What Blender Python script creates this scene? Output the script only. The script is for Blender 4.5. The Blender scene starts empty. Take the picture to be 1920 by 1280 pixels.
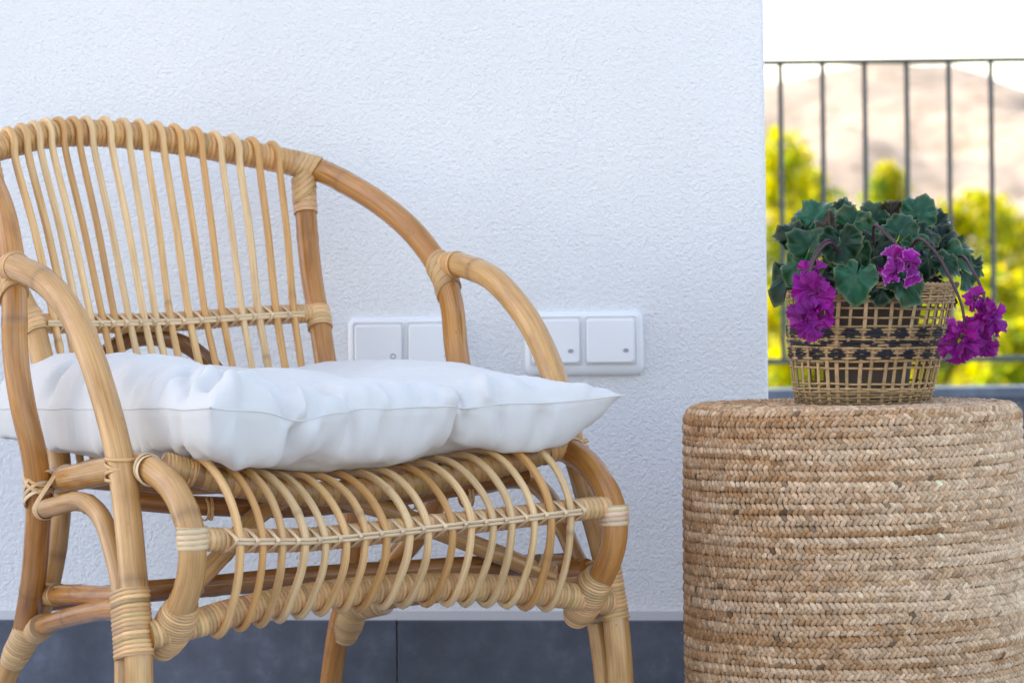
import bpy, math, random
import numpy as np
from mathutils import Vector, noise

rng = np.random.default_rng(7)
random.seed(7)
scene = bpy.context.scene
COL = scene.collection
PI = math.pi

# ------------------------------------------------------------------ camera, sky, sun, exposure
CAM_H = 0.56
cam_data = bpy.data.cameras.new('camera')
cam = bpy.data.objects.new('camera', cam_data)
COL.objects.link(cam)
cam.location = (0, 0, CAM_H)
cam.rotation_euler = (math.radians(90), 0.0125, 0)
cam_data.sensor_width = 36
cam_data.lens = 116.25
cam_data.shift_y = -75 / 1920
cam_data.clip_start = 0.05
cam_data.clip_end = 9000
cam_data.dof.use_dof = True
cam_data.dof.focus_distance = 3.62
cam_data.dof.aperture_fstop = 10.0
scene.camera = cam

SUN_EL, SUN_AZ = math.radians(44), math.radians(-52)      # azimuth from +Y towards +X (negative: to the left)
world = bpy.data.worlds.new('World')
scene.world = world
world.use_nodes = True
wn = world.node_tree.nodes
wl = world.node_tree.links
sky = wn.new('ShaderNodeTexSky')
sky.sky_type = 'NISHITA'
sky.sun_disc = False
sky.sun_elevation = SUN_EL
sky.sun_rotation = SUN_AZ
sky.air_density = 1.0
sky.dust_density = 1.6
sky.ozone_density = 1.0
wl.new(sky.outputs['Color'], wn['Background'].inputs['Color'])
wn['Background'].inputs['Strength'].default_value = 0.15

sun_data = bpy.data.lights.new('sun', 'SUN')
sun_data.energy = 3.0
sun_data.angle = math.radians(0.5)
sun_data.color = (1.0, 0.93, 0.82)
sun = bpy.data.objects.new('sun', sun_data)
COL.objects.link(sun)
sd = Vector((math.sin(SUN_AZ) * math.cos(SUN_EL), math.cos(SUN_AZ) * math.cos(SUN_EL), math.sin(SUN_EL)))
sun.rotation_euler = sd.to_track_quat('Z', 'Y').to_euler()

scene.view_settings.view_transform = 'Standard'
scene.view_settings.look = 'None'
scene.view_settings.gamma = 1
scene.view_settings.use_curve_mapping = False
scene.view_settings.exposure = 1.99
scene.view_settings.use_white_balance = True
scene.view_settings.white_balance_temperature = 7950
scene.view_settings.white_balance_tint = 15
scene.cycles.max_bounces = 8
scene.cycles.diffuse_bounces = 5

# ------------------------------------------------------------------ helpers
def link(o, parent=None):
    COL.objects.link(o)
    if parent is not None:
        o.parent = parent
    return o

def thing(name, label, cat, loc=(0, 0, 0), rz=0.0, group=None):
    o = bpy.data.objects.new(name, None)
    o.empty_display_size = 0.05
    o.location = loc
    o.rotation_euler = (0, 0, rz)
    o['label'] = label
    o['category'] = cat
    if group:
        o['group'] = group
    return link(o)

def tag(o, label, cat, group=None):
    o['label'] = label
    o['category'] = cat
    if group:
        o['group'] = group
    return o

class Geo:
    """Collects vertices, faces, uv and a per-vertex colour; builds ONE mesh object."""
    def __init__(s):
        s.v, s.f, s.uv, s.c, s.n = [], [], [], [], 0
        s.mats = []
    def add(s, v, f, uv=None, c=(1, 1, 1), m=0):
        v = np.asarray(v, float).reshape(-1, 3)
        f = np.asarray(f, int)
        s.v.append(v)
        s.f.append(f + s.n)
        s.mats.append(np.full(len(f), m, int))
        s.uv.append(np.zeros((len(v), 2)) if uv is None else np.asarray(uv, float))
        c = np.asarray(c, float)
        s.c.append(np.tile(c, (len(v), 1)) if c.ndim == 1 else c)
        s.n += len(v)
    def build(s, name, mat, parent=None, smooth=True):
        V = np.concatenate(s.v)
        me = bpy.data.meshes.new(name)
        me.vertices.add(len(V))
        me.vertices.foreach_set('co', V.astype(np.float32).ravel())
        loops, starts, tot = [], [], 0
        for f in s.f:
            k = f.shape[1]
            loops.append(f.ravel())
            starts.append(tot + k * np.arange(len(f)))
            tot += f.size
        L = np.concatenate(loops).astype(np.int32)
        S = np.concatenate(starts).astype(np.int32)
        me.loops.add(len(L))
        me.loops.foreach_set('vertex_index', L)
        me.polygons.add(len(S))
        me.polygons.foreach_set('loop_start', S)
        me.polygons.foreach_set('material_index', np.concatenate(s.mats).astype(np.int32))
        me.polygons.foreach_set('use_smooth', np.full(len(S), smooth, bool))
        me.update(calc_edges=True)
        uvl = me.uv_layers.new(name='UVMap')
        uvl.data.foreach_set('uv', np.concatenate(s.uv)[L].astype(np.float32).ravel())
        ca = me.color_attributes.new('tint', 'FLOAT_COLOR', 'POINT')
        cc = np.concatenate(s.c)
        ca.data.foreach_set('color', np.concatenate([cc, np.ones((len(cc), 1))], 1).astype(np.float32).ravel())
        me.validate()
        for mm in (mat if isinstance(mat, (list, tuple)) else [mat]):
            me.materials.append(mm)
        o = bpy.data.objects.new(name, me)
        return link(o, parent)

def catmull(P, step):
    """Centripetal-ish Catmull-Rom through P, resampled at about step metres."""
    P = np.asarray(P, float)
    if len(P) == 2:
        n = max(2, int(np.linalg.norm(P[1] - P[0]) / step) + 1)
        return P[0] + (P[1] - P[0]) * np.linspace(0, 1, n)[:, None]
    Q = np.vstack([2 * P[0] - P[1], P, 2 * P[-1] - P[-2]])
    out = []
    for i in range(1, len(Q) - 2):
        p0, p1, p2, p3 = Q[i - 1], Q[i], Q[i + 1], Q[i + 2]
        t0 = 0.0
        t1 = t0 + max(np.linalg.norm(p1 - p0), 1e-6) ** 0.5
        t2 = t1 + max(np.linalg.norm(p2 - p1), 1e-6) ** 0.5
        t3 = t2 + max(np.linalg.norm(p3 - p2), 1e-6) ** 0.5
        t = np.linspace(t1, t2, 24, endpoint=False)[:, None]
        A1 = (t1 - t) / (t1 - t0) * p0 + (t - t0) / (t1 - t0) * p1
        A2 = (t2 - t) / (t2 - t1) * p1 + (t - t1) / (t2 - t1) * p2
        A3 = (t3 - t) / (t3 - t2) * p2 + (t - t2) / (t3 - t2) * p3
        B1 = (t2 - t) / (t2 - t0) * A1 + (t - t0) / (t2 - t0) * A2
        B2 = (t3 - t) / (t3 - t1) * A2 + (t - t1) / (t3 - t1) * A3
        out.append((t2 - t) / (t2 - t1) * B1 + (t - t1) / (t2 - t1) * B2)
    out.append(P[-1:])
    D = np.vstack(out)
    s = np.concatenate([[0], np.cumsum(np.linalg.norm(np.diff(D, axis=0), axis=1))])
    n = max(3, int(s[-1] / step) + 1)
    q = np.linspace(0, s[-1], n)
    return np.stack([np.interp(q, s, D[:, k]) for k in range(3)], 1)

def frames(P, up=None):
    T = np.gradient(P, axis=0)
    T /= np.linalg.norm(T, axis=1)[:, None] + 1e-12
    N = np.zeros_like(P)
    if up is not None:
        u = np.asarray(up, float)
        N = u - (T @ u)[:, None] * T
        N /= np.linalg.norm(N, axis=1)[:, None] + 1e-12
    else:
        a = np.array([0, 0, 1.0]) if abs(T[0, 2]) < 0.8 else np.array([1.0, 0, 0])
        n = a - (a @ T[0]) * T[0]
        n /= np.linalg.norm(n)
        N[0] = n
        for i in range(1, len(P)):
            n = n - (n @ T[i]) * T[i]
            n /= np.linalg.norm(n) + 1e-12
            N[i] = n
    return T, N, np.cross(T, N)

def arclen(P):
    return np.concatenate([[0], np.cumsum(np.linalg.norm(np.diff(P, axis=0), axis=1))])

def grid_faces(n, m, wrap=True):
    i = np.arange(n - 1)[:, None]
    j = np.arange(m if wrap else m - 1)[None, :]
    a = i * m + j
    b = i * m + (j + 1) % m
    return np.stack([a, b, b + m, a + m], -1).reshape(-1, 4)

def tube(g, pts, r, c=(1, 1, 1), sides=14, step=0.008, ry=None, up=None, cap=True, nodes=False, wob=0.0, m=0, taper=None):
    """Sweep along pts. r may be a number or an array. nodes: rattan internode rings."""
    P = catmull(pts, step)
    s = arclen(P)
    if wob:
        off = random.uniform(0, 50)
        W = np.array([[noise.noise((x * 7 + off, k * 9.1, 0)) for k in range(3)] for x in s]) * wob
        P = P + W * np.minimum(1, np.minimum(s, s[-1] - s) / 0.05)[:, None]
    T, N, B = frames(P, up)
    R = np.full(len(P), float(r)) if np.isscalar(r) else np.interp(np.linspace(0, 1, len(P)), np.linspace(0, 1, len(r)), r)
    R2 = R if ry is None else R * (ry / r)
    col = np.tile(np.asarray(c, float), (len(P), 1))
    off = random.uniform(0, 30)
    mod = np.array([noise.noise((x * 5 + off, 2.2, off)) for x in s])
    col = col * (1 + 0.16 * mod)[:, None]
    if nodes:
        x = random.uniform(0.05, 0.25)
        while x < s[-1]:
            k = np.exp(-((s - x) / 0.004) ** 2)
            R = R + 0.0007 * k
            R2 = R2 + 0.0007 * k
            col = col * (1 - 0.3 * np.exp(-((s - x - 0.004) / 0.0022) ** 2))[:, None]
            col = col * (1 - 0.12 * np.exp(-np.abs(s - x) / 0.02))[:, None]
            x += random.uniform(0.28, 0.5)
    ph = np.arange(sides) / sides * 2 * PI
    V = P[:, None] + N[:, None] * (np.cos(ph)[None, :, None] * R[:, None, None]) + B[:, None] * (np.sin(ph)[None, :, None] * R2[:, None, None])
    uo = random.uniform(0, 9)
    uv = np.stack(np.broadcast_arrays((ph / 2 / PI)[None, :], (s + uo)[:, None]), -1)
    C = np.repeat(col[:, None], sides, 1)
    n = len(P)
    g.add(V.reshape(-1, 3), grid_faces(n, sides), uv.reshape(-1, 2), C.reshape(-1, 3), m)
    if cap:
        for i, sg in ((0, -1), (n - 1, 1)):
            ring = V[i]
            cpt = P[i] + T[i] * sg * R[i] * 0.25
            vv = np.vstack([ring, cpt[None]])
            j = np.arange(sides)
            ff = np.stack([j, (j + 1) % sides, np.full(sides, sides)], 1)
            if sg < 0:
                ff = ff[:, ::-1]
            g.add(vv, ff, np.tile([[0.1, s[i] + uo]], (sides + 1, 1)), col[i], m)
    return P

def hull_radius(ph, discs):
    """Support outline of several circles (x, y, r), as a polar radius."""
    q = np.linspace(0, 2 * PI, 360, endpoint=False)
    h = np.max([x * np.cos(q) + y * np.sin(q) + r for x, y, r in discs], 0)
    dh = np.gradient(h, q)
    X = h * np.cos(q) - dh * np.sin(q)
    Y = h * np.sin(q) + dh * np.cos(q)
    return X, Y, q

def wrap(g, pts, R, pitch=0.0052, t=0.0013, c=(1, 1, 1), sides=22, up=None, discs=None, slant=0.0, var=0.13, per=7, m=0, scale=None, tilt=0.0):
    """Strip wound round a pole: a sleeve whose surface carries every turn of the winding in relief."""
    P = catmull(pts, pitch / per)
    T, N, B = frames(P, up)
    s = arclen(P)
    ph = np.arange(sides) / sides * 2 * PI
    if discs is None:
        ox, oy = np.cos(ph) * R, np.sin(ph) * R
        nx, ny = np.cos(ph), np.sin(ph)
    else:
        X, Y, q = hull_radius(ph, discs)
        ox = np.interp(ph, q, X, period=2 * PI)
        oy = np.interp(ph, q, Y, period=2 * PI)
        nx, ny = np.cos(ph), np.sin(ph)
    turn = s[:, None] / pitch - ph[None, :] / 2 / PI * (1 if not slant else 0) + slant * np.cos(ph)[None, :] / pitch
    fr = turn - np.floor(turn)
    idx = np.floor(turn).astype(int) + 50
    prof = np.clip(1 - np.abs(2 * fr - 1) ** 3.0, 0, 1)
    d = t * (prof - 0.25)
    rnd = np.random.default_rng(random.randrange(1 << 30))
    lift = rnd.uniform(-0.3, 0.3, 2000)
    d = d + t * 0.5 * lift[idx % 2000] * prof
    if scale is not None:
        kk = np.interp(np.linspace(0, 1, len(P)), np.linspace(0, 1, len(scale)), scale)[:, None]
        ox, oy = ox[None] * kk, oy[None] * kk
    V = P[:, None] + N[:, None] * (ox + nx * d)[..., None] + B[:, None] * (oy + ny * d)[..., None]
    V = V + T[:, None] * (tilt * np.cos(ph))[None, :, None]
    tv = 1 + rnd.normal(0, var, (2000, 1)) + rnd.normal(0, 0.03, (2000, 3))
    C = np.asarray(c) * tv[idx % 2000]
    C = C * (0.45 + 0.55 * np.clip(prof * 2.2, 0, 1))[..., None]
    uv = np.stack([turn * 3.1 % 1.0, np.broadcast_to(ph[None, :] * R, turn.shape) + idx * 0.37], -1)
    g.add(V.reshape(-1, 3), grid_faces(len(P), sides), uv.reshape(-1, 2), np.clip(C, 0.01, 1).reshape(-1, 3), m)
    for i in (0, len(P) - 1):
        ring = V[i]
        inner = P[i] + (ring - P[i]) * 0.3
        vv = np.vstack([ring, inner])
        j = np.arange(sides)
        ff = np.stack([j, (j + 1) % sides, (j + 1) % sides + sides, j + sides], 1)
        g.add(vv, ff if i == 0 else ff[:, ::-1], None, np.asarray(c) * 0.6, m)

def box(g, x0, x1, y0, y1, z0, z1, c=(1, 1, 1), m=0):
    v = [(x, y, z) for z in (z0, z1) for y in (y0, y1) for x in (x0, x1)]
    f = [(0, 2, 3, 1), (4, 5, 7, 6), (0, 1, 5, 4), (2, 6, 7, 3), (0, 4, 6, 2), (1, 3, 7, 5)]
    g.add(v, f, np.array(v)[:, :2], c, m)

def round_rect(w, h, r, n=6):
    out = []
    for cx, cy, a0 in ((w - r, h - r, 0), (-w + r, h - r, PI / 2), (-w + r, -h + r, PI), (w - r, -h + r, 1.5 * PI)):
        for k in range(n + 1):
            a = a0 + k / n * PI / 2
            out.append((cx + r * math.cos(a), cy + r * math.sin(a)))
    return np.array(out)

def loft(g, rings, cap_last=True, c=(1, 1, 1), m=0):
    R = np.array(rings)
    n, k = R.shape[:2]
    g.add(R.reshape(-1, 3), grid_faces(n, k), None, c, m)
    if cap_last:
        vv = np.vstack([R[-1], R[-1].mean(0)[None]])
        j = np.arange(k)
        g.add(vv, np.stack([j, (j + 1) % k, np.full(k, k)], 1), None, c, m)

# ------------------------------------------------------------------ materials
def new_mat(name):
    m = bpy.data.materials.new(name)
    m.use_nodes = True
    nt = m.node_tree
    return m, nt.nodes, nt.links, nt.nodes['Principled BSDF']

def nd(nodes, typ, **kw):
    n = nodes.new(typ)
    for k, v in kw.items():
        if k in n.inputs.keys():
            n.inputs[k].default_value = v
        else:
            setattr(n, k, v)
    return n

def math_node(n, l, op, a, b=None):
    x = n.new('ShaderNodeMath')
    x.operation = op
    for i, v in enumerate((a, b)):
        if v is None:
            continue
        if isinstance(v, (int, float)):
            x.inputs[i].default_value = v
        else:
            l.new(v, x.inputs[i])
    return x.outputs[0]

def mix_col(n, l, fac, a, b, mode='MIX'):
    x = n.new('ShaderNodeMix')
    x.data_type = 'RGBA'
    x.blend_type = mode
    for i, v in ((0, fac), (6, a), (7, b)):
        if isinstance(v, (int, float)):
            x.inputs[i].default_value = v
        elif isinstance(v, tuple):
            x.inputs[i].default_value = (*v, 1)
        else:
            l.new(v, x.inputs[i])
    return x.outputs[2]

def ramp(n, l, fac, stops):
    x = n.new('ShaderNodeValToRGB')
    el = x.color_ramp.elements
    while len(el) < len(stops):
        el.new(0.5)
    for e, (p, c) in zip(el, stops):
        e.position = p
        e.color = (*c, 1)
    l.new(fac, x.inputs[0])
    return x.outputs[0]

def cane_material(name, rough, streak, blotch, bump, freq=26.0):
    """Rattan or split cane: vertex tint x long grain x blotches, uv.x round the pole, uv.y along it in metres."""
    m, n, l, b = new_mat(name)
    uv = n.new('ShaderNodeUVMap')
    sep = n.new('ShaderNodeSeparateXYZ')
    l.new(uv.outputs[0], sep.inputs[0])
    ang = math_node(n, l, 'MULTIPLY', sep.outputs[0], 2 * PI)
    cx = math_node(n, l, 'COSINE', ang)
    sx = math_node(n, l, 'SINE', ang)
    def vec(k, kv):
        c = n.new('ShaderNodeCombineXYZ')
        l.new(math_node(n, l, 'MULTIPLY', cx, k), c.inputs[0])
        l.new(math_node(n, l, 'MULTIPLY', sx, k), c.inputs[1])
        l.new(math_node(n, l, 'MULTIPLY', sep.outputs[1], kv), c.inputs[2])
        return c.outputs[0]
    t1 = nd(n, 'ShaderNodeTexNoise', Scale=1.0, Detail=3.0)
    l.new(vec(freq / 4, freq * 0.35), t1.inputs['Vector'])
    t2 = nd(n, 'ShaderNodeTexNoise', Scale=1.0, Detail=4.0)
    l.new(vec(1.1, 16.0), t2.inputs['Vector'])
    t3 = nd(n, 'ShaderNodeTexNoise', Scale=1.0, Detail=2.0)
    l.new(vec(3.0, 120.0), t3.inputs['Vector'])
    att = nd(n, 'ShaderNodeAttribute', attribute_name='tint')
    k1 = ramp(n, l, t1.outputs[0], [(0.3, (1 - streak,) * 3), (0.62, (1.0, 1.0, 1.0))])
    k2 = ramp(n, l, t2.outputs[0], [(0.3, (1 - blotch, 1 - blotch * 1.25, 1 - blotch * 1.6)), (0.55, (1.0, 1.0, 1.0)), (0.8, (1.0, 1.06, 1.16))])
    spots = ramp(n, l, t3.outputs[0], [(0.22, (0.5, 0.42, 0.36)), (0.3, (1.0, 1.0, 1.0))])
    c = mix_col(n, l, 1.0, att.outputs['Color'], k1, 'MULTIPLY')
    c = mix_col(n, l, 1.0, c, k2, 'MULTIPLY')
    c = mix_col(n, l, 0.8, c, spots, 'MULTIPLY')
    l.new(c, b.inputs['Base Color'])
    b.inputs['Roughness'].default_value = rough
    b.inputs['Specular IOR Level'].default_value = 0.55
    b.inputs['Coat Weight'].default_value = 0.10
    b.inputs['Coat Roughness'].default_value = 0.18
    bp = nd(n, 'ShaderNodeBump', Strength=bump, Distance=0.001)
    l.new(t1.outputs[0], bp.inputs['Height'])
    l.new(bp.outputs[0], b.inputs['Normal'])
    return m

RATTAN = cane_material('rattan_pole', 0.24, 0.28, 0.28, 0.3, 34.0)
CANE = cane_material('peeled_cane', 0.42, 0.2, 0.24, 0.3)
SPLIT = cane_material('split_cane_strip', 0.32, 0.26, 0.24, 0.3, 40.0)

def stucco_material():
    m, n, l, b = new_mat('white_stucco')
    tc = n.new('ShaderNodeTexCoord')
    a = nd(n, 'ShaderNodeTexNoise', Scale=165.0, Detail=3.0, Roughness=0.55)
    l.new(tc.outputs['Object'], a.inputs['Vector'])
    v = nd(n, 'ShaderNodeTexNoise', Scale=330.0, Detail=2.0, Roughness=0.6)
    l.new(tc.outputs['Object'], v.inputs['Vector'])
    w = nd(n, 'ShaderNodeTexNoise', Scale=3.0, Detail=3.0)
    l.new(tc.outputs['Object'], w.inputs['Vector'])
    h = math_node(n, l, 'ADD', a.outputs[0], math_node(n, l, 'MULTIPLY', v.outputs[0], 0.45))
    bp = nd(n, 'ShaderNodeBump', Strength=0.8, Distance=0.0042)
    l.new(h, bp.inputs['Height'])
    l.new(bp.outputs[0], b.inputs['Normal'])
    c = ramp(n, l, w.outputs[0], [(0.3, (0.77, 0.77, 0.765)), (0.7, (0.83, 0.83, 0.825))])
    l.new(c, b.inputs['Base Color'])
    b.inputs['Roughness'].default_value = 0.85
    return m
STUCCO = stucco_material()

def plain(name, c, rough=0.5, spec=0.5, metallic=0.0, var=0.0, scale=20.0, bump=0.0, bscale=200.0, tint=False):
    m, n, l, b = new_mat(name)
    tc = n.new('ShaderNodeTexCoord')
    src = None
    if tint:
        att = nd(n, 'ShaderNodeAttribute', attribute_name='tint')
        src = mix_col(n, l, 1.0, att.outputs['Color'], tuple(c), 'MULTIPLY')
    if var:
        t = nd(n, 'ShaderNodeTexNoise', Scale=scale, Detail=5.0, Roughness=0.6)
        l.new(tc.outputs['Object'], t.inputs['Vector'])
        k = ramp(n, l, t.outputs[0], [(0.28, (1 - var,) * 3), (0.72, (1 + var,) * 3)])
        src = mix_col(n, l, 1.0, src if src is not None else tuple(c), k, 'MULTIPLY')
    if src is None:
        b.inputs['Base Color'].default_value = (*c, 1)
    else:
        l.new(src, b.inputs['Base Color'])
    if bump:
        t = nd(n, 'ShaderNodeTexNoise', Scale=bscale, Detail=3.0)
        l.new(tc.outputs['Object'], t.inputs['Vector'])
        bp = nd(n, 'ShaderNodeBump', Strength=bump, Distance=0.002)
        l.new(t.outputs[0], bp.inputs['Height'])
        l.new(bp.outputs[0], b.inputs['Normal'])
    b.inputs['Roughness'].default_value = rough
    b.inputs['Specular IOR Level'].default_value = spec
    b.inputs['Metallic'].default_value = metallic
    return m

def slate_material(name, c, rough):
    m, n, l, b = new_mat(name)
    tc = n.new('ShaderNodeTexCoord')
    a = nd(n, 'ShaderNodeTexNoise', Scale=30.0, Detail=7.0, Roughness=0.65)
    l.new(tc.outputs['Object'], a.inputs['Vector'])
    d = nd(n, 'ShaderNodeTexNoise', Scale=5.0, Detail=5.0)
    l.new(tc.outputs['Object'], d.inputs['Vector'])
    e = nd(n, 'ShaderNodeTexNoise', Scale=110.0, Detail=3.0)
    l.new(tc.outputs['Object'], e.inputs['Vector'])
    k = ramp(n, l, a.outputs[0], [(0.3, tuple(x * 0.72 for x in c)), (0.55, tuple(c)), (0.75, tuple(x * 1.5 for x in c))])
    k2 = ramp(n, l, d.outputs[0], [(0.35, (0.62, 0.64, 0.68)), (0.65, (1.35, 1.3, 1.25))])
    k3 = ramp(n, l, e.outputs[0], [(0.68, (1.0, 1.0, 1.0)), (0.8, (1.6, 1.6, 1.6))])
    col = mix_col(n, l, 1.0, k, k2, 'MULTIPLY')
    col = mix_col(n, l, 0.6, col, k3, 'MULTIPLY')
    l.new(col, b.inputs['Base Color'])
    b.inputs['Roughness'].default_value = rough
    bp = nd(n, 'ShaderNodeBump', Strength=0.15, Distance=0.001)
    l.new(a.outputs[0], bp.inputs['Height'])
    l.new(bp.outputs[0], b.inputs['Normal'])
    return m
SLATE = slate_material('slate_tile', (0.078, 0.092, 0.127), 0.5)
FLOOR = slate_material('floor_tile_slate', (0.34, 0.385, 0.47), 0.35)
COPING = slate_material('coping_slate', (0.12, 0.15, 0.20), 0.4)
GROUT = plain('pale_grout', (0.6, 0.6, 0.61), 0.8)
PLASTIC = plain('white_switch_plastic', (0.78, 0.79, 0.8), 0.25)
LED = plain('grey_lens', (0.36, 0.38, 0.41), 0.2)
RAILPAINT = plain('dark_railing_paint', (0.07, 0.092, 0.092), 0.4)
JUTE = plain('jute', (1, 1, 1), 0.85, 0.2, var=0.38, scale=620.0, bump=0.6, bscale=900.0, tint=True)
BASKET = plain('seagrass', (1, 1, 1), 0.6, 0.3, var=0.22, scale=160.0, tint=True)
POT = plain('brown_plastic_pot', (0.13, 0.105, 0.095), 0.45)
SOIL = plain('potting_soil', (0.03, 0.02, 0.015), 0.95, var=0.5, scale=200)

for _n in JUTE.node_tree.nodes:
    if _n.type == 'BSDF_PRINCIPLED':
        _n.inputs['Sheen Weight'].default_value = 0.06
        _n.inputs['Sheen Roughness'].default_value = 0.4

# ------------------------------------------------------------------ terrace, wall, ground
WALL_YAW = math.radians(-8)
WALL_AT = Vector((0.0948, 4.20, 0))               # a point of the wall's face, on the floor line
wdir = Vector((math.cos(WALL_YAW), math.sin(WALL_YAW), 0))
wout = Vector((math.sin(WALL_YAW), -math.cos(WALL_YAW), 0))   # towards the terrace

floor = thing_floor = bpy.data.objects.new('terrace_floor', None)
link(floor)
floor['kind'] = 'structure'
g = Geo()
box(g, -6, 4.2, -5, 8.75, -0.2, -0.012)
g.build('slab', GROUT, floor, False)
tile_mesh = None
for i in range(-4, 6):
    for j in range(2, 14):
        if tile_mesh is None:
            g = Geo()
            rr = round_rect(0.298, 0.298, 0.004, 2)
            rings = [np.c_[rr, np.full(len(rr), -0.011)], np.c_[rr, np.full(len(rr), -0.0015)], np.c_[rr * 0.994, np.full(len(rr), 0.0)]]
            loft(g, rings)
            t = g.build('floor_tile', FLOOR, floor, False)
            tile_mesh = t.data
        else:
            t = link(bpy.data.objects.new('floor_tile', tile_mesh), floor)
        t.location = (i * 0.602, j * 0.602 + 0.2, 0)

house = thing('house_wall', 'tall white rough plastered house wall with slate skirting behind the rattan chair', 'wall',
              WALL_AT, WALL_YAW)
# local x along the wall, y into the house, corner edge at x = 0.2175
XE = 0.2285
g = Geo()
rr = []
for (x, y) in ((-7.0, 0), (XE - 0.006, 0)):
    rr.append((x, y))
for k in range(1, 6):
    a = -PI / 2 + k / 6 * PI / 2
    rr.append((XE - 0.006 + 0.006 * math.cos(a), 0.006 + 0.006 * math.sin(a)))
rr += [(XE, 0.006), (XE - 1.9, 9.0), (-7.0, 9.0)]
rr = np.array(rr)
SK = 0.160
rings = [np.c_[rr, np.full(len(rr), z)] for z in (SK - 0.09, 8.0)]
loft(g, rings)
g.build('plaster', STUCCO, house, False)
# slate skirting: tiles butted with a dark joint, pale mortar bead along the top
jx = -0.2480
for x0, x1 in ((jx - 1.204, jx - 0.603), (jx - 0.6015, jx - 0.0015), (jx + 0.0015, XE + 0.009)):
    g = Geo()
    pts = [(-0.010, 0.0), (-0.010, SK - 0.0065), (-0.0085, SK - 0.005), (0.004, SK - 0.005), (0.004, 0.0)]
    R = [[(x, y, z) for y, z in pts] for x in (x0, x1)]
    loft(g, R, c=(1, 1, 1))
    f0 = np.array(R[0])
    g.add(np.vstack([f0, f0.mean(0)[None]]), np.array([[(k + 1) % 5, k, 5] for k in range(5)]))
    g.build('skirting_tile', SLATE, house, False)
g = Geo()
box(g, jx - 1.3, XE + 0.004, -0.0075, 0.003, SK - 0.005, SK + 0.0065)
g.build('skirting_bead', GROUT, house, False)

parapet = thing('parapet', 'low slate clad kerb wall along the terrace edge under the railing', 'parapet', (0, 8.62, 0))
g = Geo()
box(g, -0.2, 4.2, 0, 0.14, -0.012, 0.295)
g.build('upstand', SLATE, parapet, False)
for k in range(8):
    g = Geo()
    x0 = -0.2 + k * 0.55
    box(g, x0 + 0.002, x0 + 0.548, -0.02, 0.16, 0.2955, 0.322)
    g.build('coping_tile', COPING, parapet, False)

# balcony railing
rl = thing('balcony_railing', 'dark painted metal balcony railing with thin upright bars', 'railing', (0.667, 8.69, 0))
g = Geo()
def rbox(g, x0, x1, y0, y1, z0, z1, r=0.003):
    w, h = (y1 - y0) / 2, (z1 - z0) / 2
    rr = round_rect(w, h, min(r, w * .9, h * .9), 3)
    ring = lambda x: np.c_[np.full(len(rr), x), rr[:, 0] + (y0 + y1) / 2, rr[:, 1] + (z0 + z1) / 2]
    loft(g, [ring(x0), ring(x1)])
    R = ring(x0)
    j = np.arange(len(rr))
    g.add(np.vstack([R, R.mean(0)[None]]), np.stack([(j + 1) % len(rr), j, np.full(len(rr), len(rr))], 1))
ZT = 1.178
rbox(g, -0.6, 3.4, -0.022, 0.022, ZT - 0.006, ZT + 0.006)
g.build('top_rail', RAILPAINT, rl, False)
g = Geo()
rbox(g, -0.6, 3.4, -0.015, 0.015, 0.387, 0.401)
g.build('bottom_rail', RAILPAINT, rl, False)
bar_mesh = None
for k in range(-5, 31):
    x = 0.0455 + k * 0.1106
    if bar_mesh is None:
        g = Geo()
        tube(g, [(0, 0, 0.395), (0, 0, ZT - 0.004)], 0.0068, sides=10, step=0.4)
        o = g.build('baluster', RAILPAINT, rl)
        bar_mesh = o.data
    else:
        o = link(bpy.data.objects.new('baluster', bar_mesh), rl)
    o.location = (x, 0, 0)
for x in (-0.4, 1.6, 3.3):
    g = Geo()
    rbox(g, x - 0.015, x + 0.015, -0.014, 0.014, 0.323, 0.3865)
    g.build('post_foot', RAILPAINT, rl, False)

# ------------------------------------------------------------------ land, hill
def earth_material():
    m, n, l, b = new_mat('dry_earth')
    tc = n.new('ShaderNodeTexCoord')
    a = nd(n, 'ShaderNodeTexNoise', Scale=0.15, Detail=8.0, Roughness=0.65)
    l.new(tc.outputs['Object'], a.inputs['Vector'])
    c = ramp(n, l, a.outputs[0], [(0.35, (0.10, 0.11, 0.035)), (0.5, (0.19, 0.16, 0.08)), (0.68, (0.28, 0.22, 0.14))])
    l.new(c, b.inputs['Base Color'])
    b.inputs['Roughness'].default_value = 0.95
    return m
def rock_material():
    m, n, l, b = new_mat('pale_scrub_hillside')
    tc = n.new('ShaderNodeTexCoord')
    a = nd(n, 'ShaderNodeTexNoise', Scale=0.02, Detail=9.0, Roughness=0.62)
    l.new(tc.outputs['Object'], a.inputs['Vector'])
    d = nd(n, 'ShaderNodeTexNoise', Scale=0.12, Detail=6.0, Roughness=0.7)
    l.new(tc.outputs['Object'], d.inputs['Vector'])
    c = ramp(n, l, a.outputs[0], [(0.36, (0.175, 0.155, 0.135)), (0.5, (0.235, 0.20, 0.17)), (0.66, (0.29, 0.25, 0.21))])
    k = ramp(n, l, d.outputs[0], [(0.42, (0.62, 0.62, 0.58)), (0.5, (1, 1, 1))])
    l.new(mix_col(n, l, 1.0, c, k, 'MULTIPLY'), b.inputs['Base Color'])
    b.inputs['Roughness'].default_value = 0.95
    return m
EARTH, ROCK = earth_material(), rock_material()
g = Geo()
xs = np.concatenate([-np.geomspace(6000, 10, 40), [0], np.geomspace(10, 6000, 40)])
ys = np.concatenate([-np.geomspace(6000, 12, 30), np.linspace(0, 60, 12), np.geomspace(70, 6000, 40)])
G = np.array([[(x, y, -6.5 + 0.5 * noise.noise((x * .05, y * .05, 0)) - 1.2 * min(1, max(0, (y - 12) / 60))) for x in xs] for y in ys])
g.add(G.reshape(-1, 3), grid_faces(len(ys), len(xs), False))
o = g.build('ground', EARTH)
o['kind'] = 'structure'

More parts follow.
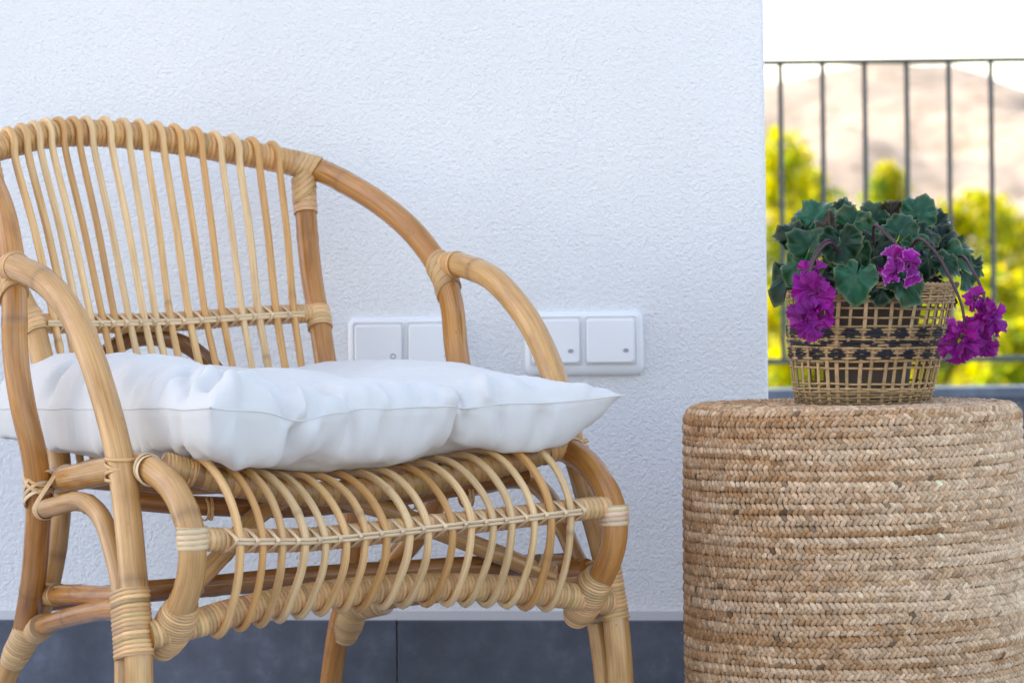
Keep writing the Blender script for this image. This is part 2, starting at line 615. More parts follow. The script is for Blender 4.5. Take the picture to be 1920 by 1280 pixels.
def crest(x):
    """Height of the ridge line above the plain, by metres to the right of the camera axis at 1500 m."""
    return float(np.interp(x, [-3000, -1200, -400, 60, 115, 125, 140, 163, 185, 200, 214, 232, 300, 600, 1500, 3000],
                           [150, 190, 130, 92, 95.5, 96.5, 99, 104.5, 103.5, 103, 98, 93, 84, 105, 160, 120]))
g = Geo()
hx = np.concatenate([np.linspace(-3000, 0, 40, endpoint=False), np.linspace(0, 380, 130), np.linspace(400, 3000, 40)])
hy = np.concatenate([np.linspace(520, 1500, 60), np.linspace(1540, 2600, 20)])
V = []
for y in hy:
    for x in hx:
        xa = x * 1500 / max(y, 900)
        t = (y - 520) / 980
        prof = t ** 1.25 if t <= 1 else 1 - 0.75 * ((y - 1500) / 1100) ** 1.3
        amp = 22 * math.sin(min(1, t) * PI * 0.93) if t <= 1 else 6
        h = (crest(x) + 8) * prof + amp * (noise.fractal((x * .012, y * .009, 3), 1.0, 2.0, 5)) - 8
        V.append((x, y, h))
g.add(V, grid_faces(len(hy), len(hx), False))
o = g.build('hill', ROCK)
o['kind'] = 'structure'

# ------------------------------------------------------------------ trees beyond the terrace
def leaf_material(name, c, trans=0.35):
    m, n, l, b = new_mat(name)
    att = nd(n, 'ShaderNodeAttribute', attribute_name='tint')
    col = mix_col(n, l, 1.0, att.outputs['Color'], tuple(c), 'MULTIPLY')
    l.new(col, b.inputs['Base Color'])
    b.inputs['Roughness'].default_value = 0.6
    tr = n.new('ShaderNodeBsdfTranslucent')
    l.new(mix_col(n, l, 1.0, col, (1.3, 1.2, 0.6), 'MULTIPLY'), tr.inputs['Color'])
    mx = n.new('ShaderNodeMixShader')
    mx.inputs[0].default_value = trans
    l.new(b.outputs[0], mx.inputs[1])
    l.new(tr.outputs[0], mx.inputs[2])
    l.new(mx.outputs[0], n['Material Output'].inputs['Surface'])
    return m
TREELEAF = leaf_material('sunny_foliage', (0.47, 0.46, 0.012), 0.5)
PINELEAF = leaf_material('olive_foliage', (0.30, 0.30, 0.02), 0.45)
BARK = plain('bark', (0.12, 0.09, 0.065), 0.9, var=0.3, scale=6)
GROUND_Z = -7.6

def tree(name, label, x, y, top, width, shape, mat, n=1500):
    """shape: 'cone' or 'round'. A tapered trunk with limbs, a crown of leaf-sized faces in clumps."""
    h = top - GROUND_Z
    t = thing(name, label, 'tree', (x, y, GROUND_Z), 0, 'trees beyond the railing')
    rs = np.random.default_rng(abs(hash((round(x * 10), round(y * 10)))) % (1 << 31))
    g = Geo()
    tube(g, [(0, 0, -0.2), (0.1, 0.05, h * .4), (0.05, 0.1, h * .7), (0, 0, h * .93)], [0.2, 0.15, 0.1, 0.03], sides=8, step=0.5)
    for k in range(9):
        z = h * rs.uniform(.35, .8)
        a = rs.uniform(0, 2 * PI)
        r = width * rs.uniform(.25, .42)
        tube(g, [(0, 0, z), (math.cos(a) * r * .5, math.sin(a) * r * .5, z + .3), (math.cos(a) * r, math.sin(a) * r, z + .8)], [.06, .015], sides=6, step=.3)
    g.build('trunk', BARK, t)
    # clumps
    cl = []
    f0 = max(.12, 1 - 3.6 * width / h)          # the crown starts at this share of the height
    for k in range(90):
        u = rs.uniform(0, 1)
        if shape == 'cone':
            z = h * (f0 + (1 - f0) * u ** 1.15)
            rad = width / 2 * (1 - (z / h - f0) / (1 - f0)) ** .8 * rs.uniform(.55, 1.0)
            cs = width * .17 * (1.15 - .7 * u)
        else:
            z = h * (f0 + (1 - f0) * u)
            q = (z / h - f0) / (1 - f0)
            rad = width / 2 * math.sqrt(max(0.02, 1 - (2 * q - 0.85) ** 2 * 0.72)) * rs.uniform(.45, 1.0) * (0.25 if q > .96 else 1)
            cs = width * .17
        a = rs.uniform(0, 2 * PI)
        cl.append((rad * math.cos(a), rad * math.sin(a), min(z, h - cs * .6), cs, rs.uniform(.7, 1.25)))
    cl = np.array(cl)
    pick = rs.integers(0, len(cl), n)
    d = rs.normal(0, 1, (n, 3))
    d /= np.linalg.norm(d, axis=1)[:, None]
    p = cl[pick, :3] + d * (cl[pick, 3] * rs.uniform(.3, 1.0, n) ** .5)[:, None]
    e1 = rs.normal(0, 1, (n, 3))
    e1 /= np.linalg.norm(e1, axis=1)[:, None]
    e2 = np.cross(e1, rs.normal(0, 1, (n, 3)))
    e2 /= np.linalg.norm(e2, axis=1)[:, None]
    s = (rs.uniform(.09, .17, n) * (0.7 + width / 8))[:, None]
    Q = np.stack([p - e1 * s, p + e2 * s * .5, p + e1 * s, p - e2 * s * .5], 1)
    hue = rs.uniform(0, 1, len(cl))
    green = np.where(hue < .2, rs.uniform(.32, .6, len(cl)), rs.uniform(.8, 1.05, len(cl)))
    cc3 = np.stack([green, .25 + .75 * green ** .6, 1.6 - .6 * green], 1)
    tint = (cl[pick, 4] * rs.uniform(.75, 1.2, n))[:, None] * cc3[pick] * (1 + rs.normal(0, .06, (n, 3)))
    g = Geo()
    g.add(Q.reshape(-1, 3), np.arange(4 * n).reshape(-1, 4), None, np.repeat(tint, 4, 0))
    g.build('crown', mat, t, False)
    return t

def at(u, v, D):
    """A point D metres out along the line of sight of a place in the 1920 x 1280 photograph."""
    x, y = u - 960, v - 565
    return ((x - y * .0125) / 6200 * D, D, CAM_H - (x * .0125 + y) / 6200 * D)
for (u, v, D, wd, sh, mt, lab, nm) in [
    (1455, 255, 95, 2.3, 'round', TREELEAF, 'tall yellow green tree close beside the white wall corner', 'bushy_tree'),
    (1518, 325, 110, 2.0, 'round', TREELEAF, 'broad yellow green tree second from the white wall', 'bushy_tree'),
    (1660, 312, 105, 1.55, 'round', TREELEAF, 'pointed yellow green tree above the middle of the flowering plant', 'conifer_tree'),
    (1828, 368, 105, 2.5, 'round', TREELEAF, 'rounded yellow green tree right of the flowering plant under the hill', 'bushy_tree'),
    (1905, 415, 120, 2.2, 'round', PINELEAF, 'dull olive tree at the far right behind the last railing bars', 'bushy_tree'),
    (1580, 400, 135, 2.6, 'round', PINELEAF, 'olive tree hidden low behind the left leaves of the flowering plant', 'bushy_tree'),
    (1740, 400, 135, 2.6, 'round', PINELEAF, 'olive tree low between the pointed and the rounded yellow trees', 'bushy_tree'),
    (1480, 545, 70, 1.6, 'round', TREELEAF, 'low yellow bush tree seen left of the woven basket', 'low_tree'),
    (1860, 520, 75, 2.2, 'round', TREELEAF, 'low yellow bush tree seen right of the purple flowers', 'low_tree'),
    (1790, 600, 62, 1.8, 'round', PINELEAF, 'dark low bush just beyond the bottom rail right of the basket', 'low_tree'),
    (1905, 620, 60, 1.6, 'round', TREELEAF, 'bright low bush beyond the bottom rail at the far right', 'low_tree'),
    (1680, 560, 80, 2.6, 'round', TREELEAF, 'yellow green bush seen through the holes of the woven basket', 'low_tree'),
    (1500, 640, 58, 1.0, 'round', TREELEAF, 'small bright bush beyond the bottom rail left of the basket', 'low_tree'),
]:
    x, y, z = at(u, v, D)
    tree(nm, lab, x, y, z, wd * 1.75, sh, mt, 7000)
# scrub that closes the gaps between the trees
n = 190000
D = rng.uniform(50, 220, n)
X = rng.uniform(-0.20, 0.32, n) * D
hgt = np.array([1.2 + 1.6 * noise.noise((x * .35, d * .12, 5)) for x, d in zip(X, D)])
Z = -7.6 + rng.uniform(0, 1, n) * np.clip(hgt * 1.2 + 2.4 + (D - 50) * 0.055, 0.3, 8.6)
p = np.stack([X, D, Z], 1)
e1 = rng.normal(0, 1, (n, 3)); e1 /= np.linalg.norm(e1, axis=1)[:, None]
e2 = np.cross(e1, rng.normal(0, 1, (n, 3))); e2 /= np.linalg.norm(e2, axis=1)[:, None]
s = rng.uniform(.12, .3, n)[:, None]
Q = np.stack([p - e1 * s, p + e2 * s * .6, p + e1 * s, p - e2 * s * .6], 1)
cl = np.array([noise.noise((x * .5, d * .3, 9)) for x, d in zip(X, D)])
tint = (1 + .5 * cl)[:, None] * rng.uniform(.7, 1.2, (n, 1)) * np.ones(3)
g = Geo()
g.add(Q.reshape(-1, 3), np.arange(4 * n).reshape(-1, 4), None, np.repeat(tint, 4, 0))
o = g.build('undergrowth', leaf_material('scrub_foliage', (0.43, 0.42, 0.012), .5), None, False)
o['kind'] = 'stuff'
o['label'] = 'yellow green scrub filling the valley beyond the railing'
o['category'] = 'undergrowth'

# ------------------------------------------------------------------ switch plates
def switch_plate(xc, zc, label, dot):
    t = thing('double_switch', label, 'light switch', WALL_AT + wdir * xc + Vector((0, 0, zc)), WALL_YAW, 'double switches on the wall')
    W, Hh = 0.0762, 0.0408
    g = Geo()
    rings = []
    for w, y, r, dz in ((0, 0.0, .011, 0), (0, -0.0045, .011, 0), (-.0008, -0.0070, .0108, .0002), (-.0026, -0.0092, .010, .0008), (-.0052, -0.0107, .009, .0016), (-.0078, -0.0113, .008, .0024), (-.0090, -0.0113, .0075, .0026)):
        rr = round_rect(W + w, Hh + w, r, 8)
        z_ = rr[:, 1] + dz * np.clip(-rr[:, 1] / Hh * 2 + .5, 0, 1.6)
        rings.append(np.c_[rr[:, 0], np.full(len(rr), y), z_])
    loft(g, rings)
    fr = g.build('cover_frame', PLASTIC, t)
    for sx in (-1, 1):
        cx = sx * 0.0351
        cz = 0.0034
        g = Geo()
        rings = []
        for w, h, y, r in ((.0338, .0312, -.0100, .0045), (.0338, .0312, -.0126, .0045), (.0333, .0307, -.0133, .0043), (.0328, .0302, -.0133, .004), (.0324, .0298, -.0112, .0038), (.0318, .0292, -.0112, .0036)):
            rr = round_rect(w, h, r, 6)
            rings.append(np.c_[rr[:, 0] + cx, np.full(len(rr), y), rr[:, 1] + cz])
        loft(g, rings)
        g.build('inner_rim', PLASTIC, t)
        g = Geo()
        rings = []
        for w, h, y, r in ((.0309, .0280, -.0110, .004), (.0309, .0280, -.0150, .004), (.0306, .0277, -.0163, .0038), (.0298, .0269, -.0172, .0035), (.0285, .0256, -.0176, .003)):
            rr = round_rect(w, h, r, 6)
            tilt = (rr[:, 1] + 0.03) * 0.045
            rings.append(np.c_[rr[:, 0] + cx, y + tilt, rr[:, 1] + cz - .001])
        loft(g, rings)
        rk = g.build('rocker', PLASTIC, t)
        g = Geo()
        ix, iz, iy = cx + .0195, cz - .0130, -.0166
        if dot == 'ring':
            a = np.linspace(0, 2 * PI, 21)
            tube(g, np.stack([ix + .003 * np.cos(a), np.full(21, iy), iz + .003 * np.sin(a)], 1), .0009, sides=6, step=.0008, cap=False)
        else:
            rr = round_rect(.0036, .0025, .0024, 6)
            loft(g, [np.c_[rr[:, 0] * k + ix, np.full(len(rr), iy + y), rr[:, 1] * k + iz] for k, y in ((1, .002), (1, -.0008), (.85, -.0011), (.6, -.0010), (.55, -.0004))])
        g.build('indicator', LED, rk)
    return t
switch_plate(-0.0035, 0.506, 'white double light switch whose right half stands clear of the chair arm', 'oval')
switch_plate(-0.2320, 0.5015, 'white double light switch between the chair back and the bent rattan arm', 'ring')

# ------------------------------------------------------------------ rattan chair (x = across, y = towards the back, z = up)
CHAIR_AT, CHAIR_RZ = (-0.109, 3.493, 0), math.radians(33)
chair = thing('rattan_armchair', 'honey coloured rattan armchair with fanned spindle back and open cane apron', 'armchair', CHAIR_AT, CHAIR_RZ)
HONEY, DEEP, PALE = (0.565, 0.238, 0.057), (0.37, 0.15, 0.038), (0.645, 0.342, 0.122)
CANEC, WRAPC, STRIPC = (0.84, 0.545, 0.265), (0.82, 0.475, 0.205), (0.86, 0.61, 0.36)
def L(P, sx=1):
    return [(a * sx, -b, z) for a, b, z in P]
def pole(name, P, r, c, **k):
    g = Geo()
    k.setdefault('nodes', True)
    tube(g, P, r, c, wob=0.0016, **k)
    return g.build(name, RATTAN, chair)

# hoop: from the low left back, up the left side, over the top, down the right side
SIDE = [(.212, -.515, .178), (.236, -.437, .245), (.254, -.385, .30), (.263, -.360, .35), (.275, -.345, .40), (.284, -.352, .453), (.286, -.366, .511),
        (.284, -.371, .56), (.278, -.386, .599), (.268, -.424, .641), (.256, -.478, .677), (.243, -.540, .706), (.231, -.588, .725)]
LEFTS = [(a, b, z + 0.016 * max(0, min(1, (z - .6) / .12))) for a, b, z in SIDE]
TOPL = [(-.181, -.612, .752), (-.127, -.618, .765), (-.06, -.622, .7685), (.0, -.622, .765), (.066, -.620, .758), (.114, -.618, .7505), (.168, -.613, .742), (.205, -.606, .735)]
hoop_pts = L(LEFTS, -1) + L([(-.212, -.605, .745)]) + L(TOPL) + L(SIDE[::-1])
pole('hoop', hoop_pts, 0.0145, HONEY, sides=18, step=.006)
top_pts = catmull(np.array(L([(-.212, -.605, .745)] + TOPL)), .004)
g = Geo()
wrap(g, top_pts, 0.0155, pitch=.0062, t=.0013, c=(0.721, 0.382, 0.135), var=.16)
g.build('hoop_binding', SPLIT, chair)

for sx in (-1, 1):
    dz = .014 if sx < 0 else 0
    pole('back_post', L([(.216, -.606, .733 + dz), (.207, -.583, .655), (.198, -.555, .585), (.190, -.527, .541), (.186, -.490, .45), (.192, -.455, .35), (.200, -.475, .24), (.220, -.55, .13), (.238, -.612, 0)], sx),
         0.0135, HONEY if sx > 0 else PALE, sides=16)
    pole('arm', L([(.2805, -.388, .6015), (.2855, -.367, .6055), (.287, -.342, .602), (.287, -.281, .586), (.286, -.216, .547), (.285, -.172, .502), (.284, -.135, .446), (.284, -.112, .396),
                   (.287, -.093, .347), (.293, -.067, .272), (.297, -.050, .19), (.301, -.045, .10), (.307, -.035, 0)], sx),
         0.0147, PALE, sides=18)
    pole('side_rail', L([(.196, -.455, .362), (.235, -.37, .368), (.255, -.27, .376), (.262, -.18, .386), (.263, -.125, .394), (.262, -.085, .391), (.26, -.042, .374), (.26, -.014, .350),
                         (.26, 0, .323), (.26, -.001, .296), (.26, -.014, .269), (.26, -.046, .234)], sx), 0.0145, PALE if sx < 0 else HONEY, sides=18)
    pole('side_brace', L([(.272, -.335, .338), (.277, -.285, .345), (.279, -.232, .353), (.280, -.193, .350), (.281, -.161, .335), (.282, -.137, .306), (.284, -.119, .279), (.290, -.098, .24), (.297, -.083, .16), (.303, -.072, 0)], sx),
         0.0105, PALE, sides=14)
    pole('side_stretcher', L([(.205, -.478, .232), (.245, -.28, .247), (.283, -.088, .259)], sx), 0.0115, HONEY, sides=14)
    pole('low_brace', L([(.2085, -.500, .190), (.232, -.40, .207), (.256, -.29, .224), (.276, -.17, .240), (.285, -.088, .249)], sx), 0.0105, HONEY, sides=14)

# rails
back_rail = [(-.195, -.530, .542), (-.12, -.538, .540), (0, -.543, .541), (.1, -.538, .546), (.195, -.530, .549)]
seat_rail = [(-.250, -.088, .396), (-.227, -.080, .388), (-.177, -.075, .374), (-.12, -.075, .363), (-.068, -.075, .358), (-.002, -.075, .360), (.056, -.075, .365), (.12, -.075, .374), (.194, -.077, .386), (.229, -.082, .394), (.250, -.090, .398)]
mid_rail = [(-.262, -.003, .324), (-.203, -.005, .319), (-.134, -.005, .316), (-.083, -.005, .317), (-.024, -.005, .320), (.035, -.005, .323), (.109, -.005, .326), (.220, -.005, .332), (.262, -.003, .333)]
low_rail = [(-.285, -.050, .224), (-.238, -.046, .232), (-.195, -.045, .241), (-.138, -.045, .249), (-.074, -.045, .254), (-.008, -.045, .2555), (.059, -.045, .254), (.127, -.045, .249), (.196, -.045, .240), (.245, -.046, .231), (.285, -.050, .224)]
def rail_z(rail, a):
    R = np.array(rail)
    return float(np.interp(a, R[:, 0], R[:, 2]))
for nm, rl_, r, pit, cc in (('back_rail', back_rail, .0098, .0052, WRAPC), ('seat_rail', seat_rail, .0118, .0085, (.50, .27, .095)), ('apron_rail', mid_rail, .0105, .0060, WRAPC), ('lower_rail', low_rail, .0130, .0046, WRAPC)):
    g = Geo()
    tube(g, L(rl_), r, HONEY, sides=14)
    o = g.build(nm, RATTAN, chair)
    g = Geo()
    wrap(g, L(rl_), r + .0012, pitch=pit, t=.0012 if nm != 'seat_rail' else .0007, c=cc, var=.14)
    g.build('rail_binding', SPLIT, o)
pole('seat_back_rail', L([(-.19, -.458, .366), (0, -.462, .350), (.19, -.458, .366)]), .0115, HONEY)
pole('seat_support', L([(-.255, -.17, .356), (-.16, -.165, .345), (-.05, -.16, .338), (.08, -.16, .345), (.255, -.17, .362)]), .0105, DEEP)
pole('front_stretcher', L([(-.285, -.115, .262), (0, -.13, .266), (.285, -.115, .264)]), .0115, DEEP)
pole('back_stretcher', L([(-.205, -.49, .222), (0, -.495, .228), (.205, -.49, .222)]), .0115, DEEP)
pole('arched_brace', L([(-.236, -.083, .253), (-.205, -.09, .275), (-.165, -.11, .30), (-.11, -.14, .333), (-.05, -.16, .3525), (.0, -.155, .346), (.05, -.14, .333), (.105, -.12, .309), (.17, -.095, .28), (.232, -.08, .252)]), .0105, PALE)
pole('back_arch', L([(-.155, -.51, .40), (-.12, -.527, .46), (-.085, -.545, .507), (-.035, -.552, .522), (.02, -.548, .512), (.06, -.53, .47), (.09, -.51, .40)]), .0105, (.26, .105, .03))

# canes: 17 ribs (seat slat and apron in one length) and 17 spindles
def cane_tint():
    k = random.random()
    base = np.array(CANEC) * random.uniform(.86, 1.08)
    if k < .22:
        base = base * np.array([.82, .64, .42])
    elif k < .4:
        base = base * np.array([.92, .82, .68])
    return base
ribs_a = [-0.209, -0.184, -0.162, -0.136, -0.111, -0.087, -0.062, -0.037, -0.011, 0.015, 0.042, 0.067, 0.093, 0.119, 0.145, 0.170, 0.195]
for a in ribs_a:
    zt, zm, zl = rail_z(seat_rail, a) + .0170, rail_z(mid_rail, a), rail_z(low_rail, a)
    up, dn = zt - zm, zm - zl
    P = [(a * .88, -.462, .372), (a * .95, -.30, zt - .006), (a, -.17, zt + .000), (a, -.105, zt + .002), (a, -.070, zt - .001), (a, -.043, zm + up * .84), (a, -.0195, zm + up * .635), (a, -.0025, zm + up * .41), (a, .0080, zm + up * .19), (a, .0120, zm),
         (a, .0110, zm - dn * .22), (a, .0065, zm - dn * .44), (a, -.0015, zm - dn * .66), (a, -.0115, zm - dn * .86), (a, -.0235, zl - .0060), (a, -.0345, zl - .0150), (a, -.0440, zl - .0185), (a, -.056, zl - .0130)]
    da, db = random.gauss(0, .0011), random.gauss(0, .0007)
    P = [(p[0] + da + .0012 * math.sin(i * .6 + da * 4000), p[1] + db * (6 < i < 11), p[2]) for i, p in enumerate(P)]
    g = Geo()
    tube(g, L(P), .0042 * random.uniform(.93, 1.1), cane_tint(), sides=9, step=.005, nodes=random.random() < .25)
    g.build('rib', CANE, chair)
tops = [-.181, -.163, -.146, -.130, -.113, -.093, -.075, -.050, -.026, -.004, .019, .043, .071, .097, .121, .147, .174]
bots = [-.166, -.149, -.133, -.116, -.101, -.085, -.066, -.046, -.030, -.011, .014, .036, .058, .084, .106, .129, .152]
TT = np.array(TOPL)
for at_, ab in zip(tops, bots):
    zt = float(np.interp(at_, TT[:, 0], TT[:, 2]))
    bt = float(np.interp(at_, TT[:, 0], TT[:, 1]))
    zb = rail_z(back_rail, ab)
    bb = float(np.interp(ab, np.array(back_rail)[:, 0], np.array(back_rail)[:, 1]))
    lo = ab + (ab - at_) * .35
    P = [(lo, -.462, .372), (ab + (ab - at_) * .15, -.49, .46), (ab, bb + .0145, zb), (ab + (at_ - ab) * .5, (bb + bt) / 2 + .018, (zb + zt) / 2), (at_, bt + .021, zt - .012), (at_, bt + .0190, zt + .005), (at_, bt + .008, zt + .0168), (at_, bt - .008, zt + .0160), (at_, bt - .0195, zt + .003), (at_ + .002, bt - .017, zt - .012)]
    P = [(p[0] + random.gauss(0, .0003), p[1] + random.gauss(0, .0003), p[2]) for p in P]
    g = Geo()
    tube(g, L(P), .0044 * random.uniform(.93, 1.08), cane_tint(), sides=9, step=.005, nodes=random.random() < .25)
    g.build('spindle', CANE, chair)

# lashing strips and their ties
def loop(g, c, e1, e2, r1, r2, w, th, col, k0=0.0):
    """Closed flat strip round an ellipse (c; axes e1, e2)."""
    c, e1, e2 = (np.asarray(x, float) for x in (c, e1, e2))
    nrm = np.cross(e1, e2)
    nrm /= np.linalg.norm(nrm)
    a = np.linspace(0, 2 * PI, 29)
    P = c + np.cos(a)[:, None] * e1 * r1 + np.sin(a)[:, None] * e2 * r2
    tube(g, P, th, col, sides=8, step=.0025, ry=w, up=None if False else None, cap=False) if False else _strip(g, P, nrm, w, th, col)
def _strip(g, P, nrm, w, th, col):
    P = catmull(P, .003)
    n = len(P)
    T = np.gradient(P, axis=0)
    T /= np.linalg.norm(T, axis=1)[:, None] + 1e-9
    W = np.tile(nrm, (n, 1))
    W = W - (np.sum(W * T, 1))[:, None] * T
    W /= np.linalg.norm(W, axis=1)[:, None] + 1e-9
    O = np.cross(T, W)
    sec = [(-1, 0), (-.75, .8), (0, 1), (.75, .8), (1, 0), (.75, -.8), (0, -1), (-.75, -.8)]
    V = np.stack([P + W * w * x + O * th * y for x, y in sec], 1)
    s = arclen(P)
    uv = np.stack(np.broadcast_arrays(np.array([x * .12 + .2 for x, y in sec])[None, :], s[:, None] + random.uniform(0, 9)), -1)
    cc = np.asarray(col) * random.uniform(.82, 1.12)
    g.add(V.reshape(-1, 3), grid_faces(n, len(sec)), uv.reshape(-1, 2), np.tile(cc, (n * len(sec), 1)))

def hull_loop(g, c, e1, e2, discs, w, th, col, shear=None):
    c, e1, e2 = (np.asarray(x, float) for x in (c, e1, e2))
    q = np.linspace(0, 2 * PI, 33)
    X, Y, qq = hull_radius(q, discs)
    idx = (np.arange(33) / 32 * 359).astype(int)
    X, Y = X[idx], Y[idx]
    P = c + X[:, None] * e1 + Y[:, None] * e2
    if shear is not None:
        P = P + X[:, None] * np.asarray(shear)
    nrm = np.cross(e1, e2)
    _strip(g, np.vstack([P, P[:1]]), nrm / np.linalg.norm(nrm), w, th, col)
g = Geo()
aa = np.linspace(-.222, .208, 60)
for off, w in ((.0018, .00185), (-.0020, .00185)):
    P = [(a, .0172 + .0008 * math.cos((a + .209) / .0253 * 2 * PI), rail_z(mid_rail, a) + off) for a in aa]
    _strip(g, np.array(L(P)), np.array([0, 0, 1.0]), w, .0011, STRIPC)
g.build('lashing_strip', SPLIT, chair)
g = Geo()
for i in range(len(ribs_a) + 1):
    a = ribs_a[0] - .012 if i == 0 else (ribs_a[-1] + .012 if i == len(ribs_a) else (ribs_a[i - 1] + ribs_a[i]) / 2)
    z = rail_z(mid_rail, a)
    hull_loop(g, (a, .005, z), (0, -1, 0), (0, 0, 1), [(.0215, 0, .0030), (0, 0, .0125)], .0026, .0006, STRIPC, shear=(.08, 0, 0))
g.build('lashing_tie', SPLIT, chair)
g = Geo()
aa = np.linspace(-.178, .163, 60)
for off in (.0018, -.0018):
    P = [(a, float(np.interp(a, np.array(back_rail)[:, 0], np.array(back_rail)[:, 1])) + .0197, rail_z(back_rail, a) + off) for a in aa]
    _strip(g, np.array(L(P)), np.array([0, 0, 1.0]), .0021, .0011, STRIPC)
g.build('lashing_strip', SPLIT, chair)
g = Geo()
for i in range(len(bots) - 1):
    a = (bots[i] + bots[i + 1]) / 2
    z = rail_z(back_rail, a)
    bb = float(np.interp(a, np.array(back_rail)[:, 0], np.array(back_rail)[:, 1]))
    hull_loop(g, (a, -bb, z), (0, -1, 0), (0, 0, 1), [(.0195, 0, .0034), (0, 0, .0115)], .0025, .0006, STRIPC, shear=(.08, 0, 0))
g.build('lashing_tie', SPLIT, chair)

# bindings at the joints
def binding(P, R, c=WRAPC, **k):
    g = Geo()
    wrap(g, P, R, c=c, **k)
    return g.build('binding', SPLIT, chair)
for sx in (-1, 1):
    dz = .014 if sx < 0 else 0
    # front leg with brace and rail end
    binding(L([(.2935, -.0665, .271), (.2965, -.0525, .203)], sx), .0155, up=(0, 1, 0), discs=[(0, 0, .0157), (.029, 0, .0112)], pitch=.0046, t=.0016)
    # cup round the end of the side rail where it meets the lower rail
    binding(L([(.257, -.024, .258), (.257, -.043, .238), (.258, -.068, .213), (.259, -.078, .203)], sx), .0205, pitch=.0036, t=.0014, c=(0.743, 0.436, 0.190), sides=30, scale=[.68, .92, 1.0, .97, .86, .6])
    # apron rail to side rail
    binding(L([(.26, .0005, .336), (.26, .0005, .313)], sx), .0157, pitch=.0055, t=.0012, c=STRIPC, var=.07)
    # back rail to post
    binding(L([(.1925, -.5335, .5535), (.1885, -.520, .530)], sx), .0147, pitch=.0056, t=.0013, c=(0.808, 0.470, 0.203))
    # post to hoop, collar and crossing bands
    binding(L([(.2130, -.600, .708 + dz), (.2085, -.588, .672 + dz)], sx), .0146, pitch=.0078, t=.0011, c=(0.830, 0.488, 0.224), var=.06)
    binding(L([(.2135, -.602, .726 + dz), (.2105, -.594, .694 + dz)], sx), .0152, up=(-sx, 0, 0), tilt=.011, pitch=.0078, t=.0011, c=(.70, .40, .165), var=.07)
    binding(L([(.200, -.607, .7365 + dz), (.212, -.603, .7325 + dz), (.2265, -.593, .7275 + dz)], sx), .0163, up=(0, 0, 1), tilt=.005, pitch=.0080, t=.0011, c=(.70, .40, .165), var=.07)
    # arm to hoop
    binding(L([(.284, -.382, .604), (.286, -.358, .605)], sx), .0156, pitch=.0078, t=.0011, c=(0.787, 0.426, 0.163), var=.06)
    binding(L([(.2770, -.391, .6065), (.2805, -.380, .590), (.2830, -.3735, .572)], sx), .0158, up=(0, 1, 0), tilt=.010, pitch=.0085, t=.0011, c=(.68, .38, .15), var=.07)
    # hoop end, low brace and back leg
    binding(L([(.211, -.496, .205), (.213, -.514, .180), (.217, -.534, .154)], sx), .0215, pitch=.004, t=.0012, c=(0.677, 0.408, 0.182), up=(0, -1, .6), discs=[(0, 0, .0150), (.0105, -.003 * sx, .0165)], scale=[.95, 1.0, .97, .8])
    binding(L([(.213, -.482, .189), (.226, -.435, .200)], sx), .0135, pitch=.004, t=.0012, c=(0.721, 0.426, 0.190))
    # side stretcher end
    binding(L([(.2095, -.455, .2335), (.2195, -.405, .2375)], sx), .0125, pitch=.0062, t=.0012, c=(0.655, 0.355, 0.135))
    # arched brace foot
    g = Geo()
    wrap(g, L([(.232, -.084, .255), (.212, -.088, .269)], sx), .0118, pitch=.005, t=.0012, c=(0.655, 0.373, 0.163))
    g.build('binding', SPLIT, chair)
    # crossed ties: hoop with side rail and brace
    g = Geo()
    for k, db in enumerate((.0, .006)):
        hull_loop(g, L([(.262, -.326 + db, .357)], sx)[0], (sx, 0, 0), (0, 0, 1), [(-.018, .0145, .0153), (.0115, -.0175, .0112)], .0027, .0008, STRIPC if k else WRAPC)
    for tl, dz3 in ((.85, .007), (-.85, -.007), (.70, .013), (-.70, -.013), (.45, .004), (-1.1, .002)):
        e1 = np.array([0, 1, tl]); ln = float(np.linalg.norm(e1)); e1 /= ln
        loop(g, L([(.2665, -.352, .362 + dz3)], sx)[0], e1, (1, 0, 0), .0158 * ln, .0162, .0024, .0009, WRAPC if tl > 0 else STRIPC)
    g.build('binding', SPLIT, chair)
    # arm with side rail
    g = Geo()
    for dz2, tl in ((.012, .05), (.005, .30), (-.002, -.28), (-.010, .08)):
        e1 = np.array([1, 0, 0.0]); e2 = np.array([0, 1, tl]); e2 /= np.linalg.norm(e2)
        loop(g, L([(.2845, -.112, .390 + dz2)], sx)[0], e1, e2, .0160, .0160 * math.hypot(1, tl), .0020, .0008, WRAPC)
    for db in (.0, .0058):
        loop(g, L([(.264, -.089 + db, .3915 - db * .3)], sx)[0], (0, .1, 1), (1, 0, 0), .0158, .0160, .0026, .0008, STRIPC)
    g.build('binding', SPLIT, chair)
    # seat rail end, cane wound close
    binding(L([(.248, -.089, .396), (.219, -.0795, .391)], sx) if sx > 0 else L([(-.248, -.087, .395), (-.215, -.0785, .3845)]), .0136, pitch=.0042, t=.0012, c=(0.655, 0.355, 0.142))
for x in (-.16, -.1, .1, .17):
    g = Geo()
    loop(g, (x, .165, .342), (0, 0, 1), (0, 1, 0), .0125, .0125, .0018, .0007, WRAPC)
    loop(g, (x + .008, .165, .342), (0, 0, 1), (.3, .95, 0), .0125, .0125, .0018, .0007, WRAPC)
    g.build('binding', SPLIT, chair)

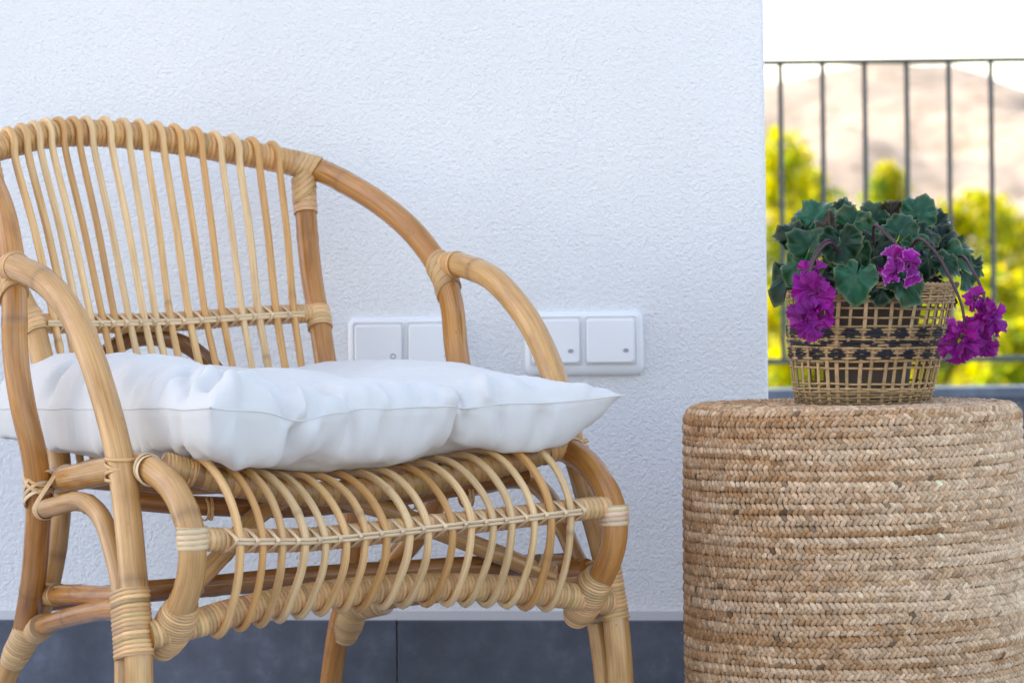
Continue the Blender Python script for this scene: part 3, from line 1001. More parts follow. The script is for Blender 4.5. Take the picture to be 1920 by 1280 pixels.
# ------------------------------------------------------------------ braided jute stool
ST = Vector((0.385, 3.76, 0))
stool = thing('braided_stool', 'round natural jute stool of coiled braid beside the white wall corner', 'stool', ST)
SR, SH, SB = 0.1895, 0.4385, 0.016           # radius, height, edge rounding
LEN_SIDE, LEN_ARC = SH - SB, SB * PI / 2
def profile(s):
    """Radius, height, outward normal (nr, nz) and upward tangent at s metres up the side and in over the top."""
    s = np.asarray(s, float)
    a = np.clip((s - LEN_SIDE) / LEN_ARC, 0, 1) * PI / 2
    flat = np.maximum(0, s - LEN_SIDE - LEN_ARC)
    bul = 0.0022 * np.sin(np.clip(s / LEN_SIDE, 0, 1) * PI)
    r = SR + bul - SB + SB * np.cos(a) - flat
    z = np.minimum(s, LEN_SIDE) + SB * np.sin(a) - 0.004 * np.clip(flat / .15, 0, 1)
    return r, z, np.cos(a), np.sin(a)
g = Geo()
ss = np.concatenate([np.linspace(0, LEN_SIDE, 20), LEN_SIDE + np.linspace(.002, LEN_ARC + .18, 40)])
ph = np.linspace(0, 2 * PI, 97)[:-1]
r, z, nr, nz = profile(ss)
r, z = np.maximum(r - .0016 * nr, .001), z - .0016 * nz
V = np.stack([r[:, None] * np.cos(ph), r[:, None] * np.sin(ph), np.broadcast_to(z[:, None], (len(ss), 96))], -1)
g.add(V.reshape(-1, 3), grid_faces(len(ss), 96), None, (.17, .10, .048))
g.build('stool_core', JUTE, stool)

PITCH = 0.0119
def stitch_template():
    rings, sides = [-.78, -.35, .12, .55, .85], 6
    vs = [(-1, 0, 0)]
    for t in rings:
        w = (1 - abs(t) ** 2.2) ** .55
        for k in range(sides):
            a = k / sides * 2 * PI
            vs.append((t, w * math.cos(a), w * math.sin(a)))
    vs.append((1, 0, -.1))
    fq = [(1 + i * sides + k, 1 + i * sides + (k + 1) % sides, 1 + (i + 1) * sides + (k + 1) % sides, 1 + (i + 1) * sides + k) for i in range(len(rings) - 1) for k in range(sides)]
    n = len(vs) - 1
    ft = [(0, 1 + (k + 1) % sides, 1 + k) for k in range(sides)] + [(n, n - sides + k, n - sides + (k + 1) % sides) for k in range(sides)]
    return np.array(vs), np.array(fq), np.array(ft)
TV, TQ, TTRI = stitch_template()
nrows = int((LEN_SIDE + LEN_ARC + SR - SB - .012) / PITCH)
coil = 0.0
phase = 0.0
for row in range(nrows):
    s0 = .004 + row * PITCH
    r0 = float(profile(s0)[0])
    if r0 < .012:
        break
    n = max(8, int(round(2 * PI * r0 / .0069)))
    j = np.arange(n)
    vs, fq, ft, cs = [], [], [], []
    g = Geo()
    for k in (0, 1):
        phi = PI / 2 + (j + .5 * k + phase) / n * 2 * PI + rng.normal(0, .05, n) / n
        turn = (phi - PI / 2) / (2 * PI)
        s = s0 + PITCH * (turn % 1.0) * 1.0 + (k - .5) * .0056 + rng.normal(0, .00022, n) + 0.0007 * np.sin(phi * 3 + row * .7) + 0.0003 * np.sin(phi * 11 + row * 2.1)
        r, z, nr, nz = profile(s)
        er = np.stack([np.cos(phi), np.sin(phi), 0 * phi], 1)
        et = np.stack([-np.sin(phi), np.cos(phi), 0 * phi], 1)
        ez = np.array([0, 0, 1.0])
        N = er * nr[:, None] + ez * nz[:, None]
        U = -er * nz[:, None] + ez * nr[:, None]
        C0 = er * r[:, None] + ez * z[:, None] + N * rng.normal(0, .0004, n)[:, None]
        ang = (1 if k else -1) * (-.68 + rng.normal(0, .16, n))
        A = et * np.cos(ang)[:, None] + U * np.sin(ang)[:, None]
        Wd = -et * np.sin(ang)[:, None] + U * np.cos(ang)[:, None]
        An = A + N * .22
        sl = rng.normal(1, .07, (n, 1))
        V = C0[:, None] + An[:, None] * (TV[None, :, :1] * .0055 * sl[:, None]) + Wd[:, None] * (TV[None, :, 1:2] * .0032) + N[:, None] * (TV[None, :, 2:3] * .0026 * sl[:, None])
        # jute colour drifts slowly along the coil, with odd dark or bleached stitches
        L0 = coil + turn * 2 * PI * r0
        d1 = np.array([noise.noise((x * 2.2, 3.1 + k * .7, 0)) for x in L0])
        d2 = np.array([noise.noise((x * 14, 8.3 + k * 2, 1)) for x in L0])
        band = noise.noise((row * 1.9, 4.4, 2))
        mix = np.clip(.44 + .22 * np.cos(phi + .35) + .16 * band + .75 * d1 + .5 * d2 + rng.normal(0, .14, n), 0, 1)[:, None]  # right side lighter: light from the right painted into the jute
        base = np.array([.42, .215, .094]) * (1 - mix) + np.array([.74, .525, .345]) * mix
        base = base * rng.normal(1, .12, (n, 1))
        odd = rng.uniform(0, 1, n)
        base[odd < .007] *= .4
        base[odd > .97] *= 1.2
        m = len(TV)
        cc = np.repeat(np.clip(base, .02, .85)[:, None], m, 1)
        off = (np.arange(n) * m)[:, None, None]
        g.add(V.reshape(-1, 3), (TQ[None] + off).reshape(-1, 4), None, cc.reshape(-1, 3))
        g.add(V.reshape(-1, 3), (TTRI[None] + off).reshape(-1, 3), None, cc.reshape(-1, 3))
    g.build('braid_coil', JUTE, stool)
    coil += 2 * PI * r0
    phase = (phase + .37) % 1
# stray fibres standing off the braid
g = Geo()
for k in range(520):
    s = random.uniform(0.02, LEN_SIDE + .02)
    phi = random.uniform(0, 2 * PI)
    r, z, nr, nz = (float(x) for x in profile(s))
    er = np.array([math.cos(phi), math.sin(phi), 0])
    et = np.array([-math.sin(phi), math.cos(phi), 0])
    nrm = er * nr + np.array([0, 0, nz])
    p0 = er * r + np.array([0, 0, z])
    d = nrm * random.uniform(.3, 1) + et * random.gauss(0, .9) + np.array([0, 0, random.gauss(0, .7)])
    l = random.uniform(.004, .011)
    p1 = p0 + d * l * .6
    p2 = p1 + (d + np.array([random.gauss(0, .6) for _ in range(3)])) * l * .5
    tube(g, [p0, p1, p2], .00016, (.6, .46, .28), sides=3, step=.004, cap=False)
o = g.build('loose_fibre', JUTE, stool)
o['kind'] = 'stuff'

# ------------------------------------------------------------------ woven basket
BK = Vector((0.404, 3.822, 0.4355))
basket = thing('woven_basket', 'openwork seagrass basket with a black woven pattern standing on the jute stool', 'basket', BK)
BH = 0.142
def brad(z):
    t = np.asarray(z) / BH
    return np.where(t < .1, .0735 + .0055 * np.sqrt(np.clip(t / .1, 0, 1)), .079 + (t - .1) * .0215 + .002 * np.sin(t * 3))
def bpos(phi, z, off=0.0):
    r = brad(z) + off
    t = np.asarray(z) / BH
    return np.stack([r * np.cos(phi) + .012 * t ** 1.3, r * np.sin(phi) * .98 + 0 * t, z + .003 * np.cos(phi + .5) * t * -1], -1)
NST = 40
STRAW = np.array([.45, .295, .155])
for k in range(NST):
    phi = (k + random.gauss(0, .07)) / NST * 2 * PI
    zz = np.linspace(.002, BH - .003, 26)
    col = STRAW * random.uniform(.8, 1.12) * np.array([1, random.uniform(.94, 1.03), random.uniform(.85, 1.05)])
    P = bpos(np.full(26, phi) + .01 * np.sin(zz * 40 + k), zz)
    n_ = np.array([math.cos(phi), math.sin(phi), 0])
    g = Geo()
    _strip(g, P, np.array([-math.sin(phi), math.cos(phi), 0]), .0022 * random.uniform(.85, 1.15), .0008, col)
    g.build('stake', BASKET, basket)

rows = []                                           # height, half height of the strand, pattern
z = .0015
for k in range(7):
    rows.append((z, .0017, None)); z += .0031
rows.append((.0262, .0016, None))
rows.append((.0445, .0016, None))
band0 = .0525
pat = ['', 'd2', 'd4', 'd3', 'd2', '', 'line', 'line', '', 'u2', 'u4', 'u3', 'u2', '']
for k, p in enumerate(pat):
    rows.append((band0 + k * .00305, .00165, p))
rows.append((.1015, .0015, None))
rows.append((.1122, .0015, None))
zt = .1205
for k in range(7):
    rows.append((zt + k * .0031, .0017, None))
for i, (z, hh, p) in enumerate(rows):
    N = NST * 6
    phi = np.linspace(0, 2 * PI, N + 1)
    wave = np.cos(phi * NST / 2 + (i % 2) * PI)
    zz = np.full(N + 1, z) + .0006 * np.sin(phi * 2 + i) + .0003 * np.sin(phi * 9 + i * 3)
    P = bpos(phi, zz, .0013 * wave)
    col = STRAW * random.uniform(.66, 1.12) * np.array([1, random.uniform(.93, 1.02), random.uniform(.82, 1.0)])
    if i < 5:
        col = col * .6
    cc = np.tile(col, (N + 1, 1)) * (1 + .12 * np.array([noise.noise((math.cos(x) * 9, math.sin(x) * 9, i)) for x in phi]))[:, None]
    if p:
        cell = (phi / (2 * PI) * 20 + (.5 if p[0] == 'u' else 0.0)) % 1.0
        half = {'2': .20, '3': .31, '4': .41}.get(p[-1], 0)
        if p == 'line':
            dark = np.array([noise.noise((x * 6, i * 3.3, 2)) > -.12 for x in phi])
        else:
            dark = np.abs(cell - .5) < half * (1 + .15 * np.sin(phi * 7 + i))
        if p:
            cc[dark] = np.array([.018, .016, .022])
    if p:
        P = bpos(phi, zz, np.where(dark, .0016, .0013 * wave))
    g = Geo()
    n = len(P)
    er = np.stack([np.cos(phi), np.sin(phi), 0 * phi], 1)
    sec = [(-1, 0), (-.6, .85), (.6, .85), (1, 0), (.6, -.85), (-.6, -.85)]
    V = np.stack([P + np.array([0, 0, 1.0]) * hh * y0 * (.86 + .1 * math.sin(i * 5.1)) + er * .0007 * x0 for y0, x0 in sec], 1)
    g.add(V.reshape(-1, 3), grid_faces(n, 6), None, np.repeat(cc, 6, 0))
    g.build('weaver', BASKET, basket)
# rolled rim and twisted base
g = Geo()
phi = np.linspace(0, 2 * PI, 160)
for k in range(2):
    P = bpos(phi, np.full(160, BH - .0012) + .0011 * np.sin(phi * 40 + k * PI), .0011 * np.cos(phi * 40 + k * PI))
    tube(g, P, .0017, STRAW * (.95 - .1 * k), sides=7, step=.0022, cap=False)
g.build('rim', BASKET, basket)
g = Geo()
for k in range(3):
    P = bpos(phi, np.full(160, .0012 + k * .0006) + .0009 * np.sin(phi * 40 + k * 2), .0012 - .002 * k + .001 * np.cos(phi * 40 + k * 2))
    tube(g, P, .0016, STRAW * .5, sides=7, step=.0022, cap=False)
rr = np.stack([np.cos(phi) * .073, np.sin(phi) * .073, np.full(160, .002)], 1)
g.add(np.vstack([rr, [[0, 0, .002]]]), np.array([(k, (k + 1) % 160, 160) for k in range(160)]), None, STRAW * .6)
g.build('base', BASKET, basket)

# ------------------------------------------------------------------ potted plant inside the basket
plant = thing('potted_plant', 'flowering plant with dark toothed leaves and ruffled purple blooms in the woven basket', 'potted plant', BK + Vector((.006, 0, .004)))
PO = np.array(plant.location)
g = Geo()
a = np.linspace(0, 2 * PI, 49)[:-1]
loft(g, [np.stack([np.cos(a) * r, np.sin(a) * r, np.full(48, z)], 1) for r, z in ((.001, .002), (.044, .002), (.045, .004), (.060, .108), (.063, .108), (.063, .118), (.0605, .118), (.058, .1)) ], False)
pot = g.build('pot', POT, plant)
g = Geo()
loft(g, [np.stack([np.cos(a) * r, np.sin(a) * r, np.full(48, z)], 1) for r, z in ((.0585, .104), (.04, .108), (.01, .109))])
g.build('soil', SOIL, pot)

def plantleaf_material():
    m, n, l, b = new_mat('plant_leaf')
    att = nd(n, 'ShaderNodeAttribute', attribute_name='tint')
    uv = n.new('ShaderNodeUVMap')
    t = nd(n, 'ShaderNodeTexNoise', Scale=5.0, Detail=4.0)
    l.new(uv.outputs[0], t.inputs['Vector'])
    k = ramp(n, l, t.outputs[0], [(0.3, (.7, .72, .7)), (.7, (1.25, 1.25, 1.3))])
    geo = n.new('ShaderNodeNewGeometry')
    front = mix_col(n, l, 1.0, att.outputs['Color'], k, 'MULTIPLY')
    back = mix_col(n, l, .5, front, (.07, .045, .04))
    l.new(mix_col(n, l, geo.outputs['Backfacing'], front, back), b.inputs['Base Color'])
    b.inputs['Roughness'].default_value = .28
    b.inputs['Specular IOR Level'].default_value = .20
    bp = nd(n, 'ShaderNodeBump', Strength=.25, Distance=.001)
    t2 = nd(n, 'ShaderNodeTexNoise', Scale=14.0, Detail=3.0)
    l.new(uv.outputs[0], t2.inputs['Vector'])
    l.new(t2.outputs[0], bp.inputs['Height'])
    l.new(bp.outputs[0], b.inputs['Normal'])
    return m
PLEAF = plantleaf_material()
PETAL = leaf_material('purple_petal', (1, 1, 1), .3)
STEM = plain('plum_stem', (.06, .02, .028), .45, var=.2, scale=60)

def leaf(size, tint, cup=.25, curl=.3, ruffle=.06, jag=.07, width=.95, seed=0):
    """Heart shaped toothed blade: base at 0, tip along +x, face up +z."""
    r = random.Random(seed)
    na, nr = 46, 9
    V, C, UV = [], [], []
    th = np.linspace(-PI * .97, PI * .97, na)
    pr = r.uniform(0, 6)
    for i in range(nr):
        q = i / (nr - 1)
        for t in th:
            base = (1 - .42 * abs(t / PI) ** 3.2) * (1 + .16 * math.exp(-(t / .35) ** 2))
            R = base * .52
            if i >= nr - 2:
                R *= 1 + jag * (.75 if i == nr - 1 else .25) * (math.cos(t * 15.0 + pr) + .4 * math.cos(t * 7 + pr * 3))
            x = (.42 + R * math.cos(t) * q) - (.0)
            y = R * math.sin(t) * q * width
            z = cup * (y * y * 1.6) + curl * -((max(0, x - .25)) ** 2) * .9
            z += ruffle * q ** 2.5 * math.sin(t * 5 + pr * 2) + .35 * ruffle * q ** 3 * math.sin(t * 11 + pr)
            vein = abs(math.sin(t * 3.5)) 
            z += .012 * (1 - vein) * q * (1 - q) * 2 - .02 * math.exp(-(y / .03) ** 2)
            V.append((x * size, y * size, z * size))
            edge = max(0, (q - .86) / .14)
            mark = math.exp(-((q - .55) / .18) ** 2) * (.6 + .4 * math.sin(t * 7 + pr))
            vb = .55 * math.exp(-(math.sin(t * 3.5) / .16) ** 2) * q * (1 - edge) + .7 * math.exp(-(y / .012) ** 2) * (1 - q)
            c = np.array(tint) * (1 + .55 * mark) + np.array([.05, .085, .06]) * vb * .8 + np.array([.10, .12, .06]) * edge
            C.append(c)
            UV.append((x, y + seed * .37))
    return np.array(V), grid_faces(nr, na, False)[:, ::-1], np.array(UV), np.array(C)

def place(V, origin, xdir, zdir):
    x = np.asarray(xdir, float); x /= np.linalg.norm(x)
    z = np.asarray(zdir, float); z = z - (z @ x) * x; z /= np.linalg.norm(z)
    y = np.cross(z, x)
    return np.asarray(origin) + V[:, :1] * x + V[:, 1:2] * y + V[:, 2:3] * z

crown = np.array([.008, 0, .108])
def add_leaf(center, size, xdir, zdir, tint, **k):
    V, f, uv, c = leaf(size, tint, seed=random.randrange(9999), **k)
    x = np.asarray(xdir, float); x /= np.linalg.norm(x)
    P = place(V, np.asarray(center) - x * size * .42, x, zdir)
    g = Geo()
    g.add(P, f, uv, c)
    o = g.build('leaf', PLEAF, plant)
    # its stalk, from the heart of the plant to the notch of the blade
    b = np.asarray(center) - x * size * .40
    g = Geo()
    mid = (crown + b) / 2 + np.array([0, 0, .012])
    tube(g, [crown + np.array([random.gauss(0, .012), random.gauss(0, .012), -.004]), mid, b - x * size * .03, b], .0011, (1, 1, 1), sides=6, step=.008)
    g.build('stalk', STEM, o)

DARK, MIDG, TEAL, OLIVE, BROWN = (.002, .017, .007), (.007, .044, .016), (.010, .062, .031), (.030, .066, .012), (.030, .017, .008)
def ploc(u, v, D):
    return np.array(at(u, v, D)) - PO
# (u, v, distance, size, tip direction on view (right, up), tilt of the face: (right, towards the camera, up), tint)
LEAVES = [
    (1527, 408, 3.80, .046, (.55, .75), (-.35, 1, .35), TEAL, .12), (1488, 441, 3.79, .038, (-.9, .35), (-.3, 1, .7), DARK, .11), (1518, 462, 3.765, .052, (.35, .85), (-.6, 1, .2), MIDG, .07),
    (1480, 515, 3.775, .052, (-.85, -.55), (-.5, .8, .75), DARK, .02), (1500, 495, 3.76, .046, (-.5, -.7), (-.4, 1, .5), MIDG, .04), (1575, 452, 3.735, .048, (.1, -1), (-.1, 1, .55), DARK, .08),
    (1640, 468, 3.742, .060, (-.15, -.9), (.1, 1, .5), DARK, .03), (1606, 516, 3.722, .047, (-.25, -.75), (-.1, .85, .9), TEAL, .03), (1692, 528, 3.720, .054, (.5, -.7), (.1, .8, .9), MIDG, .04),
    (1640, 412, 3.79, .042, (-.2, 1), (.1, 1, .7), MIDG, .1), (1672, 404, 3.80, .036, (.6, .6), (.2, 1, .6), BROWN, .14), (1722, 402, 3.785, .042, (.55, .85), (-.3, 1, .1), TEAL, .08),
    (1733, 440, 3.76, .036, (.9, .1), (.3, 1, .6), DARK, .09), (1688, 436, 3.755, .042, (.3, .8), (.0, 1, .8), TEAL, .08), (1716, 463, 3.745, .044, (.4, -.8), (.3, 1, .3), MIDG, .05),
    (1765, 448, 3.785, .040, (.8, .5), (.5, 1, .5), DARK, .12), (1793, 468, 3.80, .034, (.9, .2), (.5, 1, .3), OLIVE, .14), (1785, 478, 3.77, .040, (.8, -.3), (.6, 1, .2), MIDG, .08),
    (1806, 512, 3.79, .036, (.45, -.9), (.7, .8, .3), TEAL, .05), (1742, 486, 3.738, .036, (.0, -1), (.3, 1, .35), DARK, .06), (1560, 503, 3.735, .034, (-.3, -.9), (-.2, 1, .5), OLIVE, .06),
    (1598, 425, 3.77, .046, (-.3, .8), (-.1, 1, .7), MIDG, .1), (1556, 428, 3.785, .040, (-.2, .9), (-.3, 1, .5), BROWN, .1), (1620, 440, 3.755, .040, (.5, .5), (.0, 1, .6), MIDG, .07),
    (1750, 420, 3.80, .038, (.4, .9), (.1, 1, .4), DARK, .12), (1700, 410, 3.80, .036, (-.3, .9), (.0, 1, .6), OLIVE, .12), (1580, 402, 3.81, .036, (.2, 1), (.0, 1, .7), DARK, .12),
    (1540, 520, 3.735, .040, (-.1, -1), (-.4, 1, .3), DARK, .05), (1662, 500, 3.730, .044, (.2, -.9), (.0, 1, .4), DARK, .05), (1812, 500, 3.82, .036, (.9, -.4), (.6, .8, .5), DARK, .12),
    (1655, 540, 3.725, .034, (-.4, -.8), (.2, .9, .6), DARK, .05), (1768, 490, 3.745, .034, (.6, -.3), (.4, 1, .3), MIDG, .06), (1600, 470, 3.735, .042, (.3, -.8), (-.1, 1, .5), MIDG, .06),
    (1515, 430, 3.80, .040, (-.6, .6), (-.2, 1, .5), MIDG, .12),
]
for (u, v, D, s, (tx, tz), (fx, fy, fz), tint, jag) in LEAVES:
    xd = np.array([tx, -.35 if tz < 0 else .15, tz])
    zd = np.array([fx, -fy, fz])
    k = random.uniform(.55, 1.35)
    add_leaf(ploc(u, v, D), s * 1.02, xd, zd, np.array(tint) * k, jag=jag, cup=random.uniform(-.3, .9), curl=random.uniform(.2, 1.1), ruffle=random.uniform(.06, .15) + jag * .4, width=random.uniform(.85, 1.1))
for k in range(34):                                 # the far side of the dome
    az = random.uniform(-.25, PI + .25)
    el = random.uniform(.1, 1.45)
    d = np.array([math.cos(az) * math.cos(el), math.sin(az) * math.cos(el), math.sin(el)])
    c = crown + d * np.array([.078, .078, .070]) * random.uniform(.8, 1.02) + np.array([.0, .01, .012])
    xd = np.array([d[0], d[1], -.3 + random.gauss(0, .4)])
    add_leaf(c, random.uniform(.034, .05), xd, d + np.array([0, 0, .5]), np.array(random.choice((DARK, MIDG, TEAL))) * random.uniform(.8, 1.2), jag=random.choice((.05, .1)), cup=.3, curl=random.uniform(.2, .8), ruffle=.07)
for k in range(16):                                 # small inner leaves that close the dome
    az = random.uniform(0, 2 * PI)
    el = random.uniform(.2, 1.4)
    d = np.array([math.cos(az) * math.cos(el), math.sin(az) * math.cos(el), math.sin(el)])
    add_leaf(crown + d * .06 + np.array([0, 0, .012]), random.uniform(.035, .045), np.array([d[0], d[1], random.gauss(0, .4)]), d + np.array([0, 0, .4]), np.array(DARK) * random.uniform(.7, 1.1), jag=.06, cup=.3, curl=.4, ruffle=.06)

def petal(size, tint, edge, seed, wave=.16, span=1.25):
    r = random.Random(seed)
    na, nr = 44, 9
    ph0, ph1 = r.uniform(0, 6), r.uniform(0, 6)
    bend = r.uniform(-.1, .6)
    V, C = [], []
    for i in range(nr):
        q = i / (nr - 1)
        for t in np.linspace(-1, 1, na):
            w = span * t * (.35 + .65 * q)
            fr = 1 + (.05 * math.sin(t * 34 + ph0) + .03 * math.sin(t * 57 + ph1) + .05 * math.sin(t * 4.3 + ph1) + .05 * math.sin(t * 9.1 + ph0)) * max(0, (q - .55) / .45)
            R = (.08 + .92 * q) * fr * (1 - .18 * t * t)
            amp = wave * q ** 1.6
            z = amp * math.sin(t * 5.3 + ph0 + 1.2 * q) + .6 * amp * math.sin(t * 11.7 + ph1) - bend * q * q
            V.append((R * math.cos(w) * size, R * math.sin(w) * size, z * size))
            c = np.array(tint) * (.72 + .5 * q + .14 * math.sin(t * 40 + ph1))
            e = max(0, (q - .9) / .1)
            C.append(c * (1 - e * edge) + np.array([.75, .4, .72]) * e * edge)
    return np.array(V), grid_faces(nr, na, False), np.array(C)
MAG = np.array([.27, .002, .24])
def flower(u, v, D, size, face, n, edge=.0, dark=1.0, squash=(1, 1, 1)):
    c = ploc(u, v, D)
    f = np.asarray(face, float); f /= np.linalg.norm(f)
    root = None
    for k in range(n):
        a = k / n * 2 * PI + random.uniform(-.3, .3)
        e1 = np.cross(f, [0, 0, 1.0]); e1 /= np.linalg.norm(e1)
        e2 = np.cross(e1, f)
        lay = k % 2
        d = e1 * math.cos(a) + e2 * math.sin(a) + f * (.1 + .7 * lay) + np.random.default_rng(k + int(u)).normal(0, .32, 3)
        V, ff, cc = petal(size * random.uniform(.85, 1.12) * (.85 if lay else 1), MAG * dark * random.uniform(.75, 1.25) * np.array([1, 1, random.uniform(.85, 1.1)]), edge, random.randrange(9999), wave=random.uniform(.16, .3))
        P = place(V, c + f * .004 * lay + np.random.default_rng(k * 7 + int(v)).normal(0, size * .2, 3), d, f - d * .2 + np.random.default_rng(k * 3 + int(v)).normal(0, .35, 3))
        P = c + (P - c) * np.array(squash)
        g = Geo()
        g.add(P, ff, None, cc)
        if root is None:
            g2 = Geo()
            tube(g2, [c - f * .004, c + f * .003], .0032, (.05, .02, .02), sides=8, step=.002)
            root = g2.build('flower', STEM, plant)
        g.build('petal', PETAL, root)
    return c
c1 = flower(1524, 548, 3.705, .0215, (-.15, -1, -.1), 8)
c2 = flower(1517, 600, 3.708, .0205, (-.1, -1, -.25), 8, dark=.85)
c2b = flower(1536, 580, 3.712, .017, (.3, -1, -.1), 6, dark=1.05)
c2c = flower(1512, 520, 3.715, .0140, (-.2, -.9, .5), 5, dark=1.1)
c3 = flower(1676, 503, 3.700, .0178, (-.3, -1, .1), 6, edge=.45, dark=1.0, squash=(1, 1, 1.1))
c4 = flower(1702, 493, 3.702, .0170, (.35, -1, .2), 6, edge=.4, dark=1.0, squash=(1.05, 1, .95))
c5 = flower(1803, 630, 3.700, .0245, (.1, -1, -.1), 11, dark=.9)
c6 = flower(1853, 594, 3.720, .0222, (.45, -.9, .1), 8)
c7 = flower(1845, 640, 3.722, .0185, (.5, -.9, -.3), 6, dark=.85)
c8 = flower(1828, 560, 3.725, .0150, (.3, -.8, .5), 5, dark=1.1)
def stem(pts, r=.0019):
    g = Geo()
    tube(g, pts, [r, r * .95, r * .9], (1, 1, 1), sides=9, step=.004)
    g.build('flower_stem', STEM, plant)
stem([crown + np.array([-.02, -.03, 0]), ploc(1556, 455, 3.715), ploc(1530, 480, 3.705), ploc(1519, 515, 3.700), c1 + np.array([0, -.004, .004])])
stem([crown + np.array([-.02, -.02, 0]), ploc(1552, 450, 3.722), ploc(1522, 490, 3.712), ploc(1514, 530, 3.706), c2c])
stem([crown + np.array([.01, -.03, 0]), ploc(1640, 422, 3.725), ploc(1668, 446, 3.710), ploc(1690, 470, 3.703), ploc(1692, 492, 3.702)])
stem([crown + np.array([.02, -.03, 0]), ploc(1722, 448, 3.725), ploc(1755, 475, 3.708), ploc(1782, 522, 3.698), ploc(1803, 572, 3.695), c5 + np.array([.004, -.003, .008])])
stem([crown + np.array([.03, 0, 0]), ploc(1800, 480, 3.76), ploc(1822, 505, 3.735), ploc(1842, 545, 3.722), c6 + np.array([-.002, -.002, .008])])

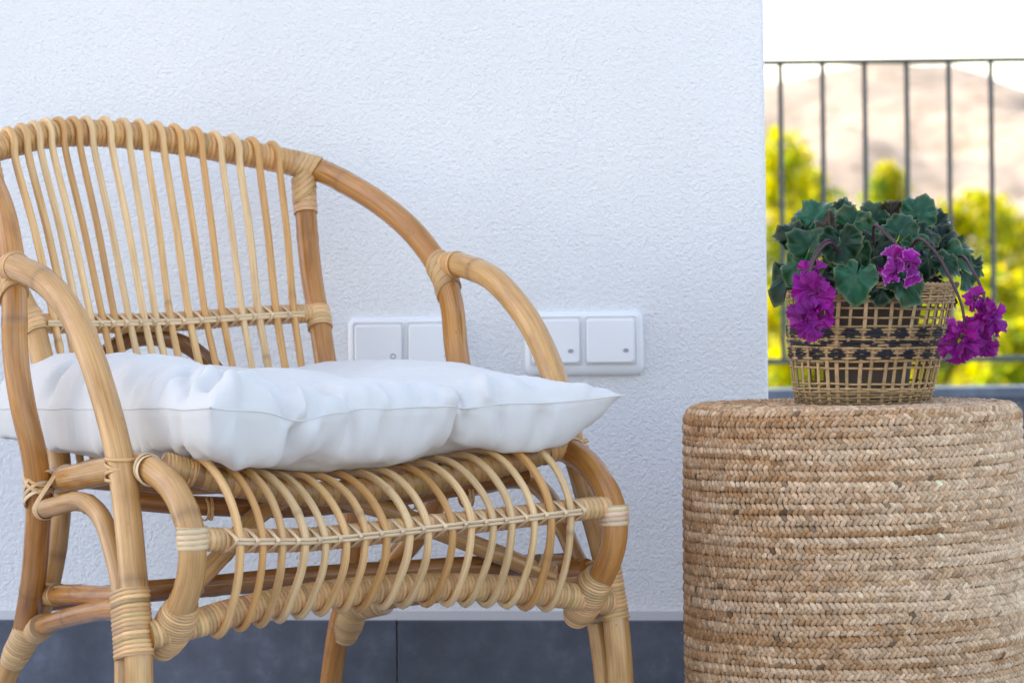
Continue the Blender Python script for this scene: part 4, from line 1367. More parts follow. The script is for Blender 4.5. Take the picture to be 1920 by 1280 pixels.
# ------------------------------------------------------------------ seat cushion: a sewn, stuffed cover that has settled on the cane seat
# Points of the upper and the lower panel, row by row from the front, in fifths of a millimetre: x, y, z of the first, then the steps to the next.
CN = 60
UPPER = [
    [-1180,10,2279,39,8,-16,53,5,5,45,7,-10,51,6,-1,50,7,2,48,7,-6,46,6,-8,52,5,-3,49,6,-15,46,5,-25,50,6,-15,46,5,-3,53,4,16,44,5,6,47,5,14,52,7,13,48,11,-4,43,16,-10,51,14,7,1,48,7,-19,-36,10,44,-24,3,50,-7,2,52,-3,-8,52,-3,-2,51,-2,1,52,0,-2,51,-1,9,51,-1,4,52,0,-10,51,0,2,52,2,-2,51,1,7,48,15,-11,52,4,9,-45,13,0,-34,32,4,26,-35,-12,26,-21,-19,42,-4,12,50,6,0,48,10,2,44,26,6,31,-34,9,51,-13,-2,46,-10,2,51,-10,-3,45,-9,3,46,-8,-2,50,-9,-3,48,-9,4,48,-8,3,47,-9,1,47,-9,2,45,-8,9,55,-8,-2,45,-9,8,51,-8,0,41,-8,14,52,-6,-5],
    [-1189,56,2271,58,3,64,57,4,19,53,5,-6,52,5,3,50,6,-5,49,6,-9,48,6,-5,49,6,-10,49,6,-24,48,6,-24,48,7,-8,47,6,3,49,6,10,45,7,13,44,7,11,43,8,3,39,10,-7,35,11,-7,30,10,7,15,11,10,13,-10,10,33,-13,4,43,-8,0,48,-4,-7,50,-2,-3,51,-1,-5,51,-1,-3,51,0,9,52,0,4,51,0,-5,51,1,-3,51,2,1,50,4,-2,44,10,-4,35,9,-1,1,12,-11,-3,13,-17,10,-7,-13,15,-10,2,24,-8,14,33,-3,8,37,-2,5,41,1,7,40,-14,11,46,-11,10,47,-9,1,48,-9,-2,47,-8,0,48,-8,-7,48,-8,-7,47,-9,-2,48,-8,3,48,-8,-3,47,-9,-4,48,-8,1,51,-7,3,50,-7,3,53,-7,-1,54,-6,-4,60,-6,-25],
    [-1189,99,2273,65,2,91,62,3,22,58,3,4,53,5,2,51,5,-8,50,5,-3,48,6,-6,49,6,-19,48,7,-31,48,6,-16,47,7,-3,47,8,5,47,7,9,44,9,16,41,8,2,37,9,-9,32,8,-16,27,7,-6,23,4,13,20,2,21,22,-7,11,33,-8,8,41,-6,-5,46,-3,-6,49,-2,-5,51,-1,-5,51,0,-1,51,1,11,52,0,3,51,1,-8,51,2,-4,51,2,0,49,5,-5,44,8,-5,35,11,-3,19,12,-13,8,11,-21,6,1,-14,7,-6,6,13,-9,14,21,-10,11,31,-8,6,38,-8,9,42,-10,13,46,-9,15,47,-8,5,47,-8,-2,48,-8,0,47,-8,-8,48,-7,-12,48,-8,-4,48,-8,2,47,-8,-2,48,-8,-10,49,-8,-4,51,-6,5,52,-7,1,57,-5,-5,61,-5,-8,65,-4,-38],
    [-1193,144,2271,71,0,96,67,1,27,60,3,10,56,4,2,52,4,-7,50,6,1,49,5,-6,48,6,-21,48,7,-28,47,7,-11,47,8,-2,47,8,4,45,9,10,42,9,11,38,9,-7,33,9,-17,27,8,-17,22,4,-7,20,0,19,21,-3,23,26,-6,18,34,-6,8,42,-5,-4,46,-3,-7,49,-1,-3,50,-1,-7,51,1,0,52,0,13,51,1,2,51,2,-10,51,2,-4,51,4,-1,49,5,-7,44,8,-7,37,11,-4,24,12,-13,13,10,-21,6,4,-14,3,-5,6,7,-10,13,17,-12,12,27,-12,8,35,-11,10,42,-9,14,45,-9,18,47,-8,7,48,-7,0,47,-8,0,48,-7,-9,47,-7,-12,48,-8,-8,48,-8,2,48,-7,-3,49,-8,-14,49,-6,-6,52,-7,2,54,-5,-5,59,-5,-7,65,-3,-8,69,-3,-44],
    [-1197,189,2267,74,-1,96,70,1,24,62,2,16,57,3,4,53,4,3,51,5,4,49,5,-7,49,6,-22,47,7,-20,47,7,-8,47,8,-3,45,9,1,43,10,8,40,10,3,36,10,-13,29,9,-20,25,6,-17,20,3,-3,20,-2,20,21,-5,25,28,-6,18,35,-6,9,43,-4,-5,46,-3,-3,49,-1,-4,51,-1,-5,51,1,2,51,1,12,51,1,0,51,2,-9,51,3,-5,50,4,-3,48,6,-7,44,9,-8,37,10,-7,27,11,-13,15,9,-21,6,3,-10,3,-4,3,6,-11,11,15,-12,14,24,-13,12,35,-11,12,41,-10,14,44,-8,17,47,-8,8,47,-7,3,47,-7,0,48,-8,-7,48,-7,-14,48,-7,-7,48,-8,0,49,-7,-5,49,-7,-16,50,-6,-9,53,-5,-1,55,-5,-8,61,-4,-9,67,-3,-9,71,-2,-46],
    [-1200,233,2262,76,-1,93,70,1,24,63,1,20,58,3,11,54,4,11,52,4,5,49,5,-9,49,6,-21,48,7,-15,46,8,-7,45,8,-3,45,10,-1,41,10,3,39,10,-4,33,10,-16,28,9,-21,24,6,-16,21,1,1,20,-2,19,22,-5,24,28,-6,17,36,-6,9,43,-5,-1,47,-3,-1,49,-2,-2,50,0,-5,51,0,4,51,1,9,51,2,-2,51,3,-9,50,3,-4,50,5,-5,47,6,-8,43,8,-10,35,10,-10,27,10,-15,16,7,-18,8,2,-8,5,-5,4,7,-9,10,14,-12,16,24,-12,15,34,-11,13,40,-9,15,44,-9,16,46,-8,7,47,-7,4,47,-8,2,48,-7,-6,48,-7,-12,48,-8,-7,49,-7,-1,49,-6,-6,49,-7,-15,52,-5,-9,53,-5,-4,57,-5,-10,61,-3,-11,67,-2,-14,72,-2,-45],
    [-1202,278,2260,76,-1,95,70,0,29,64,1,20,58,3,14,55,3,13,52,5,5,50,5,-9,49,6,-17,47,6,-14,46,8,-8,44,9,-7,43,9,-1,41,10,-2,37,11,-7,32,10,-19,28,8,-21,24,5,-14,22,2,3,21,-2,17,23,-5,21,29,-6,17,36,-6,9,42,-5,1,47,-3,3,49,-3,-1,49,-1,-2,51,0,4,51,1,5,51,3,-4,50,3,-6,51,3,-4,48,5,-6,46,7,-9,42,8,-13,34,9,-13,25,8,-18,17,6,-19,11,0,-6,7,-4,7,9,-9,14,15,-10,16,25,-11,16,33,-10,14,40,-9,16,43,-9,14,46,-8,7,46,-8,6,47,-8,2,48,-7,-5,48,-8,-10,48,-7,-4,49,-6,-2,49,-7,-8,51,-6,-13,51,-5,-11,54,-5,-7,58,-3,-13,61,-3,-12,67,-3,-18,69,-2,-36],
    [-1203,322,2265,75,-1,95,70,0,34,64,1,22,59,3,12,55,3,10,52,4,3,51,5,-8,48,6,-14,47,7,-12,45,8,-11,44,8,-9,41,10,-6,40,10,-2,36,10,-9,33,9,-18,28,8,-21,25,5,-15,23,2,0,22,-2,17,24,-4,22,29,-6,17,36,-5,9,42,-5,5,46,-4,3,48,-3,2,49,-2,0,51,0,4,50,1,2,51,3,-5,50,3,-7,50,4,-4,48,5,-6,45,7,-8,40,7,-13,32,8,-17,25,7,-19,18,4,-19,14,0,-4,10,-5,10,10,-7,14,17,-8,16,25,-10,15,34,-9,15,39,-9,14,42,-10,12,45,-8,8,46,-9,6,47,-7,2,47,-8,-3,48,-7,-6,49,-7,-4,49,-6,-4,49,-6,-9,51,-6,-13,52,-5,-12,55,-4,-13,57,-4,-17,62,-3,-16,67,-2,-20,71,-1,-30],
    [-1206,366,2267,75,-1,96,71,0,41,64,2,22,58,2,10,56,3,8,52,4,1,51,5,-8,48,6,-10,47,7,-11,44,7,-12,42,9,-12,41,9,-8,39,10,-9,36,9,-8,33,9,-15,29,7,-19,26,4,-17,25,2,-4,23,0,17,24,-4,22,30,-5,18,36,-5,10,42,-5,7,45,-5,6,47,-3,2,49,-1,2,49,0,2,50,1,1,51,2,-5,50,4,-8,49,4,-7,48,5,-5,44,6,-8,39,7,-11,31,7,-18,25,5,-21,19,3,-17,16,-1,-2,13,-3,12,13,-6,12,18,-7,15,26,-8,15,33,-9,14,39,-10,13,41,-9,11,44,-9,9,45,-8,7,46,-8,3,48,-8,-2,48,-7,-4,49,-6,-4,49,-7,-7,50,-5,-12,51,-6,-15,52,-5,-16,55,-4,-19,57,-3,-20,61,-3,-15,67,-2,-15,71,-2,-20],
    [-1211,411,2267,78,-1,99,71,0,42,64,1,20,58,2,12,55,3,7,53,4,1,50,5,-6,48,6,-9,46,6,-11,43,7,-12,42,9,-13,40,9,-13,38,9,-13,36,9,-11,33,8,-12,30,6,-18,27,4,-17,26,2,-2,25,0,16,26,-2,21,31,-4,18,36,-6,11,41,-5,8,44,-4,7,47,-3,3,47,-2,1,49,0,3,49,2,0,50,2,-5,50,4,-8,49,5,-8,48,5,-7,43,5,-6,37,6,-10,31,5,-17,26,4,-20,21,2,-16,18,-1,-2,16,-3,10,16,-4,13,20,-6,13,26,-8,14,33,-8,14,37,-9,12,40,-9,12,43,-10,10,44,-8,8,46,-8,3,47,-8,0,48,-6,-3,49,-7,-6,50,-6,-9,50,-5,-13,51,-5,-17,52,-5,-19,55,-4,-20,57,-3,-19,61,-3,-14,67,-2,-12,73,-1,-20],
    [-1206,455,2270,73,0,97,69,-1,45,64,1,25,58,3,13,55,3,4,52,3,-1,50,5,-8,47,5,-11,45,6,-11,43,7,-12,40,8,-15,39,9,-13,38,8,-14,36,9,-11,34,7,-12,30,5,-17,29,4,-13,27,3,0,27,0,14,28,-2,18,32,-3,16,37,-5,8,40,-5,7,43,-4,9,45,-3,3,46,-1,4,48,0,3,49,2,0,50,3,-4,49,4,-8,49,4,-8,46,5,-8,42,4,-7,37,5,-8,32,4,-14,26,3,-14,23,1,-11,21,-1,-3,19,-3,7,18,-3,9,22,-5,10,27,-7,10,32,-7,12,36,-9,13,39,-9,12,41,-9,12,44,-9,9,45,-8,4,47,-7,1,48,-7,-3,49,-6,-6,50,-6,-10,50,-5,-14,51,-5,-16,53,-4,-19,54,-4,-20,56,-3,-17,61,-3,-13,67,-2,-12,69,-2,-18],
    [-1204,500,2270,71,-1,101,68,0,46,63,1,28,58,2,13,54,3,2,52,3,-4,50,5,-11,47,5,-12,44,5,-12,41,7,-12,40,7,-15,38,8,-15,37,8,-10,36,8,-9,34,6,-10,31,5,-12,30,4,-9,29,2,1,29,1,8,30,-1,12,33,-3,9,37,-5,4,39,-4,8,41,-3,9,44,-3,7,45,-1,5,47,1,4,49,2,-1,49,4,-4,49,4,-6,48,4,-7,46,4,-9,41,4,-7,36,3,-8,32,3,-9,28,1,-9,25,1,-7,23,-1,-2,22,-2,4,22,-3,6,24,-5,6,27,-5,7,32,-7,10,35,-8,12,38,-9,13,40,-9,12,42,-8,11,45,-8,5,47,-7,1,48,-7,-2,48,-6,-6,50,-5,-9,51,-6,-13,51,-4,-16,52,-5,-18,54,-3,-19,56,-3,-17,61,-3,-14,67,-2,-15,71,-2,-23],
    [-1204,545,2270,71,-1,106,67,0,46,62,1,23,57,1,11,55,3,2,52,3,-2,49,4,-10,46,5,-12,44,5,-14,41,6,-14,39,7,-15,37,7,-13,37,7,-9,35,7,-6,34,6,-7,32,4,-8,31,4,-5,31,2,-1,30,1,4,32,-1,6,34,-2,4,35,-4,2,38,-3,7,40,-3,11,43,-2,7,44,0,8,47,1,4,49,3,-2,49,4,-3,48,3,-6,47,4,-7,44,4,-8,41,3,-8,36,2,-6,32,2,-7,29,0,-5,27,0,-4,26,-1,-1,24,-2,2,25,-2,4,26,-4,5,29,-5,6,31,-7,7,35,-7,10,36,-8,12,39,-8,13,42,-8,11,44,-8,6,47,-7,2,47,-6,-2,49,-7,-5,50,-5,-8,50,-5,-11,51,-5,-15,52,-4,-17,54,-3,-18,56,-3,-18,61,-3,-15,66,-2,-16,70,-2,-25],
    [-1205,590,2265,71,-1,110,67,0,47,61,0,22,57,2,11,55,2,4,51,3,-2,49,4,-7,46,5,-11,43,5,-15,41,5,-16,38,6,-13,37,6,-12,37,7,-8,35,6,-6,34,5,-6,32,4,-6,32,3,-4,31,2,-1,32,1,2,32,0,2,34,-2,2,35,-3,1,37,-3,7,39,-2,9,41,-1,10,45,1,8,46,2,3,49,3,0,48,3,-6,48,4,-6,46,3,-8,43,3,-8,40,2,-7,36,2,-5,33,1,-5,31,0,-3,29,0,-3,27,-2,0,27,-1,2,27,-3,3,28,-4,4,30,-4,5,32,-6,7,34,-6,9,36,-7,10,38,-8,12,41,-8,11,44,-8,7,46,-7,4,47,-6,-1,49,-6,-5,49,-6,-7,50,-4,-10,52,-5,-13,52,-4,-14,53,-3,-15,56,-3,-15,61,-3,-16,66,-2,-20,73,-2,-37],
    [-1204,634,2261,70,-1,113,67,0,54,60,1,27,57,1,13,54,3,2,51,2,-3,49,4,-11,46,4,-13,43,5,-14,40,5,-16,38,5,-12,37,6,-11,36,5,-8,35,6,-7,33,4,-6,33,4,-5,32,3,-3,32,2,-2,32,1,1,33,0,2,33,-2,2,34,-2,2,35,-2,5,38,-1,10,42,-1,9,44,2,6,47,2,3,48,3,-3,49,4,-6,47,3,-8,45,3,-9,43,2,-7,39,2,-5,37,0,-4,34,1,-3,31,0,-2,31,0,-2,29,-2,0,29,-1,2,29,-3,3,30,-3,4,30,-5,5,32,-4,6,34,-6,8,35,-7,10,39,-7,11,40,-8,11,43,-7,7,46,-7,4,47,-7,0,49,-5,-5,49,-6,-5,50,-5,-8,51,-4,-10,52,-4,-11,53,-3,-12,56,-3,-15,60,-3,-19,65,-2,-25,69,-2,-39],
    [-1202,679,2263,69,-1,119,65,0,58,61,1,29,56,1,10,54,2,1,51,2,-7,48,4,-13,46,4,-15,42,4,-14,41,5,-15,38,5,-11,36,5,-9,36,5,-8,35,4,-7,33,5,-6,33,3,-5,32,3,-3,32,1,-2,32,1,1,32,0,2,32,0,2,34,-2,3,34,-1,5,38,-1,9,41,0,8,45,2,6,47,2,0,48,4,-4,48,3,-6,47,3,-10,45,2,-10,42,2,-6,39,1,-4,37,0,-3,35,1,-2,33,0,-1,32,-1,-1,31,-1,0,30,-2,2,30,-2,3,31,-3,4,31,-4,4,32,-5,6,34,-5,7,36,-7,8,38,-6,12,40,-8,12,43,-7,7,45,-7,5,47,-6,0,48,-6,-3,50,-5,-4,50,-5,-8,51,-4,-8,51,-4,-10,53,-3,-13,56,-3,-17,59,-3,-22,66,-2,-29,71,-2,-47],
    [-1202,724,2263,69,-1,125,65,0,57,60,0,28,57,1,8,53,2,-2,51,3,-5,48,3,-11,45,3,-13,43,4,-15,40,5,-16,38,5,-10,37,4,-8,35,4,-8,35,5,-7,33,3,-6,33,4,-5,32,2,-4,31,2,-2,31,1,1,32,0,2,31,0,3,33,-1,4,34,-1,6,37,-1,6,42,1,8,44,2,4,47,2,-2,48,3,-5,48,3,-8,47,3,-12,44,1,-11,43,2,-4,40,0,-1,38,1,-1,35,1,-1,34,0,-1,33,-1,-1,32,-1,1,31,-2,2,31,-2,3,31,-3,4,32,-4,4,33,-4,6,34,-5,6,35,-6,8,38,-6,12,40,-7,12,43,-7,8,45,-7,5,47,-6,2,48,-6,-3,50,-5,-5,50,-5,-8,50,-4,-9,52,-4,-12,52,-3,-16,56,-3,-19,59,-3,-23,65,-2,-30,69,-2,-46],
    [-1200,768,2264,68,0,124,64,-1,50,60,1,25,56,1,11,53,1,3,51,3,-2,48,2,-7,45,4,-13,43,4,-17,40,4,-16,38,4,-10,37,4,-7,35,4,-8,35,4,-7,33,4,-7,32,3,-5,31,2,-4,31,2,-2,31,1,1,30,1,3,31,-1,3,32,0,4,34,-1,5,37,0,7,42,0,5,44,2,4,47,3,-2,48,2,-8,48,2,-9,46,2,-13,45,2,-9,43,1,-2,41,1,0,39,1,-1,36,1,-1,35,0,-1,33,0,0,33,-1,1,31,-2,2,31,-2,3,32,-3,4,32,-3,5,33,-5,6,34,-4,7,36,-6,8,38,-6,12,40,-7,12,43,-7,8,45,-6,5,47,-6,1,48,-6,-2,49,-5,-5,50,-5,-9,51,-4,-11,51,-4,-15,53,-3,-18,55,-3,-19,59,-3,-22,64,-2,-26,69,-2,-49],
    [-1199,813,2256,67,-1,123,64,0,51,60,1,29,56,0,15,53,2,6,51,2,-1,48,2,-6,45,3,-10,43,4,-15,41,3,-16,38,4,-12,37,5,-10,35,4,-9,34,3,-8,32,4,-7,32,3,-6,31,2,-4,30,2,-3,29,1,2,30,1,3,30,0,4,32,-1,5,33,0,5,38,-1,5,41,1,4,45,1,1,47,2,-2,48,2,-6,48,2,-10,47,2,-9,45,1,-7,44,2,-2,41,1,-2,40,1,-2,37,1,-2,35,1,-1,34,0,0,32,0,0,31,-2,2,32,-2,4,31,-3,4,32,-4,6,33,-4,6,34,-5,8,36,-5,10,39,-6,12,40,-7,11,43,-7,8,46,-6,5,47,-6,1,48,-5,-2,49,-5,-5,50,-5,-8,51,-4,-11,51,-4,-14,52,-3,-18,55,-3,-17,58,-3,-20,65,-2,-29,70,-1,-57],
    [-1197,858,2255,66,-1,124,63,0,55,60,0,31,55,1,17,54,1,7,51,2,-1,48,2,-6,46,3,-11,43,3,-14,41,3,-16,39,4,-14,37,4,-12,35,4,-11,33,4,-9,32,3,-8,31,3,-7,29,3,-4,29,2,-3,29,1,2,28,1,3,30,0,6,31,-1,6,34,-1,6,38,0,6,41,0,4,45,1,1,48,1,-1,48,2,-5,48,1,-7,47,2,-8,47,1,-8,44,2,-6,43,2,-5,39,2,-3,38,2,-3,35,1,-2,34,0,-1,32,0,0,31,-2,3,31,-2,4,31,-3,5,31,-4,6,33,-4,8,35,-5,8,36,-5,11,39,-6,13,41,-7,10,43,-6,8,46,-6,5,47,-6,2,49,-5,-2,49,-5,-4,50,-5,-8,50,-4,-8,51,-4,-13,52,-3,-15,55,-3,-17,58,-3,-21,63,-2,-33,68,-1,-63],
    [-1201,903,2249,69,-1,134,64,0,61,60,0,32,55,1,15,53,1,7,51,1,0,49,2,-8,47,2,-11,44,3,-15,41,3,-16,39,4,-15,37,4,-14,35,4,-12,33,3,-11,32,4,-10,30,3,-8,28,3,-5,28,2,-3,26,2,2,28,0,5,28,0,7,31,-1,8,34,0,8,39,-1,8,42,0,7,45,0,2,48,1,-2,48,1,-5,49,1,-7,48,1,-9,47,2,-9,46,2,-8,43,3,-7,40,2,-4,38,2,-4,36,2,-3,34,1,-3,31,0,-1,30,-2,3,30,-2,5,30,-3,6,31,-4,8,34,-5,8,34,-5,10,37,-5,12,39,-6,13,42,-6,10,44,-7,7,45,-6,7,48,-5,2,48,-5,-2,49,-5,-4,50,-5,-6,51,-4,-10,51,-4,-12,52,-3,-17,54,-3,-19,57,-3,-24,63,-2,-33,67,-1,-66],
    [-1197,947,2254,66,0,137,64,-1,62,59,1,33,55,0,14,53,1,8,51,2,0,49,1,-7,47,2,-12,45,3,-15,42,3,-17,40,3,-18,38,4,-17,35,4,-14,33,3,-13,31,4,-11,29,4,-10,27,3,-7,26,2,-3,25,2,3,25,0,7,27,0,9,31,-1,10,35,-1,9,39,-1,10,43,0,7,46,-1,3,48,1,-2,49,0,-4,49,2,-7,48,1,-8,48,2,-9,46,2,-10,44,3,-8,42,2,-6,39,3,-5,36,3,-6,33,1,-6,31,1,-2,29,-2,3,28,-3,8,29,-4,8,31,-4,9,33,-5,10,35,-5,12,38,-5,13,39,-6,13,42,-6,10,45,-6,8,46,-6,5,47,-5,2,49,-5,-2,49,-5,-3,50,-4,-8,50,-5,-10,51,-3,-15,52,-4,-16,54,-3,-21,57,-3,-23,63,-2,-32,67,-1,-71],
    [-1197,992,2254,67,-1,136,63,0,66,59,0,40,55,1,18,53,1,8,51,1,-1,49,2,-9,48,2,-14,45,2,-16,43,3,-19,41,3,-19,38,3,-19,36,4,-16,33,4,-15,31,4,-14,28,4,-14,25,4,-10,24,2,-3,23,2,6,24,0,10,26,-1,12,31,-1,11,35,-1,12,40,-1,11,44,-1,8,46,0,3,48,0,-1,49,0,-4,49,1,-6,49,1,-8,48,2,-8,48,2,-9,45,3,-9,43,3,-8,39,3,-9,37,3,-9,33,3,-11,30,0,-5,28,-1,5,27,-4,11,27,-4,12,31,-5,11,33,-4,12,36,-6,14,37,-5,14,41,-6,12,42,-6,10,45,-5,8,46,-6,4,48,-5,0,49,-5,-1,49,-5,-3,49,-4,-7,51,-4,-11,50,-4,-14,52,-4,-17,54,-3,-19,57,-3,-23,62,-2,-33,65,-1,-74],
    [-1196,1036,2255,66,0,139,63,0,69,58,0,41,56,1,19,53,1,6,51,1,-2,49,1,-10,48,2,-14,46,2,-17,43,3,-18,42,2,-19,39,3,-20,37,4,-17,33,4,-19,31,4,-18,27,5,-19,25,4,-15,22,3,-5,21,2,10,22,0,17,25,-1,16,31,-1,15,36,-2,14,40,-1,11,44,-1,7,47,-1,3,48,0,0,49,1,-3,49,0,-6,49,1,-7,49,2,-8,47,1,-7,47,3,-8,43,3,-11,41,4,-11,36,4,-14,33,3,-17,30,1,-6,27,-2,6,26,-4,16,26,-4,16,30,-5,14,33,-5,13,36,-6,14,39,-5,13,41,-5,11,43,-6,9,45,-6,7,47,-5,3,48,-5,1,48,-5,0,50,-5,-2,49,-4,-6,50,-4,-10,51,-4,-15,51,-4,-14,54,-3,-21,56,-2,-23,62,-3,-35,67,-1,-81],
    [-1198,1081,2255,67,0,145,64,0,70,58,0,40,56,0,15,53,1,4,51,1,-3,49,2,-10,48,2,-12,46,1,-16,45,3,-17,42,2,-17,40,3,-18,37,3,-20,34,4,-21,30,5,-23,27,5,-24,23,5,-23,21,3,-7,20,2,15,21,0,25,25,-1,21,30,-2,19,36,-1,15,41,-2,10,44,-1,7,47,0,3,48,-1,0,49,0,-2,49,1,-5,49,0,-7,49,2,-7,48,1,-7,47,2,-8,44,3,-10,41,4,-12,37,5,-16,33,3,-18,30,1,-6,27,-2,5,25,-4,17,25,-4,18,29,-5,14,33,-5,13,37,-5,14,39,-5,12,42,-6,10,43,-5,8,46,-6,6,47,-5,4,48,-5,0,48,-5,1,49,-5,-2,50,-4,-6,50,-4,-9,50,-4,-14,52,-4,-17,53,-3,-21,56,-2,-25,61,-3,-36,64,-1,-79],
    [-1197,1125,2256,67,0,145,63,0,67,58,0,34,55,1,16,53,1,5,51,1,-2,50,1,-7,48,2,-9,47,2,-13,45,2,-15,43,2,-16,40,3,-19,38,3,-20,33,4,-22,30,5,-22,25,5,-28,23,4,-26,20,4,-11,20,2,18,22,0,26,24,-1,24,30,-2,20,36,-1,16,40,-1,10,44,-1,7,47,-1,2,48,0,0,49,-1,-2,49,1,-5,49,0,-5,49,1,-5,48,1,-7,47,2,-9,45,3,-9,41,4,-12,37,4,-17,34,4,-18,30,0,-4,27,-1,3,25,-4,16,24,-5,18,28,-4,14,33,-5,14,37,-5,13,40,-5,11,42,-5,9,45,-5,7,45,-5,6,48,-6,3,48,-5,2,48,-5,0,49,-4,-3,49,-5,-6,50,-4,-9,51,-4,-14,51,-4,-17,53,-3,-22,55,-2,-25,60,-3,-36,63,-1,-78],
    [-1196,1170,2252,66,0,142,63,0,62,58,0,36,55,1,18,53,1,8,51,1,2,50,1,-6,48,2,-7,47,1,-12,45,2,-13,43,3,-16,41,2,-19,37,3,-20,33,4,-22,28,4,-22,24,5,-27,22,4,-28,20,4,-11,22,2,17,22,0,26,26,-1,24,30,-1,21,35,-1,16,40,-1,9,44,-1,6,46,-1,2,48,0,-1,49,0,-1,49,0,-3,49,0,-5,49,0,-5,48,1,-6,47,2,-8,45,2,-9,41,4,-11,38,4,-18,34,3,-18,32,1,-4,28,-2,3,24,-3,15,24,-4,17,27,-4,14,33,-5,13,37,-4,13,40,-5,10,43,-5,9,45,-5,8,45,-5,6,48,-5,3,47,-5,2,49,-5,-1,49,-5,-4,49,-5,-4,50,-4,-7,50,-4,-12,52,-4,-14,52,-3,-16,55,-3,-24,59,-2,-40,62,-2,-83],
    [-1196,1214,2246,66,0,139,63,0,66,58,1,40,55,0,22,52,1,9,52,1,3,49,2,-6,49,1,-10,47,2,-13,45,2,-12,43,2,-15,41,2,-18,36,3,-19,32,3,-24,26,4,-23,22,4,-26,20,4,-27,21,3,-8,24,2,17,24,1,24,27,0,22,31,0,21,35,-1,16,40,-1,10,43,0,4,47,-1,2,47,0,-1,49,-1,-2,49,0,0,49,0,-4,48,0,-5,49,1,-7,47,1,-7,45,2,-7,42,3,-12,38,4,-18,35,2,-18,33,0,-4,28,-1,5,25,-3,12,24,-3,14,26,-3,14,33,-4,13,37,-4,11,40,-5,11,43,-5,9,45,-5,8,46,-5,6,47,-5,3,48,-5,2,48,-5,-1,49,-5,-2,49,-4,-3,50,-5,-3,50,-4,-8,51,-3,-10,52,-4,-17,55,-3,-27,59,-2,-45,62,-2,-87],
    [-1194,1259,2247,65,0,140,62,0,66,58,0,43,54,1,21,53,1,6,51,1,2,50,1,-6,48,2,-9,47,2,-12,46,2,-12,43,2,-15,40,2,-17,36,2,-19,29,3,-24,24,2,-25,19,3,-27,20,4,-23,22,3,-3,25,3,17,27,1,21,29,1,18,31,0,20,36,0,17,40,0,9,43,-1,4,47,0,3,47,-1,0,48,0,-2,49,-1,0,49,0,-4,49,0,-5,48,0,-6,48,1,-6,45,2,-7,43,2,-10,39,3,-17,36,1,-16,32,0,-5,29,-1,1,25,-2,8,24,-2,14,26,-2,14,32,-3,13,37,-4,10,41,-5,11,43,-4,9,45,-5,8,46,-5,6,46,-5,4,48,-6,1,48,-5,0,49,-4,-1,49,-5,-2,49,-4,-2,51,-5,-6,50,-3,-12,53,-4,-19,55,-3,-29,59,-2,-47,64,-2,-93],
    [-1195,1303,2248,66,0,146,62,0,66,58,1,36,54,0,18,52,1,6,51,2,3,50,1,-4,48,2,-6,47,1,-12,46,2,-12,43,2,-16,40,2,-17,34,2,-19,29,2,-24,21,2,-27,18,2,-28,18,3,-21,22,2,3,27,3,18,28,3,19,31,2,15,33,1,19,37,0,16,40,0,8,44,0,5,46,-1,2,47,0,1,48,-1,-1,49,0,-1,48,0,-3,49,0,-6,49,-1,-5,48,1,-5,46,1,-6,43,1,-10,40,1,-12,37,1,-16,33,0,-11,29,-1,-5,25,-1,7,23,0,16,26,-2,16,32,-2,13,38,-4,10,41,-4,10,43,-5,10,44,-5,7,45,-5,8,47,-5,3,47,-5,2,48,-5,1,49,-5,-1,49,-5,-3,49,-4,-4,50,-4,-9,51,-4,-14,52,-4,-23,55,-3,-30,59,-2,-44,64,-3,-92],
    [-1194,1348,2247,65,-1,142,62,1,65,58,0,38,54,1,19,52,1,9,51,1,4,49,2,-3,48,1,-6,47,2,-11,45,2,-14,43,2,-16,39,2,-17,35,2,-19,27,1,-25,21,1,-28,17,2,-29,18,1,-22,22,3,3,27,3,19,29,3,20,32,3,17,34,1,18,37,1,15,41,0,8,44,0,5,46,0,3,47,0,1,48,-1,-1,48,0,0,49,-1,-5,49,0,-3,48,0,-6,48,0,-4,47,0,-7,44,0,-7,42,1,-10,37,0,-15,33,-1,-17,29,0,-11,24,0,8,24,0,17,27,0,17,33,-3,13,37,-3,11,41,-4,10,42,-5,9,44,-5,9,46,-5,6,46,-5,5,47,-5,2,48,-5,1,48,-5,-1,49,-5,-4,49,-4,-7,50,-4,-12,50,-4,-17,52,-4,-25,55,-3,-29,58,-2,-41,61,-3,-84],
    [-1197,1392,2238,68,0,147,62,0,67,57,0,41,54,1,20,52,1,11,51,2,3,49,1,-4,48,2,-8,47,2,-11,44,2,-14,43,2,-16,39,2,-19,34,1,-20,27,1,-23,21,1,-29,17,1,-29,19,1,-24,22,2,0,26,3,20,30,4,23,32,3,19,35,2,18,38,1,13,41,1,8,44,0,6,46,0,3,47,-1,2,47,0,0,48,-1,-2,49,0,-2,48,0,-4,49,-1,-5,48,0,-5,47,-1,-6,45,0,-7,42,0,-10,38,-1,-16,33,0,-20,29,0,-13,25,0,10,24,1,18,28,0,16,33,-2,14,38,-4,10,40,-4,11,43,-4,10,43,-5,8,45,-5,7,46,-5,5,47,-5,4,47,-5,1,48,-5,-1,49,-4,-5,49,-5,-9,50,-4,-14,50,-4,-18,51,-4,-23,54,-3,-27,58,-2,-42,62,-3,-85],
